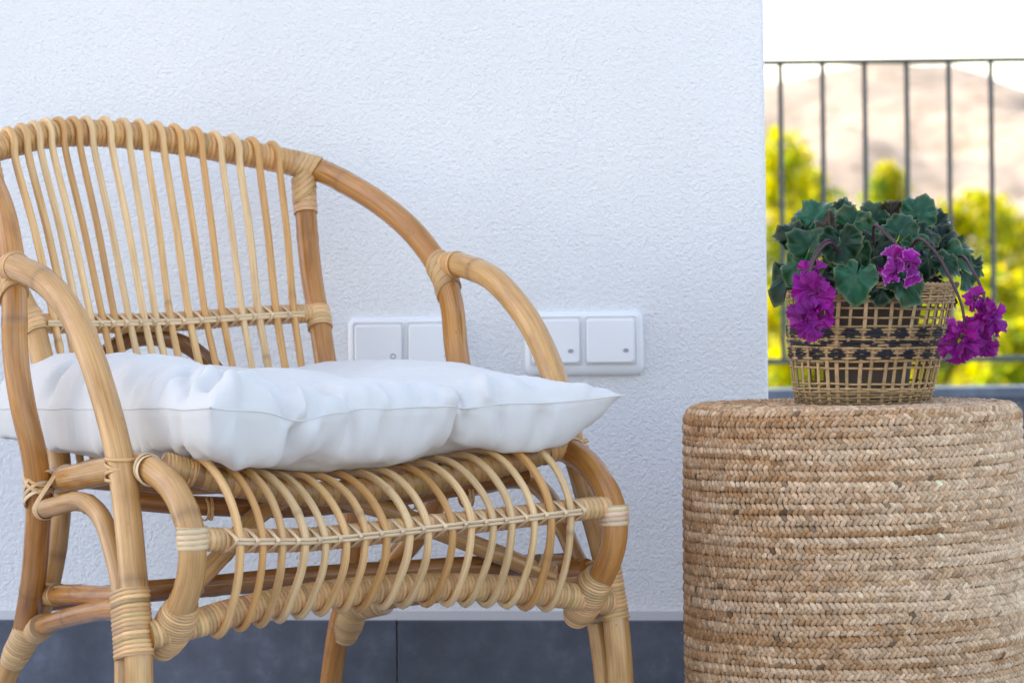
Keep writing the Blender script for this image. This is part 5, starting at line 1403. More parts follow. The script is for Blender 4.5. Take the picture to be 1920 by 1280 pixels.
    [-1190,1437,2247,63,-1,138,60,0,66,57,1,40,54,1,23,52,1,11,50,1,3,49,2,-5,48,2,-9,46,2,-11,44,1,-13,42,2,-18,39,2,-19,34,1,-20,28,1,-24,21,1,-27,19,1,-30,19,1,-25,22,1,-3,27,3,18,29,4,24,32,3,21,35,2,19,38,2,12,42,1,8,44,0,7,45,0,5,47,0,2,47,-1,0,48,0,-1,48,0,-2,48,-1,-3,49,-1,-6,48,0,-5,47,-1,-7,45,-1,-8,43,-1,-9,38,-1,-16,33,0,-20,29,0,-13,26,1,8,26,0,18,29,0,15,34,-2,14,37,-3,12,40,-3,11,42,-5,11,43,-4,9,44,-5,7,46,-5,6,46,-5,5,47,-5,0,48,-4,-1,49,-5,-5,49,-5,-9,49,-4,-16,50,-4,-19,51,-4,-23,54,-3,-27,56,-2,-42,59,-3,-82],
    [-1191,1481,2244,63,0,142,61,0,65,57,0,41,53,1,21,52,2,11,50,1,3,49,2,-5,47,1,-9,46,2,-10,44,2,-16,41,2,-16,39,1,-20,34,2,-21,28,0,-24,23,1,-25,20,0,-27,20,1,-24,24,2,-5,26,3,15,30,3,22,31,3,20,35,3,18,38,1,12,41,1,9,44,1,8,45,0,6,46,0,3,47,0,0,47,-1,-1,48,0,-2,49,-1,-4,48,0,-5,47,-1,-6,47,-1,-8,45,-1,-9,43,-2,-9,38,-1,-13,34,-1,-17,30,0,-12,28,1,6,28,0,15,30,0,14,34,-1,14,38,-3,11,39,-4,12,41,-3,11,43,-5,11,43,-4,8,45,-5,6,46,-5,5,47,-5,1,47,-4,-1,49,-5,-5,49,-5,-10,49,-4,-16,50,-4,-21,51,-4,-24,52,-3,-28,56,-2,-41,58,-3,-79],
    [-1193,1526,2240,65,-1,141,61,0,68,56,1,43,54,1,25,51,1,12,50,2,3,48,1,-6,47,2,-11,46,2,-13,43,2,-16,41,1,-18,38,2,-19,34,1,-21,28,0,-22,25,1,-21,21,0,-20,23,1,-17,25,1,-6,27,3,8,29,3,15,32,3,16,34,2,13,38,2,10,40,1,10,43,1,8,44,1,7,46,0,5,47,0,1,47,-1,0,48,0,-3,48,-1,-5,48,-1,-6,47,-1,-6,46,-1,-9,45,-2,-9,41,-1,-7,39,-1,-9,35,-1,-11,31,-1,-7,30,0,4,30,1,10,32,-1,11,35,-1,11,37,-2,9,39,-3,11,41,-4,12,41,-4,11,43,-4,9,45,-4,7,45,-5,6,46,-5,3,48,-4,0,48,-5,-6,48,-5,-10,50,-4,-15,49,-4,-20,51,-3,-24,52,-4,-27,56,-2,-41,59,-3,-86],
    [-1192,1570,2240,63,0,143,61,-1,74,56,1,48,54,1,25,51,2,10,49,1,3,49,2,-9,47,2,-14,44,2,-15,43,1,-19,41,2,-18,37,1,-22,33,1,-19,29,0,-19,26,0,-17,24,1,-15,24,0,-11,26,2,-5,28,1,3,30,3,8,32,3,10,34,2,10,37,2,8,40,2,9,42,1,8,44,1,8,45,0,5,46,0,2,47,-1,1,48,0,-3,48,-1,-5,47,-1,-6,47,-1,-7,45,-2,-9,43,-1,-9,42,-2,-5,38,-1,-6,36,-1,-5,33,-1,-3,32,0,2,32,0,7,34,-1,8,35,-1,8,38,-2,7,38,-2,8,40,-3,11,41,-4,12,42,-3,10,44,-5,9,45,-4,7,46,-5,4,47,-4,0,48,-5,-5,48,-5,-7,49,-4,-14,50,-4,-17,50,-3,-22,52,-4,-26,56,-2,-44,57,-3,-87],
    [-1195,1615,2239,65,-1,154,61,0,80,56,0,43,53,2,21,51,1,8,50,2,0,48,2,-10,47,1,-15,44,2,-17,42,2,-19,40,1,-21,36,1,-21,33,0,-17,30,0,-15,27,1,-13,26,0,-12,26,0,-8,27,1,-5,29,2,0,30,2,4,33,2,7,34,2,6,36,3,6,40,1,6,41,1,8,43,1,8,45,0,6,46,0,3,47,0,-1,47,-1,-2,47,0,-4,47,-1,-6,46,-1,-8,45,-2,-8,42,-2,-6,41,-1,-4,38,-2,-3,36,-1,-3,35,-1,0,34,0,2,34,0,5,35,-1,5,37,-1,7,37,-1,6,39,-2,6,39,-3,10,41,-3,12,42,-3,12,43,-4,9,44,-4,6,46,-5,5,46,-4,1,48,-5,-2,48,-4,-5,49,-5,-13,49,-4,-17,50,-3,-21,52,-4,-30,55,-2,-47,59,-3,-92],
    [-1192,1659,2244,63,-1,159,59,0,76,56,1,39,53,1,16,51,2,6,50,2,-1,48,1,-10,46,2,-13,44,2,-15,41,1,-21,39,1,-21,35,0,-19,33,1,-15,30,0,-12,28,0,-12,28,0,-9,27,0,-8,29,1,-5,30,1,-2,31,1,3,33,2,4,34,2,4,37,2,4,39,1,4,41,1,5,43,1,7,44,-1,6,45,0,1,46,-1,0,47,0,-3,47,0,-3,46,0,-4,46,-1,-6,43,-1,-6,42,-2,-4,40,-1,-3,38,-2,-1,38,-1,-1,36,0,1,35,-1,2,36,0,4,36,-1,5,37,-1,5,38,-1,6,39,-1,6,39,-2,8,40,-3,10,41,-3,12,43,-4,9,44,-4,7,45,-4,5,46,-4,2,48,-5,-2,48,-4,-4,48,-5,-14,49,-4,-19,50,-3,-25,52,-3,-30,54,-3,-47,56,-3,-86],
    [-1191,1704,2245,64,-2,158,58,0,73,54,1,36,53,1,20,51,2,4,49,2,0,48,2,-12,46,1,-12,43,2,-15,41,1,-19,37,1,-21,35,0,-17,33,0,-14,30,0,-12,30,-1,-10,28,0,-9,29,0,-6,30,0,-5,31,1,-3,31,1,1,34,1,2,35,1,2,37,2,1,39,1,1,41,0,2,42,0,5,44,-1,3,44,-2,2,46,0,-1,46,0,0,47,1,-2,45,1,-2,44,0,-5,43,-1,-3,42,-1,-2,40,-1,0,38,-1,0,38,-1,1,37,-1,1,37,0,2,37,0,4,37,-1,4,38,0,5,38,-1,6,39,-1,5,39,-2,8,40,-2,8,41,-3,12,42,-3,11,43,-4,8,45,-4,5,46,-4,0,47,-5,-3,49,-4,-7,48,-4,-15,49,-4,-19,50,-4,-23,51,-3,-28,55,-3,-45,57,-3,-90],
    [-1166,1742,2238,44,2,161,53,1,66,53,2,39,52,2,22,51,2,9,50,1,0,47,2,-12,45,2,-14,43,1,-15,40,1,-18,38,1,-21,34,0,-16,32,-1,-13,31,0,-11,30,-1,-10,30,0,-8,29,-1,-6,31,0,-5,31,0,-3,32,0,0,34,0,1,36,1,0,37,0,-1,40,1,-3,40,-1,-3,42,-1,3,43,-2,4,45,-2,1,45,-1,1,45,0,-1,46,2,-2,45,2,-3,44,2,-3,42,0,2,42,0,3,40,-1,1,39,-1,2,38,0,1,38,0,2,38,0,3,38,0,3,38,0,4,38,0,5,39,-1,5,38,-1,5,40,-1,6,39,-2,8,41,-3,12,41,-3,12,43,-4,9,45,-4,4,46,-4,1,47,-4,-2,48,-4,-7,48,-4,-13,49,-4,-17,50,-4,-20,51,-3,-26,54,-3,-48,57,-3,-93],
    [-1185,1781,2239,58,5,152,56,3,71,54,2,36,52,2,25,51,2,8,49,2,0,47,2,-9,45,1,-14,43,1,-15,39,1,-21,37,0,-21,34,0,-15,32,0,-12,31,-1,-10,31,-1,-9,30,-1,-7,30,-1,-6,31,-1,-5,31,0,-3,33,-1,0,34,-1,0,36,0,0,37,-1,-3,40,-1,-6,41,-1,-6,41,-2,5,43,-3,8,44,-3,7,44,-1,3,46,1,-2,45,2,-6,45,4,-9,44,2,-5,43,2,4,41,0,6,40,1,3,40,0,2,39,0,2,39,1,2,38,0,2,39,0,3,38,0,4,39,0,4,38,0,5,39,0,5,39,-1,5,40,-2,8,40,-2,12,41,-3,13,43,-4,10,45,-4,5,45,-4,3,47,-4,-1,48,-4,-4,49,-4,-10,48,-4,-14,50,-4,-19,51,-3,-29,54,-3,-51,55,-3,-96],
    [-1196,1825,2233,64,4,148,58,3,69,55,3,44,52,2,22,51,2,8,49,2,-1,47,2,-9,45,1,-10,42,2,-16,39,0,-20,37,0,-20,34,0,-15,32,-1,-12,31,-1,-9,30,-2,-9,31,-1,-7,30,-1,-5,31,-1,-4,31,-2,-3,33,-1,0,34,-2,1,36,-1,0,37,-2,-1,39,-2,-3,41,-2,-4,41,-3,6,43,-3,9,43,-3,7,45,-1,4,46,1,-2,46,3,-7,45,3,-9,44,4,-7,43,2,2,42,2,2,40,1,2,40,1,2,40,1,1,39,1,2,39,1,2,39,1,3,39,0,3,39,0,5,39,0,4,39,0,6,39,0,6,39,-2,8,40,-2,11,41,-3,12,43,-3,9,44,-4,6,46,-4,4,47,-4,0,48,-4,-4,48,-4,-8,48,-4,-14,50,-4,-21,51,-3,-31,53,-3,-50,55,-4,-97],
    [-1199,1869,2231,64,4,144,59,3,73,55,3,40,52,2,23,51,2,8,49,2,-1,47,2,-6,44,1,-11,42,2,-14,39,0,-21,36,0,-20,34,-1,-17,33,-1,-12,31,-2,-9,30,-1,-8,31,-2,-6,30,-1,-6,30,-2,-3,31,-2,-2,33,-2,1,33,-2,2,35,-3,2,37,-3,1,39,-3,1,41,-3,3,41,-3,7,43,-3,9,44,-2,6,45,0,1,46,1,-5,46,2,-8,46,3,-9,45,4,-6,43,3,-2,43,3,0,41,2,0,40,2,1,40,1,1,40,2,1,39,1,1,40,1,3,39,1,3,39,1,4,40,0,5,38,0,5,39,0,7,39,-1,9,40,-3,11,41,-2,11,42,-4,8,45,-3,5,45,-4,3,47,-4,1,48,-4,-4,48,-4,-9,48,-4,-15,50,-3,-24,51,-4,-32,54,-3,-48,57,-4,-100],
    [-1198,1914,2234,61,3,146,59,3,65,55,3,43,52,2,22,51,2,10,49,2,2,46,2,-7,45,1,-11,41,1,-17,39,0,-20,36,0,-23,34,-1,-20,33,-2,-12,31,-1,-9,31,-2,-8,30,-1,-6,29,-2,-5,30,-2,-3,31,-2,0,31,-3,2,33,-4,4,35,-3,4,37,-4,4,38,-3,4,40,-3,6,42,-3,9,44,-3,7,44,-1,3,46,-1,1,46,1,-5,47,2,-6,46,3,-7,46,4,-8,44,3,-5,43,3,-3,41,3,-2,41,2,-1,41,3,0,39,2,0,40,2,1,40,1,2,40,1,3,40,1,4,39,0,4,39,1,5,38,0,8,39,-1,10,39,-2,12,41,-3,11,43,-3,8,44,-3,4,46,-4,2,46,-4,-2,48,-4,-2,48,-4,-11,48,-4,-17,50,-3,-25,51,-4,-32,54,-3,-48,56,-4,-96],
    [-1200,1959,2236,61,3,146,59,2,69,55,3,42,52,2,25,51,2,9,48,2,0,47,1,-8,44,1,-13,41,1,-18,39,0,-21,36,-1,-26,35,-1,-23,33,-1,-14,32,-2,-7,30,-2,-7,29,-1,-8,28,-2,-5,29,-2,-2,30,-3,2,31,-3,4,32,-4,6,35,-4,6,36,-4,7,39,-4,6,41,-3,8,42,-3,8,44,-2,6,45,-1,3,46,0,-1,47,1,-2,47,1,-5,46,3,-6,46,3,-8,45,3,-8,44,3,-7,42,4,-2,42,3,-2,40,3,-2,40,2,-2,40,2,0,40,2,2,40,1,3,40,1,3,40,1,3,39,1,5,39,0,11,38,-1,13,39,-1,11,41,-3,10,42,-3,6,44,-4,6,46,-3,1,46,-4,0,48,-4,-5,48,-4,-12,48,-3,-20,49,-4,-23,51,-4,-33,53,-3,-48,55,-4,-91],
    [-1204,2003,2235,62,3,156,59,2,68,55,3,40,53,2,23,50,2,3,48,1,-2,47,1,-9,43,1,-14,42,0,-16,39,0,-21,37,-1,-23,36,-1,-22,34,-2,-13,32,-1,-11,29,-2,-11,28,-1,-10,27,-1,-7,27,-2,-1,28,-4,5,31,-4,7,32,-4,10,34,-5,9,37,-4,9,40,-3,8,41,-3,8,43,-2,8,44,-2,5,46,-1,2,46,0,0,47,1,-2,47,1,-5,47,2,-5,46,3,-7,45,2,-9,45,3,-8,43,4,-5,42,3,-3,41,4,-5,40,3,-4,40,3,-1,40,1,1,40,1,5,40,1,3,41,1,3,39,1,4,38,1,12,39,-1,16,38,-1,11,41,-2,10,42,-3,7,44,-4,5,45,-3,3,47,-4,-3,47,-4,-7,48,-3,-17,49,-4,-20,49,-4,-24,51,-4,-30,52,-3,-44,53,-4,-87],
    [-1211,2048,2228,65,3,159,60,2,70,56,2,38,52,1,19,50,2,2,48,1,0,47,1,-8,43,0,-10,42,0,-16,40,-1,-17,39,-1,-19,36,-1,-17,35,-2,-16,32,-1,-16,28,0,-18,26,-1,-18,25,-1,-12,25,-2,2,28,-4,11,29,-5,12,33,-5,13,35,-4,12,37,-4,11,40,-3,10,42,-3,8,44,-2,7,44,-1,5,46,-1,1,46,0,0,47,0,-2,47,2,-5,47,1,-5,46,2,-6,46,3,-8,46,2,-9,43,4,-5,43,3,-6,41,4,-8,40,4,-10,40,3,-2,39,2,2,40,1,8,40,0,6,41,1,5,40,1,4,39,1,11,39,0,14,39,-1,12,40,-2,12,42,-3,8,44,-3,4,45,-3,1,47,-4,-3,47,-3,-9,48,-4,-18,49,-4,-23,49,-4,-25,51,-4,-31,53,-3,-41,56,-4,-91],
    [-1208,2093,2233,61,2,151,59,2,68,55,1,37,52,2,21,50,1,5,49,1,3,46,0,-4,45,0,-11,42,-1,-13,41,0,-16,40,-2,-16,37,-1,-18,35,-1,-17,32,0,-23,27,-1,-24,24,0,-26,23,-1,-17,23,-2,5,27,-4,17,29,-5,19,32,-5,16,36,-5,14,38,-4,11,40,-3,10,43,-2,8,44,-2,7,44,-1,4,46,-1,1,46,0,-1,47,1,-1,47,1,-4,47,1,-3,47,2,-6,46,2,-8,46,2,-8,45,3,-6,43,4,-8,41,4,-13,40,4,-13,39,4,-7,39,2,5,39,0,11,40,0,10,41,1,9,41,1,6,40,1,7,39,0,11,39,0,14,40,-2,12,42,-2,7,44,-3,3,46,-3,0,46,-4,-4,48,-3,-9,48,-4,-17,48,-4,-21,50,-4,-26,50,-4,-28,53,-3,-42,54,-4,-88],
    [-1209,2138,2230,61,1,155,59,2,71,54,1,39,52,1,24,51,1,8,48,0,2,47,0,-7,45,0,-10,43,-1,-13,42,0,-16,41,-1,-18,38,-1,-18,35,-1,-20,31,-1,-24,26,1,-28,23,0,-27,21,-1,-17,22,-3,10,25,-4,19,29,-5,20,32,-5,16,36,-5,15,39,-4,11,41,-3,9,42,-2,7,44,-2,6,45,-1,5,46,0,0,46,0,-2,47,1,-1,47,1,-3,47,1,-4,46,1,-5,47,2,-7,46,2,-7,45,3,-6,44,3,-7,42,4,-13,39,5,-17,38,3,-9,38,2,5,39,1,14,39,0,11,41,0,10,41,1,9,41,1,5,41,1,6,40,0,13,40,-1,10,43,-2,8,44,-3,3,45,-3,0,47,-4,-3,47,-3,-8,49,-4,-12,48,-4,-16,50,-4,-19,50,-3,-28,54,-4,-45,55,-4,-99],
    [-1212,2183,2226,62,1,162,59,1,76,55,1,42,52,1,24,50,0,7,49,1,-2,48,-1,-9,45,0,-10,44,-1,-14,43,0,-16,40,-1,-19,39,-1,-18,35,-1,-19,31,0,-24,26,0,-28,21,0,-27,20,-1,-17,22,-3,13,24,-4,20,28,-5,19,32,-5,15,36,-5,14,39,-3,12,41,-3,10,43,-3,8,43,-1,7,45,-1,2,46,0,-1,46,0,-3,47,1,-1,46,1,-4,47,1,-4,47,1,-5,47,2,-6,46,2,-7,46,2,-5,44,3,-5,41,4,-12,40,4,-16,38,4,-13,37,2,6,37,1,14,39,0,11,41,0,10,42,1,9,41,1,5,42,1,6,41,0,8,41,-1,10,43,-2,6,44,-2,3,46,-3,-1,47,-3,-1,47,-4,-3,48,-4,-10,49,-4,-13,49,-4,-19,51,-3,-28,54,-4,-51,57,-4,-103],
    [-1211,2227,2232,61,2,158,59,1,79,55,0,43,52,1,21,50,0,5,49,0,-3,48,0,-11,45,0,-13,45,-1,-10,43,-1,-15,41,0,-18,38,-1,-18,36,-1,-19,30,0,-23,26,0,-27,22,-1,-27,20,-1,-17,21,-3,11,24,-4,22,27,-5,21,31,-5,14,36,-4,15,39,-4,11,41,-3,9,42,-2,10,44,-2,6,44,-1,2,45,0,-3,46,1,-3,46,1,-3,47,1,-4,47,1,-4,47,2,-5,46,1,-6,47,2,-4,45,2,-5,45,3,-3,42,3,-10,40,4,-14,38,4,-16,37,2,1,36,1,15,39,0,12,40,1,10,41,0,8,43,1,8,42,1,4,42,0,7,42,0,6,44,-2,7,44,-2,3,46,-3,-1,47,-3,-1,47,-4,-4,48,-4,-9,49,-4,-14,49,-3,-19,51,-4,-30,54,-4,-51,56,-4,-99],
    [-1215,2272,2228,64,1,161,59,1,76,55,1,44,52,0,19,51,1,5,49,0,-2,47,-1,-12,46,0,-11,45,-1,-12,43,0,-12,41,-1,-16,39,-1,-18,36,-1,-19,31,-1,-23,26,0,-25,22,-1,-27,21,-1,-17,21,-3,9,23,-4,21,26,-4,24,31,-5,16,36,-4,13,39,-4,10,41,-3,9,42,-3,9,42,-1,8,44,-1,1,44,0,-4,46,1,-3,46,1,-5,46,1,-4,47,1,-5,46,2,-4,47,1,-5,46,2,-3,46,2,-4,45,3,-3,43,3,-6,41,3,-12,38,4,-16,37,2,-5,36,1,13,38,1,14,39,0,10,41,1,8,43,0,7,42,1,7,43,0,5,43,0,6,44,-1,5,45,-2,2,46,-3,-1,46,-3,-3,48,-4,-4,48,-4,-10,48,-3,-13,50,-4,-21,51,-4,-29,54,-4,-50,55,-4,-93],
    [-1212,2317,2232,61,1,150,59,1,75,55,0,41,52,1,21,51,0,5,48,0,1,48,0,-9,46,-1,-11,44,0,-11,44,-1,-14,41,-1,-15,40,-1,-17,36,-1,-17,32,-1,-23,26,-1,-23,23,-1,-25,22,-1,-17,21,-3,4,22,-4,23,26,-4,24,31,-4,16,35,-4,11,40,-4,10,41,-4,8,41,-3,8,42,-2,8,42,-1,0,43,1,-2,45,1,-4,45,2,-5,46,1,-5,46,2,-5,47,1,-5,46,2,-2,47,2,-3,46,1,-4,45,3,-1,44,2,-4,41,4,-9,39,3,-15,37,2,-10,37,2,9,37,1,14,39,0,13,40,1,7,42,0,7,44,1,5,43,0,7,44,-1,5,44,-1,4,45,-2,0,46,-2,0,46,-3,0,47,-4,-4,48,-3,-9,49,-4,-14,49,-4,-21,52,-4,-28,54,-4,-50,57,-4,-97],
    [-1214,2362,2227,63,0,153,59,1,70,55,1,38,52,0,19,50,0,5,49,0,2,47,0,-6,45,0,-9,45,-1,-11,43,0,-13,42,-1,-14,40,-1,-15,37,-1,-17,33,-2,-21,28,-1,-21,23,-2,-25,22,-2,-18,21,-2,4,23,-3,21,26,-4,25,31,-4,15,36,-4,11,39,-5,8,41,-4,6,41,-3,6,41,-3,6,40,-1,-1,42,1,0,43,1,-2,45,2,-6,45,2,-4,47,2,-5,46,2,-5,46,2,0,46,2,-3,46,2,-2,45,2,-3,45,2,-1,42,3,-8,40,3,-11,38,2,-12,37,2,3,37,1,13,38,1,15,41,1,8,42,0,5,43,0,5,44,0,6,44,0,6,44,-1,2,45,-2,0,46,-2,3,46,-3,0,47,-4,-2,48,-3,-9,48,-4,-13,50,-4,-19,52,-4,-30,54,-4,-49,57,-5,-99],
    [-1213,2406,2228,62,1,151,59,1,67,55,0,32,52,1,19,49,0,4,48,0,1,46,0,-4,46,0,-8,44,-1,-9,44,0,-13,42,-1,-12,41,-1,-14,38,-1,-15,34,-2,-20,28,-2,-21,24,-2,-27,22,-2,-18,22,-3,5,24,-2,23,27,-4,22,32,-4,16,36,-5,8,40,-5,7,41,-5,4,40,-4,4,40,-3,5,38,-2,-5,40,1,2,41,3,0,44,3,-4,45,2,-4,46,2,-4,46,2,-4,46,2,-1,46,2,-1,46,2,-4,45,3,-2,44,2,-1,43,3,-5,41,2,-6,40,2,-12,38,2,-2,37,2,10,38,1,16,40,1,8,42,0,5,43,0,4,44,0,5,44,-1,4,45,-1,4,45,-2,2,46,-2,3,46,-3,1,46,-3,-4,48,-3,-7,48,-4,-14,50,-4,-20,52,-4,-29,55,-4,-48,56,-5,-95],
    [-1216,2451,2222,64,1,151,59,0,62,55,1,32,51,0,21,49,0,5,47,1,-3,46,0,-3,45,-1,-6,44,0,-9,44,0,-13,43,0,-12,41,-1,-12,39,-1,-14,35,-2,-17,29,-3,-22,25,-3,-27,23,-2,-19,23,-2,9,25,-3,22,29,-4,19,33,-5,15,38,-6,8,40,-6,3,40,-5,3,40,-5,1,37,-4,1,37,-1,-5,37,1,4,40,3,2,42,4,-2,45,3,-4,46,2,-4,46,3,-4,46,2,-1,45,2,-1,46,2,-4,45,3,-4,44,3,2,43,3,-2,42,2,-4,41,2,-9,39,2,-5,39,1,9,38,2,14,40,0,6,42,0,6,43,0,4,44,0,3,45,-1,4,44,-1,3,45,-2,2,46,-2,3,45,-2,-1,46,-3,-2,47,-4,-5,49,-3,-11,49,-4,-20,52,-4,-27,55,-5,-46,58,-4,-95],
    [-1215,2496,2222,62,0,151,59,1,59,54,0,33,50,1,16,48,0,4,46,0,-7,46,0,-2,44,0,-7,44,0,-9,44,0,-13,43,0,-10,42,0,-14,39,-2,-12,36,-2,-15,31,-2,-19,27,-3,-27,25,-3,-14,25,-2,7,28,-3,20,30,-5,14,35,-6,15,38,-7,5,40,-8,1,39,-6,1,38,-6,0,36,-3,-1,35,-2,-7,35,2,5,38,4,3,42,4,0,44,4,-2,45,3,-5,46,2,-3,46,3,-1,45,2,-1,45,3,-4,45,3,-4,44,3,3,43,4,1,43,2,0,42,2,-10,41,2,-3,40,1,5,39,1,12,41,0,5,42,0,3,43,0,6,44,-1,3,44,-1,2,45,-1,3,45,-2,1,45,-2,2,45,-2,2,46,-3,-2,47,-3,0,47,-3,-7,49,-4,-15,52,-4,-24,55,-4,-44,57,-4,-95],
    [-1215,2541,2223,60,0,152,57,1,63,53,0,23,49,0,16,47,0,-4,46,0,-8,44,0,-8,44,0,-8,44,0,-11,43,1,-10,44,0,-9,42,0,-13,40,0,-11,37,-2,-14,34,-3,-12,29,-3,-20,29,-3,-14,28,-3,2,31,-3,16,33,-6,13,36,-7,12,38,-10,4,39,-9,-5,39,-8,1,35,-5,1,34,-3,-3,33,-1,-10,33,2,8,37,4,3,41,5,0,44,4,-2,45,3,-4,46,3,-2,45,3,-1,45,3,0,45,3,-4,45,4,-5,44,3,4,43,4,4,44,2,-1,43,3,-4,41,1,-4,42,1,7,41,1,9,41,-1,-1,42,0,3,44,-1,3,44,-1,3,44,-1,3,44,-1,1,45,-2,1,45,-2,3,45,-2,2,46,-2,0,46,-2,1,47,-3,-1,48,-4,-12,51,-3,-15,55,-4,-44,58,-4,-103],
    [-1215,2586,2230,56,0,154,55,0,47,51,0,19,47,1,2,46,0,-8,45,0,-13,44,0,-10,44,0,-10,43,0,-7,43,1,-8,44,1,-4,43,1,-14,41,0,-11,39,-1,-10,36,-3,-3,33,-3,-11,33,-3,-9,33,-3,-8,34,-5,11,36,-7,11,38,-10,7,39,-11,-1,38,-11,-9,36,-10,2,32,-7,4,30,-1,-3,32,1,-11,32,1,9,37,5,3,41,5,-2,43,4,-3,45,4,-2,46,4,-1,45,4,1,46,3,0,44,3,-4,45,4,-5,44,3,3,44,4,4,44,3,3,44,2,-3,43,2,-1,42,0,4,43,0,5,42,0,-1,43,-1,0,44,-2,6,44,-1,2,44,-1,-1,44,-2,2,45,-1,1,45,-2,2,45,-2,1,45,-1,-1,45,-2,-3,46,-3,-2,47,-2,-6,50,-3,-8,53,-3,-27,55,-4,-96],
    [-1219,2630,2226,53,1,120,51,0,39,48,0,-3,46,0,1,44,1,-12,45,-1,-8,43,1,-12,45,0,-3,42,1,-10,43,2,0,44,2,-3,44,1,-7,43,1,-5,41,1,-10,39,-2,-3,39,-4,-6,37,-2,-3,38,-5,-2,39,-7,5,39,-9,3,40,-12,1,41,-12,-3,39,-14,-9,35,-14,2,20,-14,5,24,8,-3,33,6,-8,33,-5,8,38,6,4,42,6,-3,44,5,-2,45,5,-2,45,4,1,46,4,0,45,4,1,45,4,-3,45,3,-4,45,4,1,44,3,3,44,2,3,45,2,0,44,2,-2,44,0,4,44,0,3,44,0,-3,44,-1,1,43,-2,4,44,-2,0,44,-2,-1,44,-2,2,46,-1,1,44,-2,2,45,-1,-1,45,-2,-3,45,-1,-4,45,-2,-4,45,-2,-1,48,-2,5,50,-2,-17,51,-3,-70],
    [-1215,2675,2232,39,1,-15,49,1,6,42,0,-7,47,-1,3,38,1,-13,48,-1,5,41,2,-6,50,-2,12,35,5,-16,46,1,4,45,3,1,46,3,4,44,4,0,43,2,-3,43,2,-3,44,-9,10,41,2,-11,44,-7,4,44,-11,5,44,-14,-9,43,-12,1,43,-13,5,42,-18,-2,43,-16,-7,-10,-46,4,13,43,9,43,19,-8,31,-35,0,41,21,0,46,8,-2,44,3,8,45,5,-2,45,5,2,47,5,-4,45,4,1,45,4,1,45,4,1,46,4,-3,46,2,0,43,1,6,48,2,-7,44,2,2,45,0,0,46,0,0,45,0,-3,45,1,1,42,-4,5,46,-4,-4,45,-3,-1,41,-2,7,48,-1,-9,42,-2,6,45,-1,-5,47,-1,-9,43,-1,-2,44,-1,-2,43,-1,7,45,0,5,46,-1,6,46,-3,6],
]
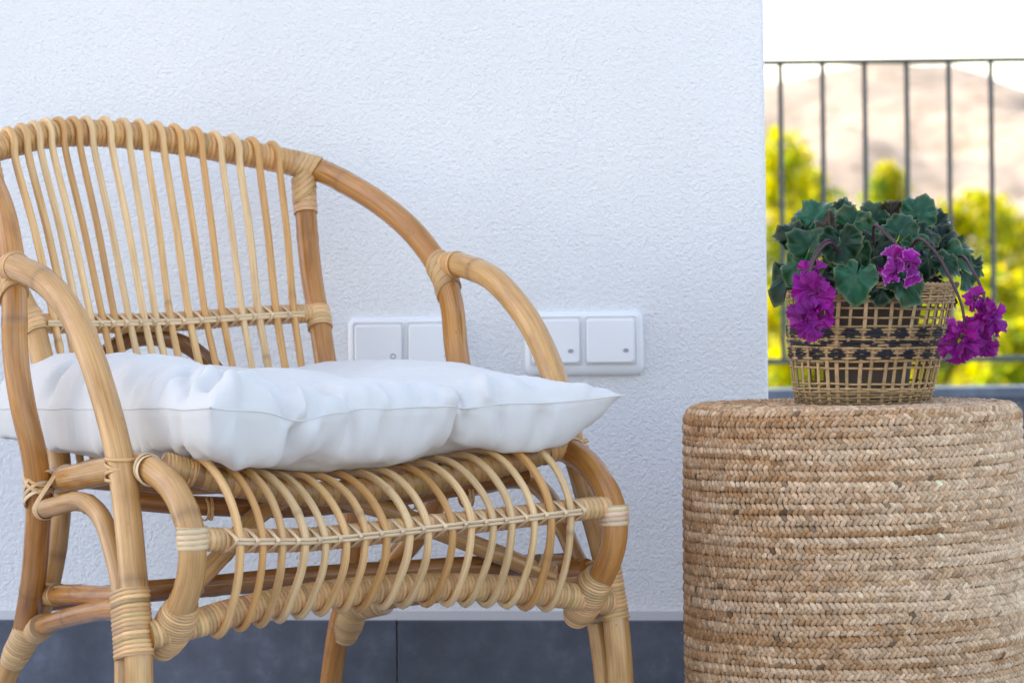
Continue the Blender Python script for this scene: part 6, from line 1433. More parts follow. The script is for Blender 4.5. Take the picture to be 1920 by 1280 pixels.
LOWER = [
    [-1151,64,2145,41,7,-40,43,7,-5,47,7,-8,48,6,-1,48,6,-2,48,6,-11,49,6,-13,49,6,-9,48,6,-5,49,6,-3,48,6,3,49,6,13,47,7,9,46,7,0,47,7,8,45,8,13,42,8,1,40,9,-8,25,11,-10,21,-11,-7,40,-11,-2,47,-6,2,51,-3,4,50,-2,-1,51,0,5,51,0,2,51,1,-7,50,1,-3,50,3,0,49,4,9,47,5,11,45,8,8,42,11,8,31,10,6,2,10,17,0,9,19,17,-12,-14,27,-14,-25,38,-9,-13,44,-3,-3,46,-1,-1,45,0,-3,42,-15,-6,47,-13,-6,47,-11,4,49,-10,2,47,-9,2,47,-8,8,48,-9,5,48,-8,4,48,-8,7,47,-7,15,48,-8,18,47,-8,15,48,-8,14,45,-7,21,43,-8,19,38,-8,27],
    [-1161,109,2114,34,9,-65,40,8,-20,44,7,-8,47,6,-4,48,6,-11,48,5,-13,49,6,-9,48,6,1,49,7,-4,48,6,-2,49,7,6,48,8,11,47,8,3,46,7,9,45,7,19,43,5,10,42,3,-3,40,2,-15,37,1,-16,38,-4,-7,44,-6,-5,48,-4,2,49,-2,3,50,0,-2,51,0,1,50,1,0,50,2,-7,49,4,-3,49,4,11,46,6,15,45,8,15,42,10,9,38,12,0,31,11,-1,18,8,24,15,4,28,21,-7,-9,28,-11,-22,37,-11,-21,42,-9,-4,46,-7,-1,46,-9,-3,45,-12,-9,47,-12,-15,48,-11,-2,48,-10,3,47,-10,-1,48,-8,9,48,-8,10,48,-8,8,48,-7,9,47,-7,15,48,-7,25,46,-8,26,46,-7,23,43,-8,29,38,-7,35,32,-8,39],
    [-1168,155,2113,29,10,-71,37,8,-36,43,6,-13,47,6,-2,47,6,-18,49,6,-15,48,5,-4,49,7,3,48,7,-3,49,7,0,48,7,9,48,8,3,47,8,0,45,7,15,44,5,16,43,4,8,43,1,-6,43,-1,-13,44,-1,-15,44,-3,-7,47,-4,-6,48,-2,0,49,-1,0,50,0,-2,49,0,6,50,2,0,49,3,-12,49,4,1,47,6,11,46,7,12,43,9,15,40,11,19,37,11,1,32,10,0,26,8,14,22,2,28,25,-5,0,30,-10,-17,38,-11,-15,43,-10,-8,46,-11,-4,47,-11,-3,47,-12,-9,47,-12,-19,47,-12,-4,48,-10,1,48,-9,-3,48,-9,7,48,-7,11,48,-8,7,48,-7,7,48,-7,17,47,-7,33,46,-7,32,44,-7,25,41,-8,35,34,-7,41,27,-8,45],
    [-1174,200,2116,28,10,-63,36,8,-35,42,7,-18,46,6,-14,48,5,-20,49,6,-14,49,6,2,48,6,-1,48,7,-6,49,7,2,48,8,4,47,7,-2,47,7,2,45,6,13,44,5,10,44,3,2,44,0,-3,46,0,-13,46,-2,-14,46,-3,-5,48,-2,-2,48,-2,2,49,-1,-1,49,0,1,48,0,6,49,2,-3,48,4,-14,48,5,3,47,6,15,45,8,6,43,9,10,39,9,20,37,10,12,33,10,0,29,6,8,26,2,20,28,-3,1,34,-8,-6,39,-11,-9,45,-10,-6,46,-11,-4,47,-12,-5,47,-12,-9,47,-12,-13,47,-12,3,47,-11,4,48,-9,4,49,-8,5,48,-8,6,49,-7,7,48,-7,8,48,-7,8,47,-7,29,46,-7,30,43,-7,30,39,-8,33,32,-7,42,23,-8,43],
    [-1178,244,2125,28,10,-60,35,9,-37,43,6,-17,46,6,-17,49,5,-19,49,5,-11,48,6,2,49,6,-3,47,7,-8,48,8,-2,48,7,-1,47,7,-6,47,7,1,45,5,10,44,4,3,45,3,1,46,0,-5,46,0,-12,47,-2,-11,47,-2,-2,47,-2,-1,48,-2,5,48,-1,-1,49,-1,2,47,1,4,48,2,-2,47,4,-12,47,5,4,46,7,11,45,8,5,44,8,7,40,9,14,37,9,11,33,8,6,29,7,4,29,2,14,31,-3,2,37,-7,-2,42,-9,0,45,-11,1,47,-10,1,47,-12,-3,46,-12,-8,46,-13,-1,47,-11,3,47,-11,3,48,-9,5,49,-8,5,49,-7,6,49,-7,8,49,-6,8,48,-7,8,47,-8,21,45,-7,28,43,-8,16,37,-7,35,30,-8,40,22,-7,46],
    [-1180,288,2125,27,10,-62,36,8,-32,43,7,-16,47,5,-12,50,4,-12,49,5,-12,48,5,-4,48,7,-4,48,7,-6,47,7,-5,47,8,-9,47,7,-11,46,6,-5,46,5,7,45,4,-2,46,3,-3,46,0,-7,47,0,-9,46,-1,-5,47,-2,-2,47,-2,2,47,-2,6,47,-2,1,48,-1,3,47,0,3,47,1,-3,46,4,-7,46,6,4,46,7,9,45,8,3,44,9,5,40,9,9,37,8,12,33,8,6,31,5,2,31,2,11,34,-2,3,39,-6,3,44,-8,3,46,-10,4,47,-11,4,47,-12,1,45,-12,-3,45,-13,6,46,-11,7,47,-11,6,48,-8,5,49,-8,5,49,-6,7,49,-7,8,49,-6,8,49,-7,8,47,-7,25,46,-7,8,42,-8,14,37,-8,33,29,-7,43,19,-8,47],
    [-1182,332,2121,28,9,-61,37,8,-21,44,6,-11,48,4,-13,49,4,-14,50,5,-14,48,5,-6,48,6,-9,47,7,-8,47,7,-7,46,8,-9,46,7,-13,46,7,-7,46,5,1,45,4,-4,47,3,-6,46,1,-5,47,-1,-7,46,-1,-2,46,-2,-1,46,-2,2,47,-2,4,47,-3,2,47,-2,4,47,-1,1,46,2,-2,46,3,-2,46,6,5,45,7,7,45,9,4,43,9,4,41,9,6,37,9,9,33,7,8,32,5,0,33,2,7,37,-2,5,41,-5,5,45,-8,6,47,-10,6,47,-11,6,45,-12,4,45,-13,1,44,-13,6,45,-12,7,46,-9,7,48,-8,8,49,-7,8,50,-6,12,49,-6,8,50,-6,11,48,-6,19,48,-7,8,46,-8,6,43,-7,13,37,-8,30,28,-7,42,19,-7,46],
    [-1183,375,2123,29,9,-66,38,6,-16,45,6,-13,48,4,-13,50,4,-14,49,4,-9,49,4,-9,47,6,-10,47,7,-8,46,7,-9,46,8,-9,46,8,-8,45,7,-10,45,7,-3,46,4,-4,47,3,-7,47,1,-5,46,-1,-5,46,-1,1,45,-2,-2,46,-3,0,45,-3,5,46,-4,1,47,-2,3,47,-1,0,47,1,-2,46,4,3,46,5,5,45,7,7,44,9,4,43,9,7,40,10,3,37,8,4,34,8,9,34,5,-1,35,2,5,39,-2,6,43,-6,6,45,-7,6,47,-10,7,45,-12,6,45,-12,5,43,-14,4,44,-13,6,44,-11,7,46,-9,8,48,-7,8,49,-7,10,50,-5,11,49,-5,9,50,-6,13,49,-6,18,48,-6,10,47,-7,9,43,-7,14,38,-8,26,28,-7,38,18,-7,42],
    [-1184,419,2118,31,7,-61,39,6,-16,45,4,-12,49,4,-14,50,4,-13,49,4,-9,48,5,-12,47,5,-7,47,6,-8,46,7,-8,46,8,-8,44,8,-8,45,8,-9,45,7,-4,46,5,-5,46,3,-7,47,1,-5,46,0,-3,46,-1,0,45,-2,-3,44,-4,3,45,-4,1,45,-5,4,46,-3,0,47,0,3,48,1,-2,47,3,3,47,5,7,45,7,3,44,8,4,42,9,4,40,10,4,36,9,3,36,7,9,35,4,0,38,2,3,40,-2,9,44,-5,4,44,-8,6,46,-9,6,44,-12,8,44,-13,6,42,-13,7,43,-12,4,44,-11,7,47,-8,8,48,-7,8,49,-6,9,49,-5,9,50,-5,10,49,-5,15,49,-6,18,49,-6,12,47,-6,7,45,-7,14,38,-7,21,28,-7,36,18,-6,41],
    [-1182,462,2119,31,6,-64,39,5,-13,46,4,-13,49,4,-13,49,4,-9,49,4,-12,48,4,-11,47,5,-10,47,6,-7,46,7,-7,45,7,-9,45,8,-7,44,8,-9,44,7,-6,46,6,-6,46,3,-7,46,2,-5,46,0,-2,45,-1,0,44,-3,-3,44,-4,1,44,-5,4,45,-5,0,45,-2,3,48,-1,0,48,2,0,48,3,3,47,5,6,47,5,6,44,7,1,42,9,5,39,9,4,38,8,3,35,7,6,37,4,3,39,1,4,41,-2,7,43,-5,5,44,-7,6,44,-9,9,43,-12,8,43,-12,9,41,-12,4,43,-12,4,45,-9,6,47,-8,8,48,-6,8,49,-5,8,49,-5,9,50,-5,11,49,-5,15,49,-5,17,49,-6,11,48,-6,8,46,-6,10,38,-7,20,29,-6,33,16,-7,43],
    [-1181,505,2117,31,5,-62,40,5,-13,46,4,-13,48,4,-14,50,3,-11,49,4,-8,47,5,-12,47,5,-10,47,5,-11,46,6,-7,46,6,-7,44,8,-7,44,7,-7,43,7,-8,45,6,-6,45,4,-6,46,1,-4,46,1,-3,44,-1,-2,44,-3,-2,43,-5,4,43,-5,0,44,-4,2,46,-2,-1,48,1,2,48,2,0,49,3,4,49,4,4,47,5,5,45,6,4,43,7,3,40,7,6,37,8,3,37,5,5,37,4,4,40,1,5,41,-2,6,42,-5,6,43,-6,7,43,-9,8,42,-10,10,41,-12,8,42,-11,4,43,-10,3,45,-8,6,47,-7,8,48,-6,7,49,-5,9,50,-4,9,49,-5,11,49,-5,15,50,-5,16,49,-6,10,49,-5,6,46,-7,9,39,-6,19,29,-6,34,16,-6,42],
    [-1180,549,2109,30,4,-58,40,4,-12,46,4,-14,49,4,-14,49,4,-8,49,3,-10,48,5,-11,47,4,-10,47,5,-9,46,5,-10,45,6,-7,44,7,-7,44,7,-8,43,6,-6,44,6,-6,45,3,-5,45,2,-4,44,1,-4,44,-2,-2,43,-2,2,43,-5,1,43,-4,0,44,-3,-1,46,-1,3,48,0,2,49,3,1,50,3,4,49,4,3,48,4,3,45,5,2,44,6,5,40,6,3,39,5,5,38,5,5,38,3,5,39,0,5,41,-1,6,41,-4,6,42,-6,7,42,-8,7,41,-9,8,41,-10,9,42,-10,4,43,-9,5,46,-7,7,47,-6,6,48,-5,9,49,-5,7,50,-5,10,49,-5,9,49,-4,15,50,-6,15,50,-5,9,49,-6,5,46,-6,7,39,-6,16,29,-6,31,16,-6,46],
    [-1181,593,2108,31,4,-60,39,4,-13,46,3,-13,49,4,-11,49,3,-11,49,4,-12,48,4,-11,47,4,-8,47,5,-9,46,5,-9,45,5,-8,44,6,-8,44,6,-7,43,6,-6,43,4,-5,44,4,-4,45,2,-5,44,0,-3,43,-1,-3,43,-2,1,42,-4,1,43,-3,-2,44,-3,0,47,0,2,48,1,1,50,2,3,50,3,5,49,4,5,48,4,3,46,4,3,44,4,2,41,5,4,40,4,4,38,4,6,39,2,5,40,0,5,40,-2,6,41,-3,6,41,-5,6,41,-7,7,41,-8,7,41,-8,7,42,-9,6,44,-7,6,45,-7,6,48,-5,8,48,-6,8,49,-5,8,49,-4,8,50,-5,11,49,-5,13,49,-5,13,50,-5,7,49,-6,7,47,-6,9,40,-6,8,28,-6,24,16,-5,50],
    [-1181,638,2107,30,3,-62,39,3,-13,45,4,-13,49,3,-14,50,3,-11,49,4,-9,48,3,-12,47,4,-8,47,5,-9,45,5,-9,45,5,-7,44,5,-8,44,5,-8,43,5,-4,44,4,-5,43,3,-4,44,2,-5,43,0,-4,43,0,-3,43,-2,0,42,-3,1,43,-2,0,45,-2,0,47,0,0,48,1,1,50,2,2,50,3,3,49,3,6,48,3,5,47,4,5,44,3,3,42,4,2,40,3,5,40,3,5,39,1,5,40,0,6,40,-1,6,41,-3,6,41,-4,6,40,-6,6,41,-7,7,41,-7,6,42,-7,6,44,-7,6,46,-6,7,47,-5,9,49,-6,9,49,-5,7,49,-5,10,49,-4,10,49,-5,13,50,-5,11,49,-6,2,49,-5,11,47,-6,10,39,-6,7,29,-5,12,15,-5,55],
    [-1181,682,2102,29,3,-60,38,3,-12,45,3,-13,49,4,-14,49,3,-13,49,3,-8,49,3,-10,47,4,-9,47,4,-10,45,5,-8,45,4,-8,44,5,-8,44,5,-7,43,4,-5,43,4,-4,44,2,-5,43,2,-4,43,1,-4,43,0,-4,42,-2,0,43,-1,0,43,-2,0,45,-1,0,47,0,1,49,1,2,49,2,2,50,2,3,49,2,3,49,3,5,46,3,4,45,2,4,42,3,4,41,3,5,40,2,5,41,1,6,40,0,6,40,-1,5,41,-3,6,40,-3,6,41,-5,6,41,-6,7,41,-6,6,42,-6,6,44,-6,7,46,-6,6,48,-5,9,48,-6,8,49,-5,8,49,-5,10,49,-5,10,49,-5,11,49,-5,9,49,-5,6,49,-5,11,46,-6,9,40,-6,8,28,-5,5,15,-4,54],
    [-1181,727,2099,28,3,-61,38,3,-11,44,3,-13,49,2,-14,49,3,-7,49,4,-8,48,3,-15,48,3,-9,46,4,-10,46,4,-9,45,4,-8,44,5,-7,44,4,-8,43,4,-4,43,3,-5,43,2,-4,43,2,-4,43,1,-4,42,0,-4,43,0,-1,43,-1,0,43,-1,0,46,0,0,47,0,0,48,1,2,50,1,2,50,2,5,49,1,4,48,2,4,47,2,3,45,2,4,43,2,4,41,3,5,41,1,6,41,1,5,40,0,6,41,-1,6,40,-2,6,41,-3,6,40,-4,6,41,-5,6,42,-6,6,43,-5,7,44,-6,6,46,-5,7,48,-5,8,48,-6,8,49,-5,9,48,-5,8,49,-5,10,49,-5,11,49,-5,9,49,-5,7,48,-6,11,46,-5,9,39,-5,8,28,-5,5,15,-5,52],
    [-1180,771,2102,27,3,-66,36,3,-12,44,3,-13,48,3,-9,50,2,-6,48,3,-12,49,3,-14,47,3,-11,47,4,-9,46,4,-9,45,3,-9,44,5,-8,44,3,-7,43,4,-5,43,3,-4,43,2,-5,42,2,-4,43,1,-4,43,1,-4,42,0,-1,43,-1,0,44,0,0,46,0,1,47,0,1,48,1,0,50,1,2,49,1,4,50,1,3,48,1,4,47,2,5,45,1,4,43,2,4,43,2,5,41,2,6,41,1,6,41,0,6,40,-1,6,41,-2,6,40,-3,5,41,-4,6,41,-4,6,42,-5,6,43,-5,6,45,-5,7,46,-5,8,48,-5,8,48,-6,8,49,-5,8,48,-5,8,49,-5,11,48,-5,12,49,-5,8,49,-5,6,48,-6,11,45,-5,9,38,-5,7,28,-5,6,15,-4,43],
    [-1180,816,2111,26,3,-67,36,2,-23,44,3,-12,47,3,-10,49,2,-7,49,3,-11,48,3,-15,48,3,-11,47,3,-9,46,3,-9,45,4,-8,45,4,-8,43,3,-7,43,4,-5,43,3,-4,43,2,-4,42,2,-4,42,1,-4,43,1,-5,42,0,-1,43,0,1,45,0,0,45,0,2,48,1,0,48,0,1,50,1,1,49,1,3,49,0,3,48,1,5,48,1,4,45,1,5,45,2,3,43,1,5,42,2,7,41,1,6,40,0,6,41,-1,6,40,-2,5,40,-2,6,41,-4,6,41,-4,5,42,-4,7,44,-5,5,45,-5,6,47,-5,8,48,-5,9,48,-5,8,49,-5,8,48,-5,9,49,-5,11,48,-5,11,49,-5,10,48,-5,5,48,-6,10,44,-5,9,38,-5,7,27,-4,5,15,-4,34],
    [-1179,861,2112,25,2,-71,35,3,-23,43,2,-12,47,3,-12,49,3,-7,49,2,-11,48,3,-14,48,2,-10,47,3,-9,47,3,-9,45,3,-8,44,4,-7,44,4,-8,43,3,-4,43,3,-4,42,2,-4,42,2,-4,42,1,-5,42,1,-4,42,1,-2,44,0,0,44,0,0,46,1,0,48,0,2,49,0,1,49,1,1,49,0,2,49,1,5,49,0,4,47,0,5,46,1,4,45,1,4,44,2,6,42,1,6,42,1,6,40,1,7,40,-1,6,40,-1,6,40,-2,5,41,-4,5,41,-4,6,43,-4,6,44,-5,7,46,-4,6,47,-5,7,48,-5,8,49,-5,8,48,-5,9,48,-5,10,49,-5,10,48,-5,11,48,-5,7,49,-6,7,47,-5,10,44,-5,9,37,-5,7,26,-4,5,14,-3,30],
    [-1180,905,2106,25,3,-71,35,2,-19,42,3,-12,47,2,-14,49,3,-8,49,2,-9,48,2,-13,48,3,-11,47,2,-9,47,3,-10,46,3,-7,45,4,-7,43,3,-7,43,4,-5,42,3,-3,42,2,-4,41,2,-4,42,1,-5,42,1,-5,42,0,-2,44,1,0,45,0,-1,46,1,1,48,0,1,49,1,2,49,0,0,49,0,3,50,1,4,48,0,5,48,0,4,47,0,5,46,1,4,44,1,6,43,2,6,41,1,7,41,1,7,39,0,6,40,-1,6,39,-3,5,40,-3,5,42,-5,6,43,-4,7,45,-5,6,47,-4,8,47,-5,7,48,-5,8,49,-5,8,48,-4,6,48,-5,10,49,-5,10,48,-5,10,48,-5,6,49,-6,10,47,-5,10,43,-5,8,37,-4,7,25,-4,5,13,-3,31],
    [-1180,950,2101,24,2,-71,34,3,-16,42,2,-12,47,3,-14,48,2,-10,49,2,-10,49,2,-13,48,3,-9,47,2,-10,48,3,-9,46,3,-7,45,3,-7,44,3,-7,43,4,-4,41,3,-3,41,2,-4,41,2,-4,41,1,-5,42,1,-5,43,0,-3,44,1,-1,45,1,0,47,0,0,48,1,3,49,0,1,49,1,2,49,0,2,49,0,3,49,0,5,48,-1,5,48,0,5,46,1,3,45,1,5,44,1,8,41,2,8,41,1,7,39,1,7,38,-1,5,39,-3,4,40,-4,5,42,-4,5,44,-5,6,45,-4,5,47,-5,8,48,-5,8,49,-4,8,48,-5,9,48,-5,7,48,-4,9,48,-5,10,49,-5,11,48,-5,5,48,-6,10,47,-5,11,43,-4,8,36,-4,7,24,-4,4,13,-3,28],
    [-1180,994,2101,24,3,-73,33,2,-17,41,3,-11,47,2,-14,48,2,-13,49,2,-12,48,3,-10,49,2,-9,47,2,-9,48,2,-9,47,3,-7,46,3,-7,44,4,-6,43,3,-4,41,3,-3,40,3,-3,39,2,-4,40,0,-6,42,1,-5,44,1,-3,45,0,-1,45,1,-1,48,1,1,48,0,2,49,1,2,49,0,1,49,0,3,49,0,4,49,0,4,48,-1,5,48,0,3,47,1,4,46,0,5,44,2,8,42,2,9,41,1,8,38,1,8,38,-1,7,38,-2,1,39,-4,3,43,-5,4,45,-5,6,46,-5,6,48,-5,9,48,-4,7,48,-5,8,48,-4,8,48,-5,8,48,-5,11,48,-4,11,49,-5,9,48,-5,6,48,-5,9,46,-5,10,43,-5,8,35,-4,7,24,-3,4,12,-3,24],
    [-1180,1039,2095,23,2,-74,33,3,-12,41,2,-11,46,2,-13,48,3,-14,49,2,-13,48,2,-9,48,2,-9,49,2,-9,47,2,-8,48,3,-8,46,3,-8,45,3,-6,43,4,-4,41,3,0,38,3,-1,38,2,-7,40,0,-6,42,0,-6,44,1,-3,46,1,0,46,1,-2,48,1,1,48,0,3,49,1,0,49,0,2,49,0,2,48,0,5,49,0,4,49,-1,3,48,0,5,48,0,3,46,1,6,45,1,7,43,2,10,40,2,9,39,1,9,37,-1,8,37,-3,-1,40,-4,0,43,-5,4,45,-5,7,47,-5,7,48,-5,9,48,-4,7,48,-5,8,48,-4,9,48,-5,9,48,-4,9,48,-5,10,48,-5,10,48,-5,5,48,-5,10,46,-5,10,42,-4,8,34,-4,6,24,-3,5,12,-3,20],
    [-1181,1083,2088,24,3,-70,32,2,-11,41,2,-11,46,3,-13,48,2,-14,48,2,-10,48,2,-10,48,2,-10,48,2,-9,49,3,-8,47,2,-9,47,3,-9,46,3,-7,43,4,-2,40,4,1,38,2,2,37,2,-9,40,0,-9,42,0,-6,44,1,-3,46,1,1,47,1,-2,48,1,1,48,0,1,49,1,2,49,0,1,49,0,2,48,0,5,49,0,4,48,-1,4,49,0,3,48,0,7,46,0,4,46,1,6,43,2,10,42,2,8,38,1,9,37,0,9,38,-3,-2,39,-4,2,43,-6,3,46,-5,8,47,-5,7,48,-4,8,48,-5,8,48,-5,8,48,-4,9,48,-5,9,48,-4,9,47,-5,11,48,-5,9,48,-4,6,48,-5,9,46,-5,10,41,-4,8,34,-4,6,23,-3,4,11,-4,25],
    [-1180,1128,2090,23,2,-74,32,3,-11,40,2,-11,46,2,-13,47,2,-11,49,2,-7,47,2,-12,48,3,-12,48,2,-10,48,2,-9,48,2,-8,47,3,-11,46,3,-7,44,4,-3,40,3,1,38,3,3,37,2,-8,39,0,-10,42,0,-7,44,1,-2,47,1,2,47,1,-1,48,1,0,48,0,2,49,1,1,49,0,2,48,0,1,49,0,4,49,0,5,48,-1,3,48,0,5,48,0,6,47,0,5,46,1,4,44,1,10,42,2,7,39,1,8,37,0,10,38,-3,-1,40,-4,3,44,-5,4,45,-5,7,48,-5,7,47,-5,9,48,-5,8,48,-4,8,48,-5,7,47,-4,9,48,-5,11,48,-5,11,48,-4,10,47,-5,4,48,-5,9,45,-4,10,41,-4,8,33,-4,6,22,-4,4,11,-3,26],
    [-1180,1172,2094,23,3,-71,32,2,-19,40,2,-12,45,2,-12,47,2,-9,48,3,-8,48,2,-14,47,2,-11,48,2,-10,48,3,-9,48,2,-10,47,2,-9,47,3,-9,44,4,-3,40,3,-1,38,3,4,37,1,-7,39,1,-10,41,0,-6,45,1,-3,47,1,3,47,1,-1,48,1,0,48,1,2,49,0,1,48,0,1,49,0,2,49,0,4,48,0,5,48,0,5,49,-1,4,47,0,6,47,0,2,46,0,7,45,1,8,42,1,7,40,1,6,38,0,10,39,-2,1,41,-4,5,43,-5,4,46,-5,7,47,-5,8,47,-4,7,48,-5,9,48,-5,7,48,-4,8,47,-5,9,47,-5,10,48,-4,12,47,-5,10,48,-4,3,47,-5,9,45,-4,10,40,-5,7,33,-3,7,22,-4,4,10,-3,15],
    [-1179,1217,2101,22,2,-73,32,2,-26,39,2,-11,45,3,-13,47,2,-12,47,2,-8,48,2,-11,47,3,-12,48,2,-8,48,2,-9,47,2,-10,48,3,-10,46,2,-7,45,3,-5,41,4,-3,38,2,3,37,2,-3,39,1,-11,41,0,-7,45,1,-2,46,1,1,48,1,2,48,1,-1,48,1,3,49,0,0,48,0,2,49,0,1,48,0,5,49,0,5,48,0,4,48,0,5,48,-1,4,47,0,5,46,0,5,44,0,8,43,1,8,41,1,6,39,-1,6,39,-2,5,42,-3,4,44,-4,5,46,-5,8,46,-5,7,47,-4,8,48,-5,7,47,-5,9,48,-5,7,47,-4,10,47,-5,9,48,-5,11,47,-4,9,47,-5,3,46,-4,10,45,-5,10,40,-4,8,32,-4,5,22,-3,5,11,-3,10],
    [-1179,1261,2096,22,3,-73,31,2,-22,39,2,-11,45,2,-13,46,2,-13,47,2,-5,48,3,-13,47,2,-11,47,2,-10,48,3,-8,48,2,-10,47,2,-10,47,3,-7,44,2,-5,42,3,-5,39,2,2,37,2,-2,39,2,-10,41,1,-6,45,1,-4,46,1,3,48,1,1,48,1,0,48,0,2,48,1,1,49,0,1,48,-1,3,49,0,4,48,0,5,48,0,4,48,0,4,48,0,5,47,-1,4,47,0,6,44,0,6,43,0,11,41,0,6,40,0,4,40,-2,5,43,-3,5,44,-4,4,46,-5,9,46,-4,8,47,-5,6,47,-4,9,48,-5,7,47,-5,8,47,-5,8,47,-4,11,47,-5,8,47,-5,9,47,-4,6,45,-5,10,44,-4,9,39,-4,8,33,-4,6,22,-3,4,13,-3,12],
    [-1179,1306,2088,21,2,-72,31,2,-16,39,2,-11,44,2,-12,47,2,-10,47,3,-7,47,2,-13,47,3,-12,47,2,-11,48,2,-9,48,3,-9,47,2,-9,46,2,-8,45,2,-5,41,3,-4,39,2,3,38,2,-4,39,1,-10,41,2,-7,45,1,-3,47,1,1,47,1,3,48,1,1,49,1,1,48,0,1,49,0,1,48,0,2,48,0,5,49,0,5,48,-1,3,48,0,5,48,0,4,47,-1,5,47,0,5,45,-1,7,42,0,9,41,0,9,41,-1,1,41,-1,8,43,-3,4,45,-4,6,46,-4,6,46,-4,10,47,-5,7,47,-5,6,47,-4,9,46,-5,7,47,-5,9,47,-5,10,46,-5,9,47,-4,8,46,-5,5,45,-4,10,43,-5,9,39,-4,8,33,-3,6,23,-3,4,13,-4,20],
    [-1179,1350,2091,21,3,-71,30,2,-21,39,2,-11,44,2,-12,46,2,-10,47,2,-7,47,2,-12,47,3,-13,47,2,-10,48,3,-10,47,2,-8,48,2,-10,46,2,-8,44,2,-5,41,2,-3,39,2,3,38,2,-6,39,2,-10,43,2,-5,45,2,-3,46,1,0,48,1,3,48,1,0,48,0,2,49,0,1,48,0,1,49,0,2,48,0,4,48,0,5,49,0,4,48,-1,5,47,0,5,48,-1,4,47,0,6,45,-1,6,43,0,8,41,-1,10,41,0,1,42,-2,6,44,-3,7,45,-3,6,45,-4,7,46,-5,9,47,-4,7,46,-5,7,47,-5,7,46,-5,7,47,-5,9,46,-5,10,46,-5,9,46,-4,9,46,-5,4,45,-4,9,42,-4,10,39,-4,7,32,-4,6,23,-3,4,14,-3,30],
    [-1180,1395,2094,22,2,-72,30,2,-23,38,2,-11,43,2,-12,47,2,-12,47,2,-6,47,3,-12,47,2,-12,47,3,-10,47,2,-10,48,3,-9,47,2,-9,46,2,-8,44,2,-5,41,1,-2,39,2,4,38,2,-7,40,2,-9,43,2,-7,45,2,-3,46,1,1,48,2,1,48,0,1,48,1,1,49,0,1,48,0,2,49,0,1,48,-1,5,48,0,5,48,0,4,48,-1,5,48,0,3,48,-1,5,46,0,6,45,-1,8,43,0,7,42,-1,10,41,-1,1,43,-2,5,44,-2,6,46,-4,9,45,-4,6,46,-4,9,46,-5,7,46,-5,6,46,-6,8,46,-5,8,46,-5,7,46,-4,9,46,-5,9,46,-4,12,45,-5,3,45,-4,8,42,-4,9,38,-4,8,32,-3,5,24,-3,5,14,-3,34],
    [-1178,1439,2094,20,3,-71,29,2,-25,38,2,-10,44,2,-12,46,2,-12,46,2,-6,48,2,-11,47,3,-12,47,2,-10,47,2,-10,47,3,-9,47,2,-9,46,2,-8,44,2,-6,41,1,-1,39,1,4,39,2,-6,41,2,-8,42,2,-8,45,3,-4,47,2,-1,47,1,1,48,1,1,48,0,2,48,0,1,49,0,1,48,0,3,49,0,4,48,-1,5,48,0,4,48,0,5,48,-1,3,47,-1,4,46,0,7,45,-1,7,43,-1,9,42,-1,10,43,-1,1,43,-2,5,44,-2,6,46,-4,8,45,-4,6,46,-5,9,45,-5,6,46,-6,7,45,-5,8,46,-5,7,46,-5,7,45,-4,9,46,-5,11,46,-4,10,45,-4,5,44,-4,6,43,-4,9,38,-3,7,32,-4,6,24,-2,5,14,-3,38],
    [-1178,1484,2092,20,2,-73,29,2,-21,38,2,-10,43,2,-12,46,2,-11,47,2,-7,47,2,-11,47,3,-12,47,2,-9,47,2,-9,47,3,-10,47,2,-10,45,2,-6,44,1,-5,42,1,-2,39,1,3,40,2,-4,41,2,-7,43,2,-8,44,3,-6,46,2,-1,47,2,-1,48,1,1,48,1,1,48,0,2,49,0,1,48,0,2,48,-1,5,49,0,5,48,-1,4,48,0,4,47,-1,3,47,-1,6,46,0,6,45,-2,8,43,-1,9,43,-1,9,42,-2,2,44,-2,5,45,-3,6,45,-3,9,45,-4,6,45,-5,9,45,-6,7,45,-5,7,45,-6,6,45,-4,6,46,-5,7,46,-4,10,46,-5,10,45,-4,10,46,-4,3,45,-3,7,42,-4,9,39,-3,8,32,-3,5,24,-3,5,14,-2,38],
    [-1179,1528,2094,21,3,-71,29,2,-25,38,2,-10,43,2,-12,46,2,-13,47,1,-8,46,2,-11,47,2,-11,47,3,-9,47,2,-8,47,2,-8,46,2,-9,45,2,-6,44,1,-5,42,1,-3,41,1,0,41,1,-3,41,2,-6,43,2,-7,44,3,-5,46,3,-1,46,2,-1,47,1,0,48,1,1,48,1,2,49,0,1,48,0,2,48,0,4,48,-1,4,48,0,5,48,-1,3,48,-1,5,47,-1,5,45,-1,7,45,-2,6,43,-2,9,43,-1,8,43,-2,5,44,-3,6,45,-3,6,44,-3,8,45,-5,7,44,-5,9,44,-5,8,45,-6,4,45,-5,6,45,-4,6,46,-4,8,46,-4,9,46,-4,9,46,-4,9,46,-4,5,45,-3,6,43,-3,9,39,-4,8,32,-3,6,24,-2,4,15,-3,29],
    [-1179,1573,2091,21,2,-75,29,2,-17,38,2,-11,43,2,-12,46,2,-13,46,1,-13,47,2,-8,47,2,-10,47,2,-8,46,2,-9,47,2,-6,45,2,-8,45,1,-6,44,1,-6,43,0,-3,41,1,-2,42,1,-4,42,2,-4,43,2,-6,44,3,-4,45,3,-1,46,3,0,47,2,-1,48,2,0,48,1,1,48,0,1,48,0,3,48,0,3,48,-1,5,48,0,4,48,-1,4,47,-1,5,46,-2,6,46,-2,7,44,-2,7,44,-3,7,43,-2,7,43,-2,6,44,-3,6,45,-3,6,44,-3,7,44,-5,8,44,-5,8,44,-5,8,44,-5,5,45,-5,6,45,-4,6,47,-4,6,46,-3,7,47,-4,9,46,-3,11,46,-3,5,45,-4,7,43,-3,9,39,-3,8,33,-3,6,24,-3,4,15,-2,22],
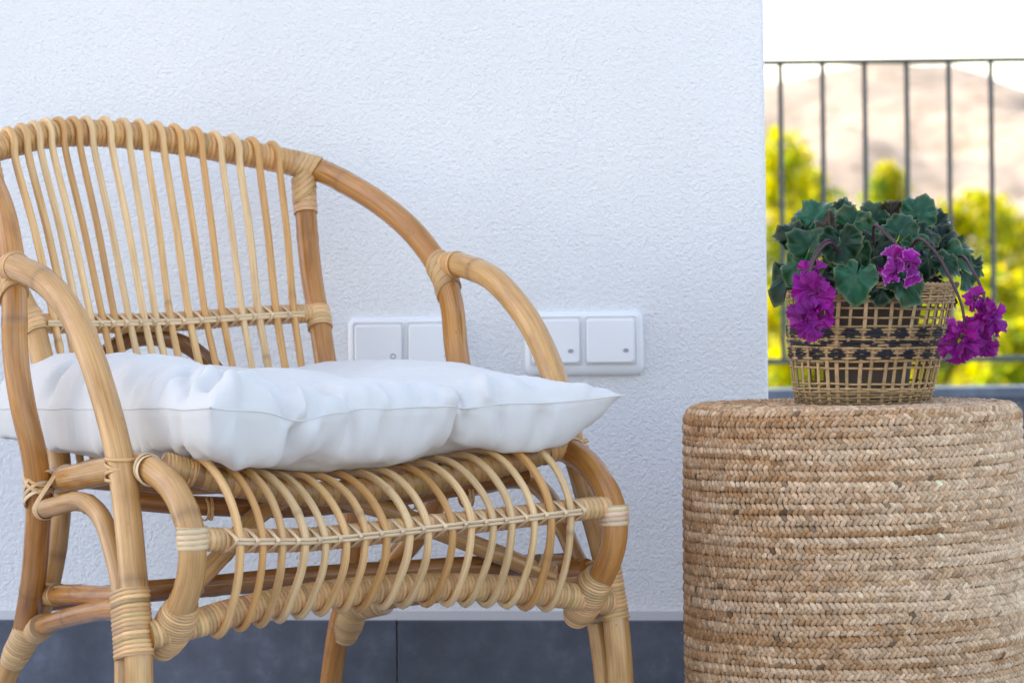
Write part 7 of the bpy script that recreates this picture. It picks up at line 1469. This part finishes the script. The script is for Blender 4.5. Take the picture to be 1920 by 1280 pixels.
    [-1179,1617,2081,21,2,-72,29,2,-10,38,1,-10,43,2,-12,46,2,-13,47,2,-13,47,2,-10,46,2,-8,47,1,-7,46,2,-8,46,1,-6,45,2,-7,44,0,-8,44,1,-6,43,1,-4,42,0,-3,43,1,-4,43,2,-4,43,2,-4,44,2,-4,45,3,0,46,3,0,46,3,0,47,3,-1,48,1,0,48,1,1,48,0,2,48,0,4,47,0,4,48,-1,4,47,-1,4,47,-2,6,46,-2,6,46,-3,7,44,-3,6,44,-3,7,44,-2,6,43,-3,6,44,-3,7,45,-2,6,44,-4,7,43,-4,7,44,-4,8,43,-5,8,44,-5,5,45,-4,5,46,-4,5,47,-3,6,46,-3,8,47,-4,11,47,-3,10,46,-3,3,45,-3,9,43,-3,9,39,-3,8,33,-3,6,25,-3,4,15,-2,21],
    [-1177,1660,2073,20,2,-64,29,2,-9,37,2,-11,43,2,-12,46,2,-13,47,2,-11,47,1,-9,46,2,-9,47,1,-7,46,2,-8,45,1,-6,44,0,-8,45,1,-7,43,0,-7,43,0,-3,43,1,-4,43,1,-4,44,1,-4,43,1,-4,45,3,-4,45,2,1,45,3,0,47,4,0,47,3,0,47,2,-1,47,2,1,48,0,1,47,0,2,47,0,6,47,-1,4,47,-2,6,47,-2,6,46,-3,5,45,-3,7,45,-4,6,44,-3,6,44,-2,6,44,-3,6,44,-2,7,44,-3,6,44,-3,7,44,-4,7,43,-3,7,44,-5,7,44,-4,6,45,-3,5,46,-4,5,47,-3,7,47,-3,9,46,-3,11,47,-3,9,46,-3,4,45,-3,7,43,-3,9,40,-3,8,33,-3,6,25,-3,5,15,-2,26],
    [-1175,1703,2072,19,1,-62,28,2,-9,38,2,-11,43,3,-12,45,2,-13,47,2,-4,47,2,-12,47,1,-13,46,1,-8,45,1,-7,45,1,-6,44,0,-8,44,0,-7,44,0,-6,43,0,-4,43,0,-4,44,0,-4,43,1,-4,44,1,-4,45,2,-3,45,2,1,46,3,1,46,3,0,47,3,0,47,2,-1,47,3,-1,47,1,0,46,1,4,47,-1,5,46,-1,6,46,-2,6,47,-3,6,46,-3,5,45,-3,6,46,-4,6,44,-2,5,45,-3,6,44,-2,6,44,-2,7,44,-2,6,44,-3,6,44,-3,7,43,-3,7,44,-4,7,44,-3,6,45,-3,5,46,-3,6,47,-3,7,47,-3,8,47,-3,10,47,-3,11,46,-3,4,45,-3,6,43,-3,10,40,-3,8,33,-3,6,25,-3,4,16,-2,21],
    [-1169,1744,2071,14,2,-60,27,3,-9,37,2,-11,43,2,-12,46,3,-12,47,2,-4,47,2,-10,46,1,-14,46,1,-10,46,1,-7,44,0,-7,44,0,-6,44,-1,-7,43,0,-7,44,-1,-4,43,0,-4,44,0,-4,44,0,-4,44,0,-4,45,1,-3,45,1,1,46,2,2,47,2,2,46,2,2,47,3,-1,46,2,-2,46,3,0,46,1,5,46,0,5,46,-2,6,46,-2,7,46,-3,6,46,-3,2,46,-2,4,46,-3,5,45,-1,6,44,-2,6,45,-2,6,44,-1,6,44,-2,6,44,-2,6,44,-3,7,44,-2,7,43,-3,6,45,-3,7,45,-3,6,46,-3,6,47,-3,6,47,-3,8,47,-2,10,46,-3,11,46,-3,4,45,-3,6,43,-3,9,40,-3,9,34,-3,5,25,-3,5,16,-2,12],
    [-1174,1786,2079,17,3,-66,28,3,-10,37,2,-10,44,3,-12,46,2,-13,47,2,-5,47,2,-10,46,1,-13,46,1,-9,45,0,-6,44,0,-8,44,-1,-6,43,-1,-8,44,-1,-6,43,0,-5,44,-1,-4,44,-1,-4,44,0,-4,44,-1,-4,45,0,-2,46,-1,1,46,0,2,46,1,4,47,1,4,46,2,0,46,3,-1,46,3,-1,46,2,3,45,0,5,46,-2,8,45,-3,7,46,-2,4,46,-2,1,47,-1,2,45,0,4,46,-1,6,44,-1,6,45,-1,6,44,-1,6,44,-1,6,44,-2,6,44,-1,7,44,-2,7,44,-3,6,45,-2,7,45,-3,6,46,-2,6,47,-3,6,46,-3,8,47,-2,10,47,-3,10,46,-3,2,45,-3,9,43,-3,9,39,-3,8,34,-3,6,25,-3,5,16,-2,4],
    [-1180,1829,2085,20,3,-70,30,3,-9,37,3,-11,44,2,-12,46,2,-9,47,2,-5,47,1,-13,46,2,-13,45,1,-8,45,0,-7,44,-1,-7,44,-1,-8,43,-2,-7,44,-1,-8,43,-1,-4,44,-1,-4,44,-1,-4,44,-2,-4,45,-1,-4,45,-2,-4,45,-1,1,46,-2,2,46,-1,2,47,-1,3,46,2,0,47,2,0,46,3,2,45,2,3,46,0,5,46,-1,5,45,-2,4,46,-1,5,46,0,3,46,0,4,46,1,5,45,1,6,45,0,6,44,0,6,44,-1,6,44,-1,6,44,-1,7,44,-1,6,44,-1,7,45,-2,6,44,-2,6,46,-2,6,46,-2,6,46,-3,8,47,-3,8,47,-3,10,46,-2,9,46,-3,2,45,-3,9,43,-3,9,40,-3,9,33,-3,6,26,-3,4,16,-2,6],
    [-1183,1873,2088,21,3,-70,30,3,-10,38,2,-11,44,2,-12,46,2,-8,47,2,-5,46,1,-14,46,2,-13,45,0,-8,45,0,-7,44,-1,-8,44,-2,-7,43,-2,-7,44,-1,-8,43,-2,-4,44,-2,-5,44,-1,-4,44,-2,-4,45,-2,-5,45,-2,-3,45,-3,0,46,-3,1,46,-2,1,46,-1,1,47,0,-1,46,2,0,47,2,0,46,2,5,46,0,4,46,-1,4,46,-1,5,46,0,6,46,1,6,46,2,5,45,2,6,45,2,7,44,1,6,44,0,6,45,0,6,44,0,7,44,-1,6,44,0,7,44,-1,6,44,-1,7,45,-2,6,46,-1,6,46,-3,6,46,-2,7,47,-3,9,46,-3,10,47,-2,9,46,-3,2,44,-3,8,43,-3,10,40,-3,8,34,-3,6,25,-3,4,18,-2,10],
    [-1184,1917,2086,21,3,-66,30,3,-10,38,2,-10,43,2,-13,46,2,-12,47,1,-6,46,2,-12,46,1,-12,45,0,-8,45,-1,-6,44,-2,-6,44,-2,-7,43,-2,-8,44,-2,-8,43,-2,-4,44,-2,-5,44,-2,-5,44,-2,-4,45,-3,-5,45,-2,-4,45,-4,0,45,-3,0,46,-2,0,46,-2,0,47,0,0,47,1,0,47,2,2,46,1,4,47,0,4,47,0,4,46,0,4,47,1,7,45,2,6,46,2,6,44,3,7,45,2,7,44,1,6,44,1,7,44,1,6,44,0,6,44,0,7,44,0,7,45,-1,6,44,0,7,45,-1,7,46,-2,6,46,-2,6,46,-2,7,47,-3,8,46,-2,9,46,-3,10,46,-3,3,45,-3,7,43,-3,9,39,-3,8,34,-3,6,26,-3,5,18,-2,12],
    [-1186,1962,2085,22,2,-62,30,3,-10,38,2,-11,43,2,-12,46,1,-13,46,2,-10,46,1,-10,46,1,-10,45,0,-8,44,-2,-6,44,-2,-4,44,-3,-8,43,-2,-8,44,-3,-8,44,-1,-5,44,-3,-5,44,-2,-5,44,-3,-5,45,-3,-5,44,-3,-4,45,-3,-1,46,-3,0,46,-2,1,46,-1,0,47,0,1,46,1,1,47,0,2,48,1,2,47,1,4,47,0,4,47,0,5,46,2,5,46,2,6,45,2,7,45,2,7,44,3,7,44,1,6,43,2,7,44,1,7,44,0,6,45,0,7,44,1,7,44,0,7,45,0,7,45,-1,5,46,-1,6,46,-2,6,46,-2,7,46,-3,9,47,-2,9,46,-3,9,46,-3,4,44,-3,7,43,-3,9,40,-3,8,34,-3,6,26,-3,5,17,-2,13],
    [-1188,2006,2075,22,3,-49,30,2,-11,39,2,-10,43,2,-12,46,1,-13,46,2,-8,46,1,-10,45,0,-12,44,-1,-8,44,-2,-4,44,-3,-5,44,-3,-8,44,-3,-9,44,-2,-9,44,-2,-5,44,-2,-5,44,-3,-5,44,-3,-6,45,-3,-5,44,-3,-5,45,-3,-1,46,-2,0,46,-1,1,46,-1,0,46,0,1,47,1,2,47,0,2,48,1,3,47,1,4,47,0,4,47,1,4,46,1,5,46,1,5,46,2,7,44,3,7,45,2,8,43,2,7,44,1,7,44,1,7,44,0,6,44,1,7,45,0,7,44,1,7,45,1,7,45,-1,5,46,-1,5,46,-1,7,46,-2,8,46,-3,9,46,-2,10,47,-3,9,45,-3,3,45,-3,6,43,-3,9,40,-3,8,34,-3,6,26,-3,5,17,-2,14],
    [-1191,2051,2071,23,2,-42,31,2,-10,39,2,-11,43,2,-12,46,1,-13,46,1,-6,45,1,-11,45,0,-13,44,-2,-6,44,-3,-7,43,-3,-6,44,-3,-10,45,-2,-8,44,-2,-7,45,-2,-4,43,-3,-5,44,-3,-7,44,-3,-6,45,-3,-5,45,-3,-5,45,-3,0,46,-1,0,46,-1,2,46,0,0,46,1,0,47,0,2,46,1,3,47,0,3,47,1,5,47,1,3,47,0,3,47,1,5,46,2,5,46,1,7,45,2,7,44,2,7,44,1,8,43,2,8,44,1,6,44,0,6,45,1,6,45,0,8,44,1,8,45,1,6,46,0,6,45,0,5,46,-2,6,46,-1,8,46,-3,9,46,-2,11,46,-3,9,46,-3,5,45,-3,3,43,-3,9,40,-3,8,34,-3,7,26,-3,4,18,-2,13],
    [-1192,2096,2073,23,2,-41,31,2,-10,39,2,-11,43,1,-12,46,1,-13,45,1,-8,45,0,-11,45,-1,-10,44,-2,-8,43,-3,-7,44,-3,-9,45,-3,-9,45,-2,-8,44,-2,-6,45,-2,-2,43,-3,-6,44,-3,-8,44,-4,-6,45,-3,-6,45,-2,-4,45,-2,0,46,-2,2,46,0,1,46,0,2,46,1,1,46,1,1,46,1,2,47,0,3,47,1,4,47,1,4,46,1,4,47,0,4,46,1,4,46,2,6,46,1,7,44,2,8,44,1,8,44,1,9,43,1,6,45,0,5,45,1,6,45,1,8,45,1,7,45,1,5,45,0,6,45,0,7,46,-1,8,46,-2,7,46,-2,8,45,-2,11,46,-3,10,46,-2,5,45,-3,2,43,-4,9,41,-3,9,34,-3,6,27,-3,5,18,-2,7],
    [-1193,2140,2072,23,3,-36,31,1,-11,39,2,-11,43,1,-12,46,1,-13,45,0,-12,45,0,-7,44,-1,-11,44,-3,-8,44,-3,-9,45,-3,-9,44,-2,-8,45,-2,-8,45,-2,-6,44,-3,-3,44,-2,-6,44,-4,-8,44,-3,-6,45,-3,-4,45,-2,-4,45,-2,2,46,-1,1,46,-1,1,45,1,2,46,1,2,46,0,1,46,1,1,46,1,3,46,1,4,47,1,4,46,1,4,47,1,4,46,1,3,46,1,6,46,1,7,45,1,6,44,1,8,44,1,9,44,1,7,44,0,5,45,1,5,45,0,8,46,1,8,45,1,6,45,1,5,45,0,9,46,-1,7,45,-1,8,46,-2,7,46,-2,11,45,-3,10,46,-2,4,45,-3,4,44,-3,9,40,-4,8,35,-3,7,28,-3,4,18,-2,4],
    [-1194,2185,2069,23,2,-30,32,2,-11,39,1,-11,43,1,-12,45,1,-13,46,0,-11,44,-1,-9,44,-2,-9,45,-2,-10,44,-3,-9,45,-2,-8,45,-3,-9,45,-2,-8,44,-2,-6,45,-2,-4,44,-3,-6,43,-3,-8,44,-4,-4,45,-3,-5,45,-2,-3,46,-2,0,45,-1,5,45,0,1,46,0,0,45,1,1,46,1,2,45,1,2,46,1,2,46,1,3,46,1,4,46,1,4,46,1,5,47,1,4,46,1,5,46,1,7,45,1,5,45,1,7,44,1,8,44,1,9,44,0,5,45,0,5,46,1,6,45,0,9,45,1,7,45,1,8,46,0,6,45,0,9,46,-1,6,45,-2,8,46,-2,10,45,-3,9,46,-2,3,45,-3,6,44,-3,9,41,-3,9,35,-3,6,28,-3,5,19,-3,4],
    [-1195,2230,2067,24,2,-25,32,1,-11,39,1,-11,43,1,-12,45,0,-13,46,0,-10,44,-1,-8,45,-2,-11,44,-2,-10,45,-2,-9,45,-2,-8,45,-2,-10,45,-2,-8,44,-3,-6,45,-2,-6,44,-3,-4,44,-4,-7,44,-3,-4,44,-3,-5,45,-2,-3,45,-2,0,45,-1,4,45,-1,1,45,0,-1,45,1,3,45,1,3,46,1,1,45,2,3,46,1,2,45,1,4,46,1,4,46,1,6,46,1,3,46,1,6,46,1,5,46,1,6,45,1,7,44,1,7,44,1,10,45,0,5,45,0,5,46,0,6,45,1,8,45,1,9,45,0,6,46,0,8,45,0,8,46,-1,8,45,-1,6,45,-2,10,46,-3,10,45,-2,1,46,-3,7,44,-3,9,41,-3,9,36,-3,6,28,-3,5,20,-3,3],
    [-1195,2274,2065,24,2,-20,32,2,-11,39,0,-11,44,1,-12,45,0,-13,45,-1,-8,45,-1,-9,44,-2,-12,45,-1,-10,45,-2,-9,45,-2,-8,45,-2,-9,45,-2,-9,45,-2,-8,45,-3,-5,44,-3,-4,44,-3,-6,44,-4,-3,44,-3,-6,44,-2,-3,45,-2,2,44,-2,1,45,-1,1,44,0,2,45,1,0,45,1,2,45,1,2,45,2,3,45,2,4,45,2,3,46,1,5,45,1,5,46,1,4,46,1,4,46,1,6,46,1,6,45,1,8,45,1,6,45,0,8,44,0,6,46,0,5,45,1,7,45,0,9,46,1,7,45,0,8,46,0,6,45,0,9,45,-1,7,46,-2,7,45,-2,11,45,-2,9,46,-2,3,45,-3,4,44,-3,10,42,-3,8,36,-3,7,28,-3,5,20,-3,3],
    [-1194,2319,2071,24,2,-23,32,1,-11,40,0,-11,44,0,-12,45,0,-13,45,0,-9,44,-1,-9,45,-2,-11,44,-1,-10,45,-2,-8,45,-2,-8,45,-2,-10,45,-1,-8,46,-3,-10,45,-2,-5,45,-3,-4,44,-4,-4,44,-3,-3,43,-3,-7,44,-3,-2,44,-3,2,44,-2,-1,44,-1,2,43,0,2,44,0,2,45,2,0,44,2,2,45,2,3,45,2,4,45,2,4,45,1,4,46,1,7,46,1,2,45,1,4,46,1,6,46,1,6,45,1,7,45,1,7,45,1,8,45,0,5,45,0,7,46,0,6,45,1,8,46,0,8,45,0,7,46,0,7,45,0,7,45,-1,9,46,-2,8,45,-2,10,45,-2,9,46,-2,2,45,-3,5,44,-3,9,42,-3,9,36,-3,7,29,-3,5,22,-3,3],
    [-1194,2364,2074,25,1,-23,33,1,-11,40,1,-11,43,0,-12,45,-1,-13,45,0,-5,45,-1,-14,44,-1,-11,45,-2,-9,45,-1,-9,45,-2,-7,45,-2,-9,45,-2,-8,46,-2,-9,45,-2,-5,45,-4,-2,45,-3,-4,44,-3,-3,43,-4,-9,44,-3,-4,43,-3,2,44,-3,1,42,-1,0,43,-1,3,43,1,0,43,2,3,44,3,1,45,2,1,44,2,4,46,2,3,45,2,5,45,1,5,46,1,2,45,1,4,46,1,7,46,1,6,45,1,6,45,1,7,46,1,8,45,0,7,45,0,6,45,0,7,46,1,5,46,0,7,45,0,8,46,0,6,45,-1,8,45,-1,7,45,-2,9,46,-2,10,45,-2,7,45,-2,9,46,-3,4,44,-3,10,41,-3,8,37,-3,7,30,-3,6,23,-3,4],
    [-1193,2408,2075,26,2,-21,33,1,-11,40,0,-12,44,0,-12,44,0,-9,45,-1,-14,44,0,-14,44,-1,-12,45,-1,-8,45,-2,-7,45,-2,-7,46,-1,-6,45,-2,-7,46,-2,-5,45,-3,-1,46,-3,-2,44,-3,-4,45,-4,-7,43,-3,-10,44,-4,-5,44,-4,2,43,-3,-1,41,-2,1,41,0,2,41,1,0,42,2,0,43,3,0,44,3,1,45,2,5,45,3,2,46,1,4,45,2,3,46,1,2,45,1,4,46,1,6,45,1,7,46,1,6,45,0,7,46,1,6,45,0,7,45,1,8,46,0,5,45,0,8,46,0,7,46,0,8,45,0,7,46,-1,7,45,-1,7,45,-2,8,45,-2,9,45,-3,9,46,-2,10,44,-3,9,44,-3,9,42,-2,9,37,-3,7,32,-4,6,24,-3,4],
    [-1193,2453,2078,28,1,-21,34,1,-12,40,1,-11,43,0,-12,44,0,-12,44,0,-13,45,0,-12,44,-1,-11,45,-1,-9,45,-2,-9,46,-1,-7,45,-2,-5,45,-2,-3,46,-2,-2,46,-3,3,45,-2,2,45,-4,-8,45,-3,-10,44,-4,-12,44,-4,-6,44,-4,1,42,-4,-1,41,-3,-1,39,-1,9,39,2,-6,40,3,-2,42,3,-4,44,3,3,44,3,2,45,2,4,46,2,4,45,2,4,46,1,4,46,1,4,45,1,6,46,1,7,45,0,6,46,1,7,45,1,6,45,0,7,46,1,6,46,0,7,45,0,8,46,0,7,45,0,7,46,-1,8,45,-1,7,46,-1,7,45,-2,7,45,-2,9,45,-3,10,45,-2,9,45,-3,9,43,-3,10,42,-3,8,38,-3,8,33,-4,5,26,-3,5],
    [-1191,2498,2081,28,1,-21,35,1,-12,40,1,-11,43,1,-12,44,0,-13,44,0,-12,45,0,-12,44,0,-11,45,-1,-9,45,-1,-9,46,-2,-7,45,-1,-3,46,-2,-2,45,-3,1,46,-2,5,45,-3,1,46,-3,-6,45,-4,-13,44,-4,-8,45,-4,-8,44,-5,-1,42,-5,-2,39,-4,-1,37,-2,11,36,2,-8,39,3,-4,40,4,-4,43,4,1,44,3,1,46,2,4,45,2,4,46,2,4,45,1,4,46,1,4,45,1,6,46,1,7,45,1,6,46,1,6,45,0,7,46,1,6,46,1,7,45,0,7,46,0,7,45,0,8,46,-1,7,46,-1,7,45,-1,8,45,-2,7,45,-2,7,45,-2,8,45,-2,10,45,-3,9,45,-3,10,43,-3,9,42,-3,8,39,-3,8,34,-4,6,28,-3,5],
    [-1189,2542,2080,30,2,-22,36,1,-11,40,1,-12,43,1,-12,44,1,-12,45,0,-12,44,0,-13,45,0,-10,45,0,-9,45,-1,-6,45,-1,1,46,-2,0,45,-1,1,45,-2,-1,46,-3,5,45,-3,2,45,-4,-5,45,-4,-12,46,-4,-8,44,-5,-9,44,-6,-3,41,-6,0,38,-6,1,35,-3,7,33,1,-4,36,4,-2,39,4,-9,42,4,-2,44,4,-2,45,3,1,46,2,4,45,2,4,46,2,5,45,1,1,46,1,4,45,1,5,46,1,6,45,1,7,46,1,6,45,0,7,46,1,6,46,0,7,45,0,7,46,0,8,45,-1,7,46,-1,7,45,-2,8,45,-1,7,45,-2,7,45,-3,8,45,-2,10,45,-3,10,44,-2,9,44,-3,10,42,-3,9,40,-4,8,36,-3,7,31,-3,5],
    [-1186,2587,2071,34,1,-15,38,2,-12,41,1,-11,43,1,-12,44,1,-13,44,0,-12,45,0,-9,44,1,1,45,0,0,45,0,-2,45,-1,5,45,0,1,45,-1,2,45,-2,-4,45,-3,0,45,-3,3,45,-4,2,45,-5,-10,45,-6,-9,44,-7,-7,44,-8,-5,41,-8,3,36,-9,-6,30,-6,7,30,3,1,33,4,2,38,3,-12,40,5,-2,44,5,0,45,3,2,45,3,3,46,3,4,45,2,1,46,2,4,45,1,1,46,2,3,45,1,1,46,1,2,45,1,-2,46,1,4,45,1,3,46,0,2,45,0,4,46,-1,8,45,-1,7,45,-1,7,45,-2,8,45,-2,7,45,-2,7,45,-2,8,45,-2,9,44,-2,10,45,-3,10,44,-2,9,43,-3,9,41,-3,9,38,-2,7,35,-4,7],
    [-1182,2632,2098,40,1,-38,41,0,-4,43,1,-4,42,1,1,45,0,3,44,1,-1,45,0,1,42,1,0,45,1,-2,44,1,0,46,2,3,44,1,1,45,0,3,44,-1,-3,44,-4,1,44,-2,-2,44,-6,1,45,-7,-3,44,-9,-5,44,-9,-5,43,-10,-1,41,-13,1,35,-12,-4,20,-14,3,23,9,11,34,8,-2,36,-4,-11,40,7,-5,44,6,-2,44,4,5,45,4,3,46,3,1,46,4,-1,45,3,2,45,2,5,46,3,1,45,2,2,46,2,1,45,1,-2,46,1,-2,45,1,2,45,0,-1,46,0,3,45,0,1,45,-1,2,44,-2,-3,45,-2,2,45,-3,3,44,-2,0,45,-1,-3,45,-2,2,44,-2,2,45,-2,6,45,-2,9,43,-2,10,42,-2,9,42,-2,8,39,-2,18],
]

def panel(rows):
    a = np.array(rows, float)
    return np.cumsum(a.reshape(len(a), -1, 3), 1) / 5000
ctop, cbot = panel(UPPER), panel(LOWER)
def cloth_material():
    m, n, l, b = new_mat('white_cotton')
    tc = n.new('ShaderNodeTexCoord')
    b.inputs['Base Color'].default_value = (0.645, 0.635, 0.61, 1)
    b.inputs['Roughness'].default_value = 0.75
    b.inputs['Sheen Weight'].default_value = 0.15
    b.inputs['Specular IOR Level'].default_value = 0.25
    t = nd(n, 'ShaderNodeTexNoise', Scale=55.0, Detail=4.0, Roughness=0.6)
    l.new(tc.outputs['Object'], t.inputs['Vector'])
    w = nd(n, 'ShaderNodeTexNoise', Scale=1400.0, Detail=1.0)
    l.new(tc.outputs['Object'], w.inputs['Vector'])
    h = math_node(n, l, 'ADD', t.outputs[0], math_node(n, l, 'MULTIPLY', w.outputs[0], 0.12))
    bp = nd(n, 'ShaderNodeBump', Strength=0.12, Distance=0.004)
    l.new(h, bp.inputs['Height'])
    l.new(bp.outputs[0], b.inputs['Normal'])
    return m
COTTON = cloth_material()
def upsample(A, k):
    """Catmull-Rom along both directions: k steps to each cell."""
    def one(B):
        n = len(B)
        Q = np.concatenate([2 * B[:1] - B[1:2], B, 2 * B[-1:] - B[-2:-1]])
        out = []
        for q in range(k):
            t = q / k
            w = (-.5 * t + t * t - .5 * t ** 3, 1 - 2.5 * t * t + 1.5 * t ** 3, .5 * t + 2 * t * t - 1.5 * t ** 3, -.5 * t * t + .5 * t ** 3)
            out.append(sum(wi * Q[i:n - 1 + i] for i, wi in enumerate(w)))
        R = np.stack(out, 1).reshape(-1, *B.shape[1:])
        return np.concatenate([R, B[-1:]])
    return np.swapaxes(one(np.swapaxes(one(A), 0, 1)), 0, 1)

KUP = 3
cfull = ctop.copy()
cfull[1:-1, 1:-1] = cbot
# settle the sewn edge into a clean line
edge = np.concatenate([ctop[0, :-1], ctop[:-1, -1], ctop[-1, :0:-1], ctop[:0:-1, 0]])
for _ in range(3):
    sm_ = (np.roll(edge, 1, 0) + 2 * edge + np.roll(edge, -1, 0)) / 4
    keep = np.zeros(len(edge), bool)
    keep[[0, CN, 2 * CN, 3 * CN]] = True
    edge = np.where(keep[:, None], edge, sm_)
for A in (ctop, cfull):
    A[0, :-1], A[:-1, -1], A[-1, :0:-1], A[:0:-1, 0] = edge[:CN], edge[CN:2 * CN], edge[2 * CN:3 * CN], edge[3 * CN:]
UT, UB = upsample(ctop, KUP), upsample(cfull, KUP)
n1 = len(UT)
fr = random.Random(11)
FOLDS_UP = [(-.215, .012, -.135, .085, .0060, .010), (-.205, .022, -.185, .120, .0042, .009), (-.128, .004, -.098, .085, .0052, .008), (-.132, .004, -.172, .075, -.0046, .008), (-.120, .004, -.062, .060, -.0040, .008),
            (.088, .002, .080, .120, -.0035, .0065), (.100, .004, .135, .065, .0048, .008), (.076, .004, .040, .075, .0040, .009), (.240, .010, .165, .060, .0035, .010), (-.010, .004, -.022, .070, .0036, .009), (.030, .004, .035, .050, -.0030, .008),
            (-.228, .060, -.165, .090, .0045, .009), (-.230, .130, -.160, .125, -.0042, .010), (-.232, .205, -.170, .225, .0042, .010), (-.235, .300, -.175, .290, .0040, .010), (-.235, .390, -.180, .395, -.0040, .010)]
FOLDS_DN = [(-.126, .004, -.135, .060, -.0060, .008), (-.128, .004, -.085, .050, .0045, .009), (.089, .002, .088, .060, -.0045, .0065), (.098, .004, .125, .045, .0045, .008), (-.215, .010, -.175, .060, .0040, .010), (-.020, .004, -.045, .045, .0040, .008),
            (.185, .004, .165, .045, -.0035, .009), (-.231, .075, -.190, .085, -.0050, .008), (-.232, .165, -.190, .150, .0045, .008), (-.234, .255, -.190, .270, -.0045, .009), (-.060, .004, -.050, .05, -.0035, .009)]
for k in range(16):
    t = fr.random()
    side = fr.choice('fflr')
    p = {'f': (-.22 + .48 * t, .004), 'l': (-.234, .03 + .45 * t), 'r': (.268, .03 + .45 * t)}[side]
    d = {'f': (fr.gauss(0, .5), 1), 'l': (1, fr.gauss(0, .5)), 'r': (-1, fr.gauss(0, .5))}[side]
    ln = fr.uniform(.035, .09)
    FOLDS_UP.append((*p, p[0] + d[0] * ln, p[1] + d[1] * ln, fr.choice((-1, 1)) * fr.uniform(.0016, .0034), fr.uniform(.005, .009)))
    FOLDS_DN.append((*p, p[0] + d[0] * ln * .7, p[1] + d[1] * ln * .7, fr.choice((-1, 1)) * fr.uniform(.0016, .0036), fr.uniform(.005, .009)))

def folded(U, folds, sign):
    gx, gy = np.gradient(U, axis=1), np.gradient(U, axis=0)
    N = np.cross(gx, gy) * sign
    N /= np.linalg.norm(N, axis=2)[..., None] + 1e-12
    x, y = U[..., 0], U[..., 1]
    wob = np.array([[noise.noise((a * 22, b * 22, 4.0)) for a, b in zip(ra[::3], rb[::3])] for ra, rb in zip(x[::3], y[::3])])
    wob = np.repeat(np.repeat(wob, 3, 0), 3, 1)[:n1, :n1]
    h = np.zeros_like(x)
    for x0, y0, x1, y1, amp, w in folds:
        dx, dy = x1 - x0, y1 - y0
        L2 = dx * dx + dy * dy
        t = np.clip(((x - x0) * dx + (y - y0) * dy) / L2, 0, 1)
        d = ((x - x0) * dy - (y - y0) * dx) / math.sqrt(L2) + wob * .006
        e = np.hypot(x - x0 - t * dx, y - y0 - t * dy)
        f = np.exp(-np.abs(d / w) ** 1.5) - .45 * np.exp(-((np.abs(d) - 1.9 * w) / w) ** 2)
        f = f * np.exp(-(np.maximum(0, e - np.abs(d)) / .012) ** 2) * np.exp(-(d / .05) ** 2)
        h += 1.8 * amp * f * np.clip((1 - t) * 1.6, 0, 1) * np.clip(t * 9 + .25, 0, 1)
    fine = np.array([[noise.fractal((a * 60, b * 60, 7.0), 1.0, 2.0, 2) for a, b in zip(ra[::3], rb[::3])] for ra, rb in zip(x[::3], y[::3])])
    fine = np.repeat(np.repeat(fine, 3, 0), 3, 1)[:n1, :n1]
    for _ in range(2):
        F_ = np.pad(fine, 1, mode='edge')
        fine = (F_[:-2, 1:-1] + F_[2:, 1:-1] + F_[1:-1, :-2] + F_[1:-1, 2:] + 2 * fine) / 6
    h += fine * .0014
    h[[0, -1]] = 0
    h[:, [0, -1]] = 0
    return U + N * h[..., None]
UT, UB = folded(UT, FOLDS_UP, 1), folded(UB, FOLDS_DN, -1)
cv = np.concatenate([UT.reshape(-1, 3), UB[1:-1, 1:-1].reshape(-1, 3)])
top_id = np.arange(n1 * n1).reshape(n1, n1)
bot_id = top_id.copy()
bot_id[1:-1, 1:-1] = n1 * n1 + np.arange((n1 - 2) ** 2).reshape(n1 - 2, n1 - 2)
def quads(I):
    return np.stack([I[:-1, :-1], I[:-1, 1:], I[1:, 1:], I[1:, :-1]], -1).reshape(-1, 4)
cushion = thing('seat_cushion', 'puffy white cotton cushion with creased seam lying on the rattan armchair seat', 'cushion', CHAIR_AT, CHAIR_RZ)
g = Geo()
g.add(cv, np.concatenate([quads(top_id), quads(bot_id)[:, ::-1]]))
o = g.build('cover', COTTON, cushion)
# the sewn edge: a thin welt all round where the two panels meet
ring = np.concatenate([UT[0, :-1], UT[:-1, -1], UT[-1, :0:-1], UT[:0:-1, 0]])
g = Geo()
tube(g, np.vstack([ring[::3], ring[:1]]), .0009, (1, 1, 1), sides=6, step=.004, cap=False)
g.build('seam', COTTON, cushion)
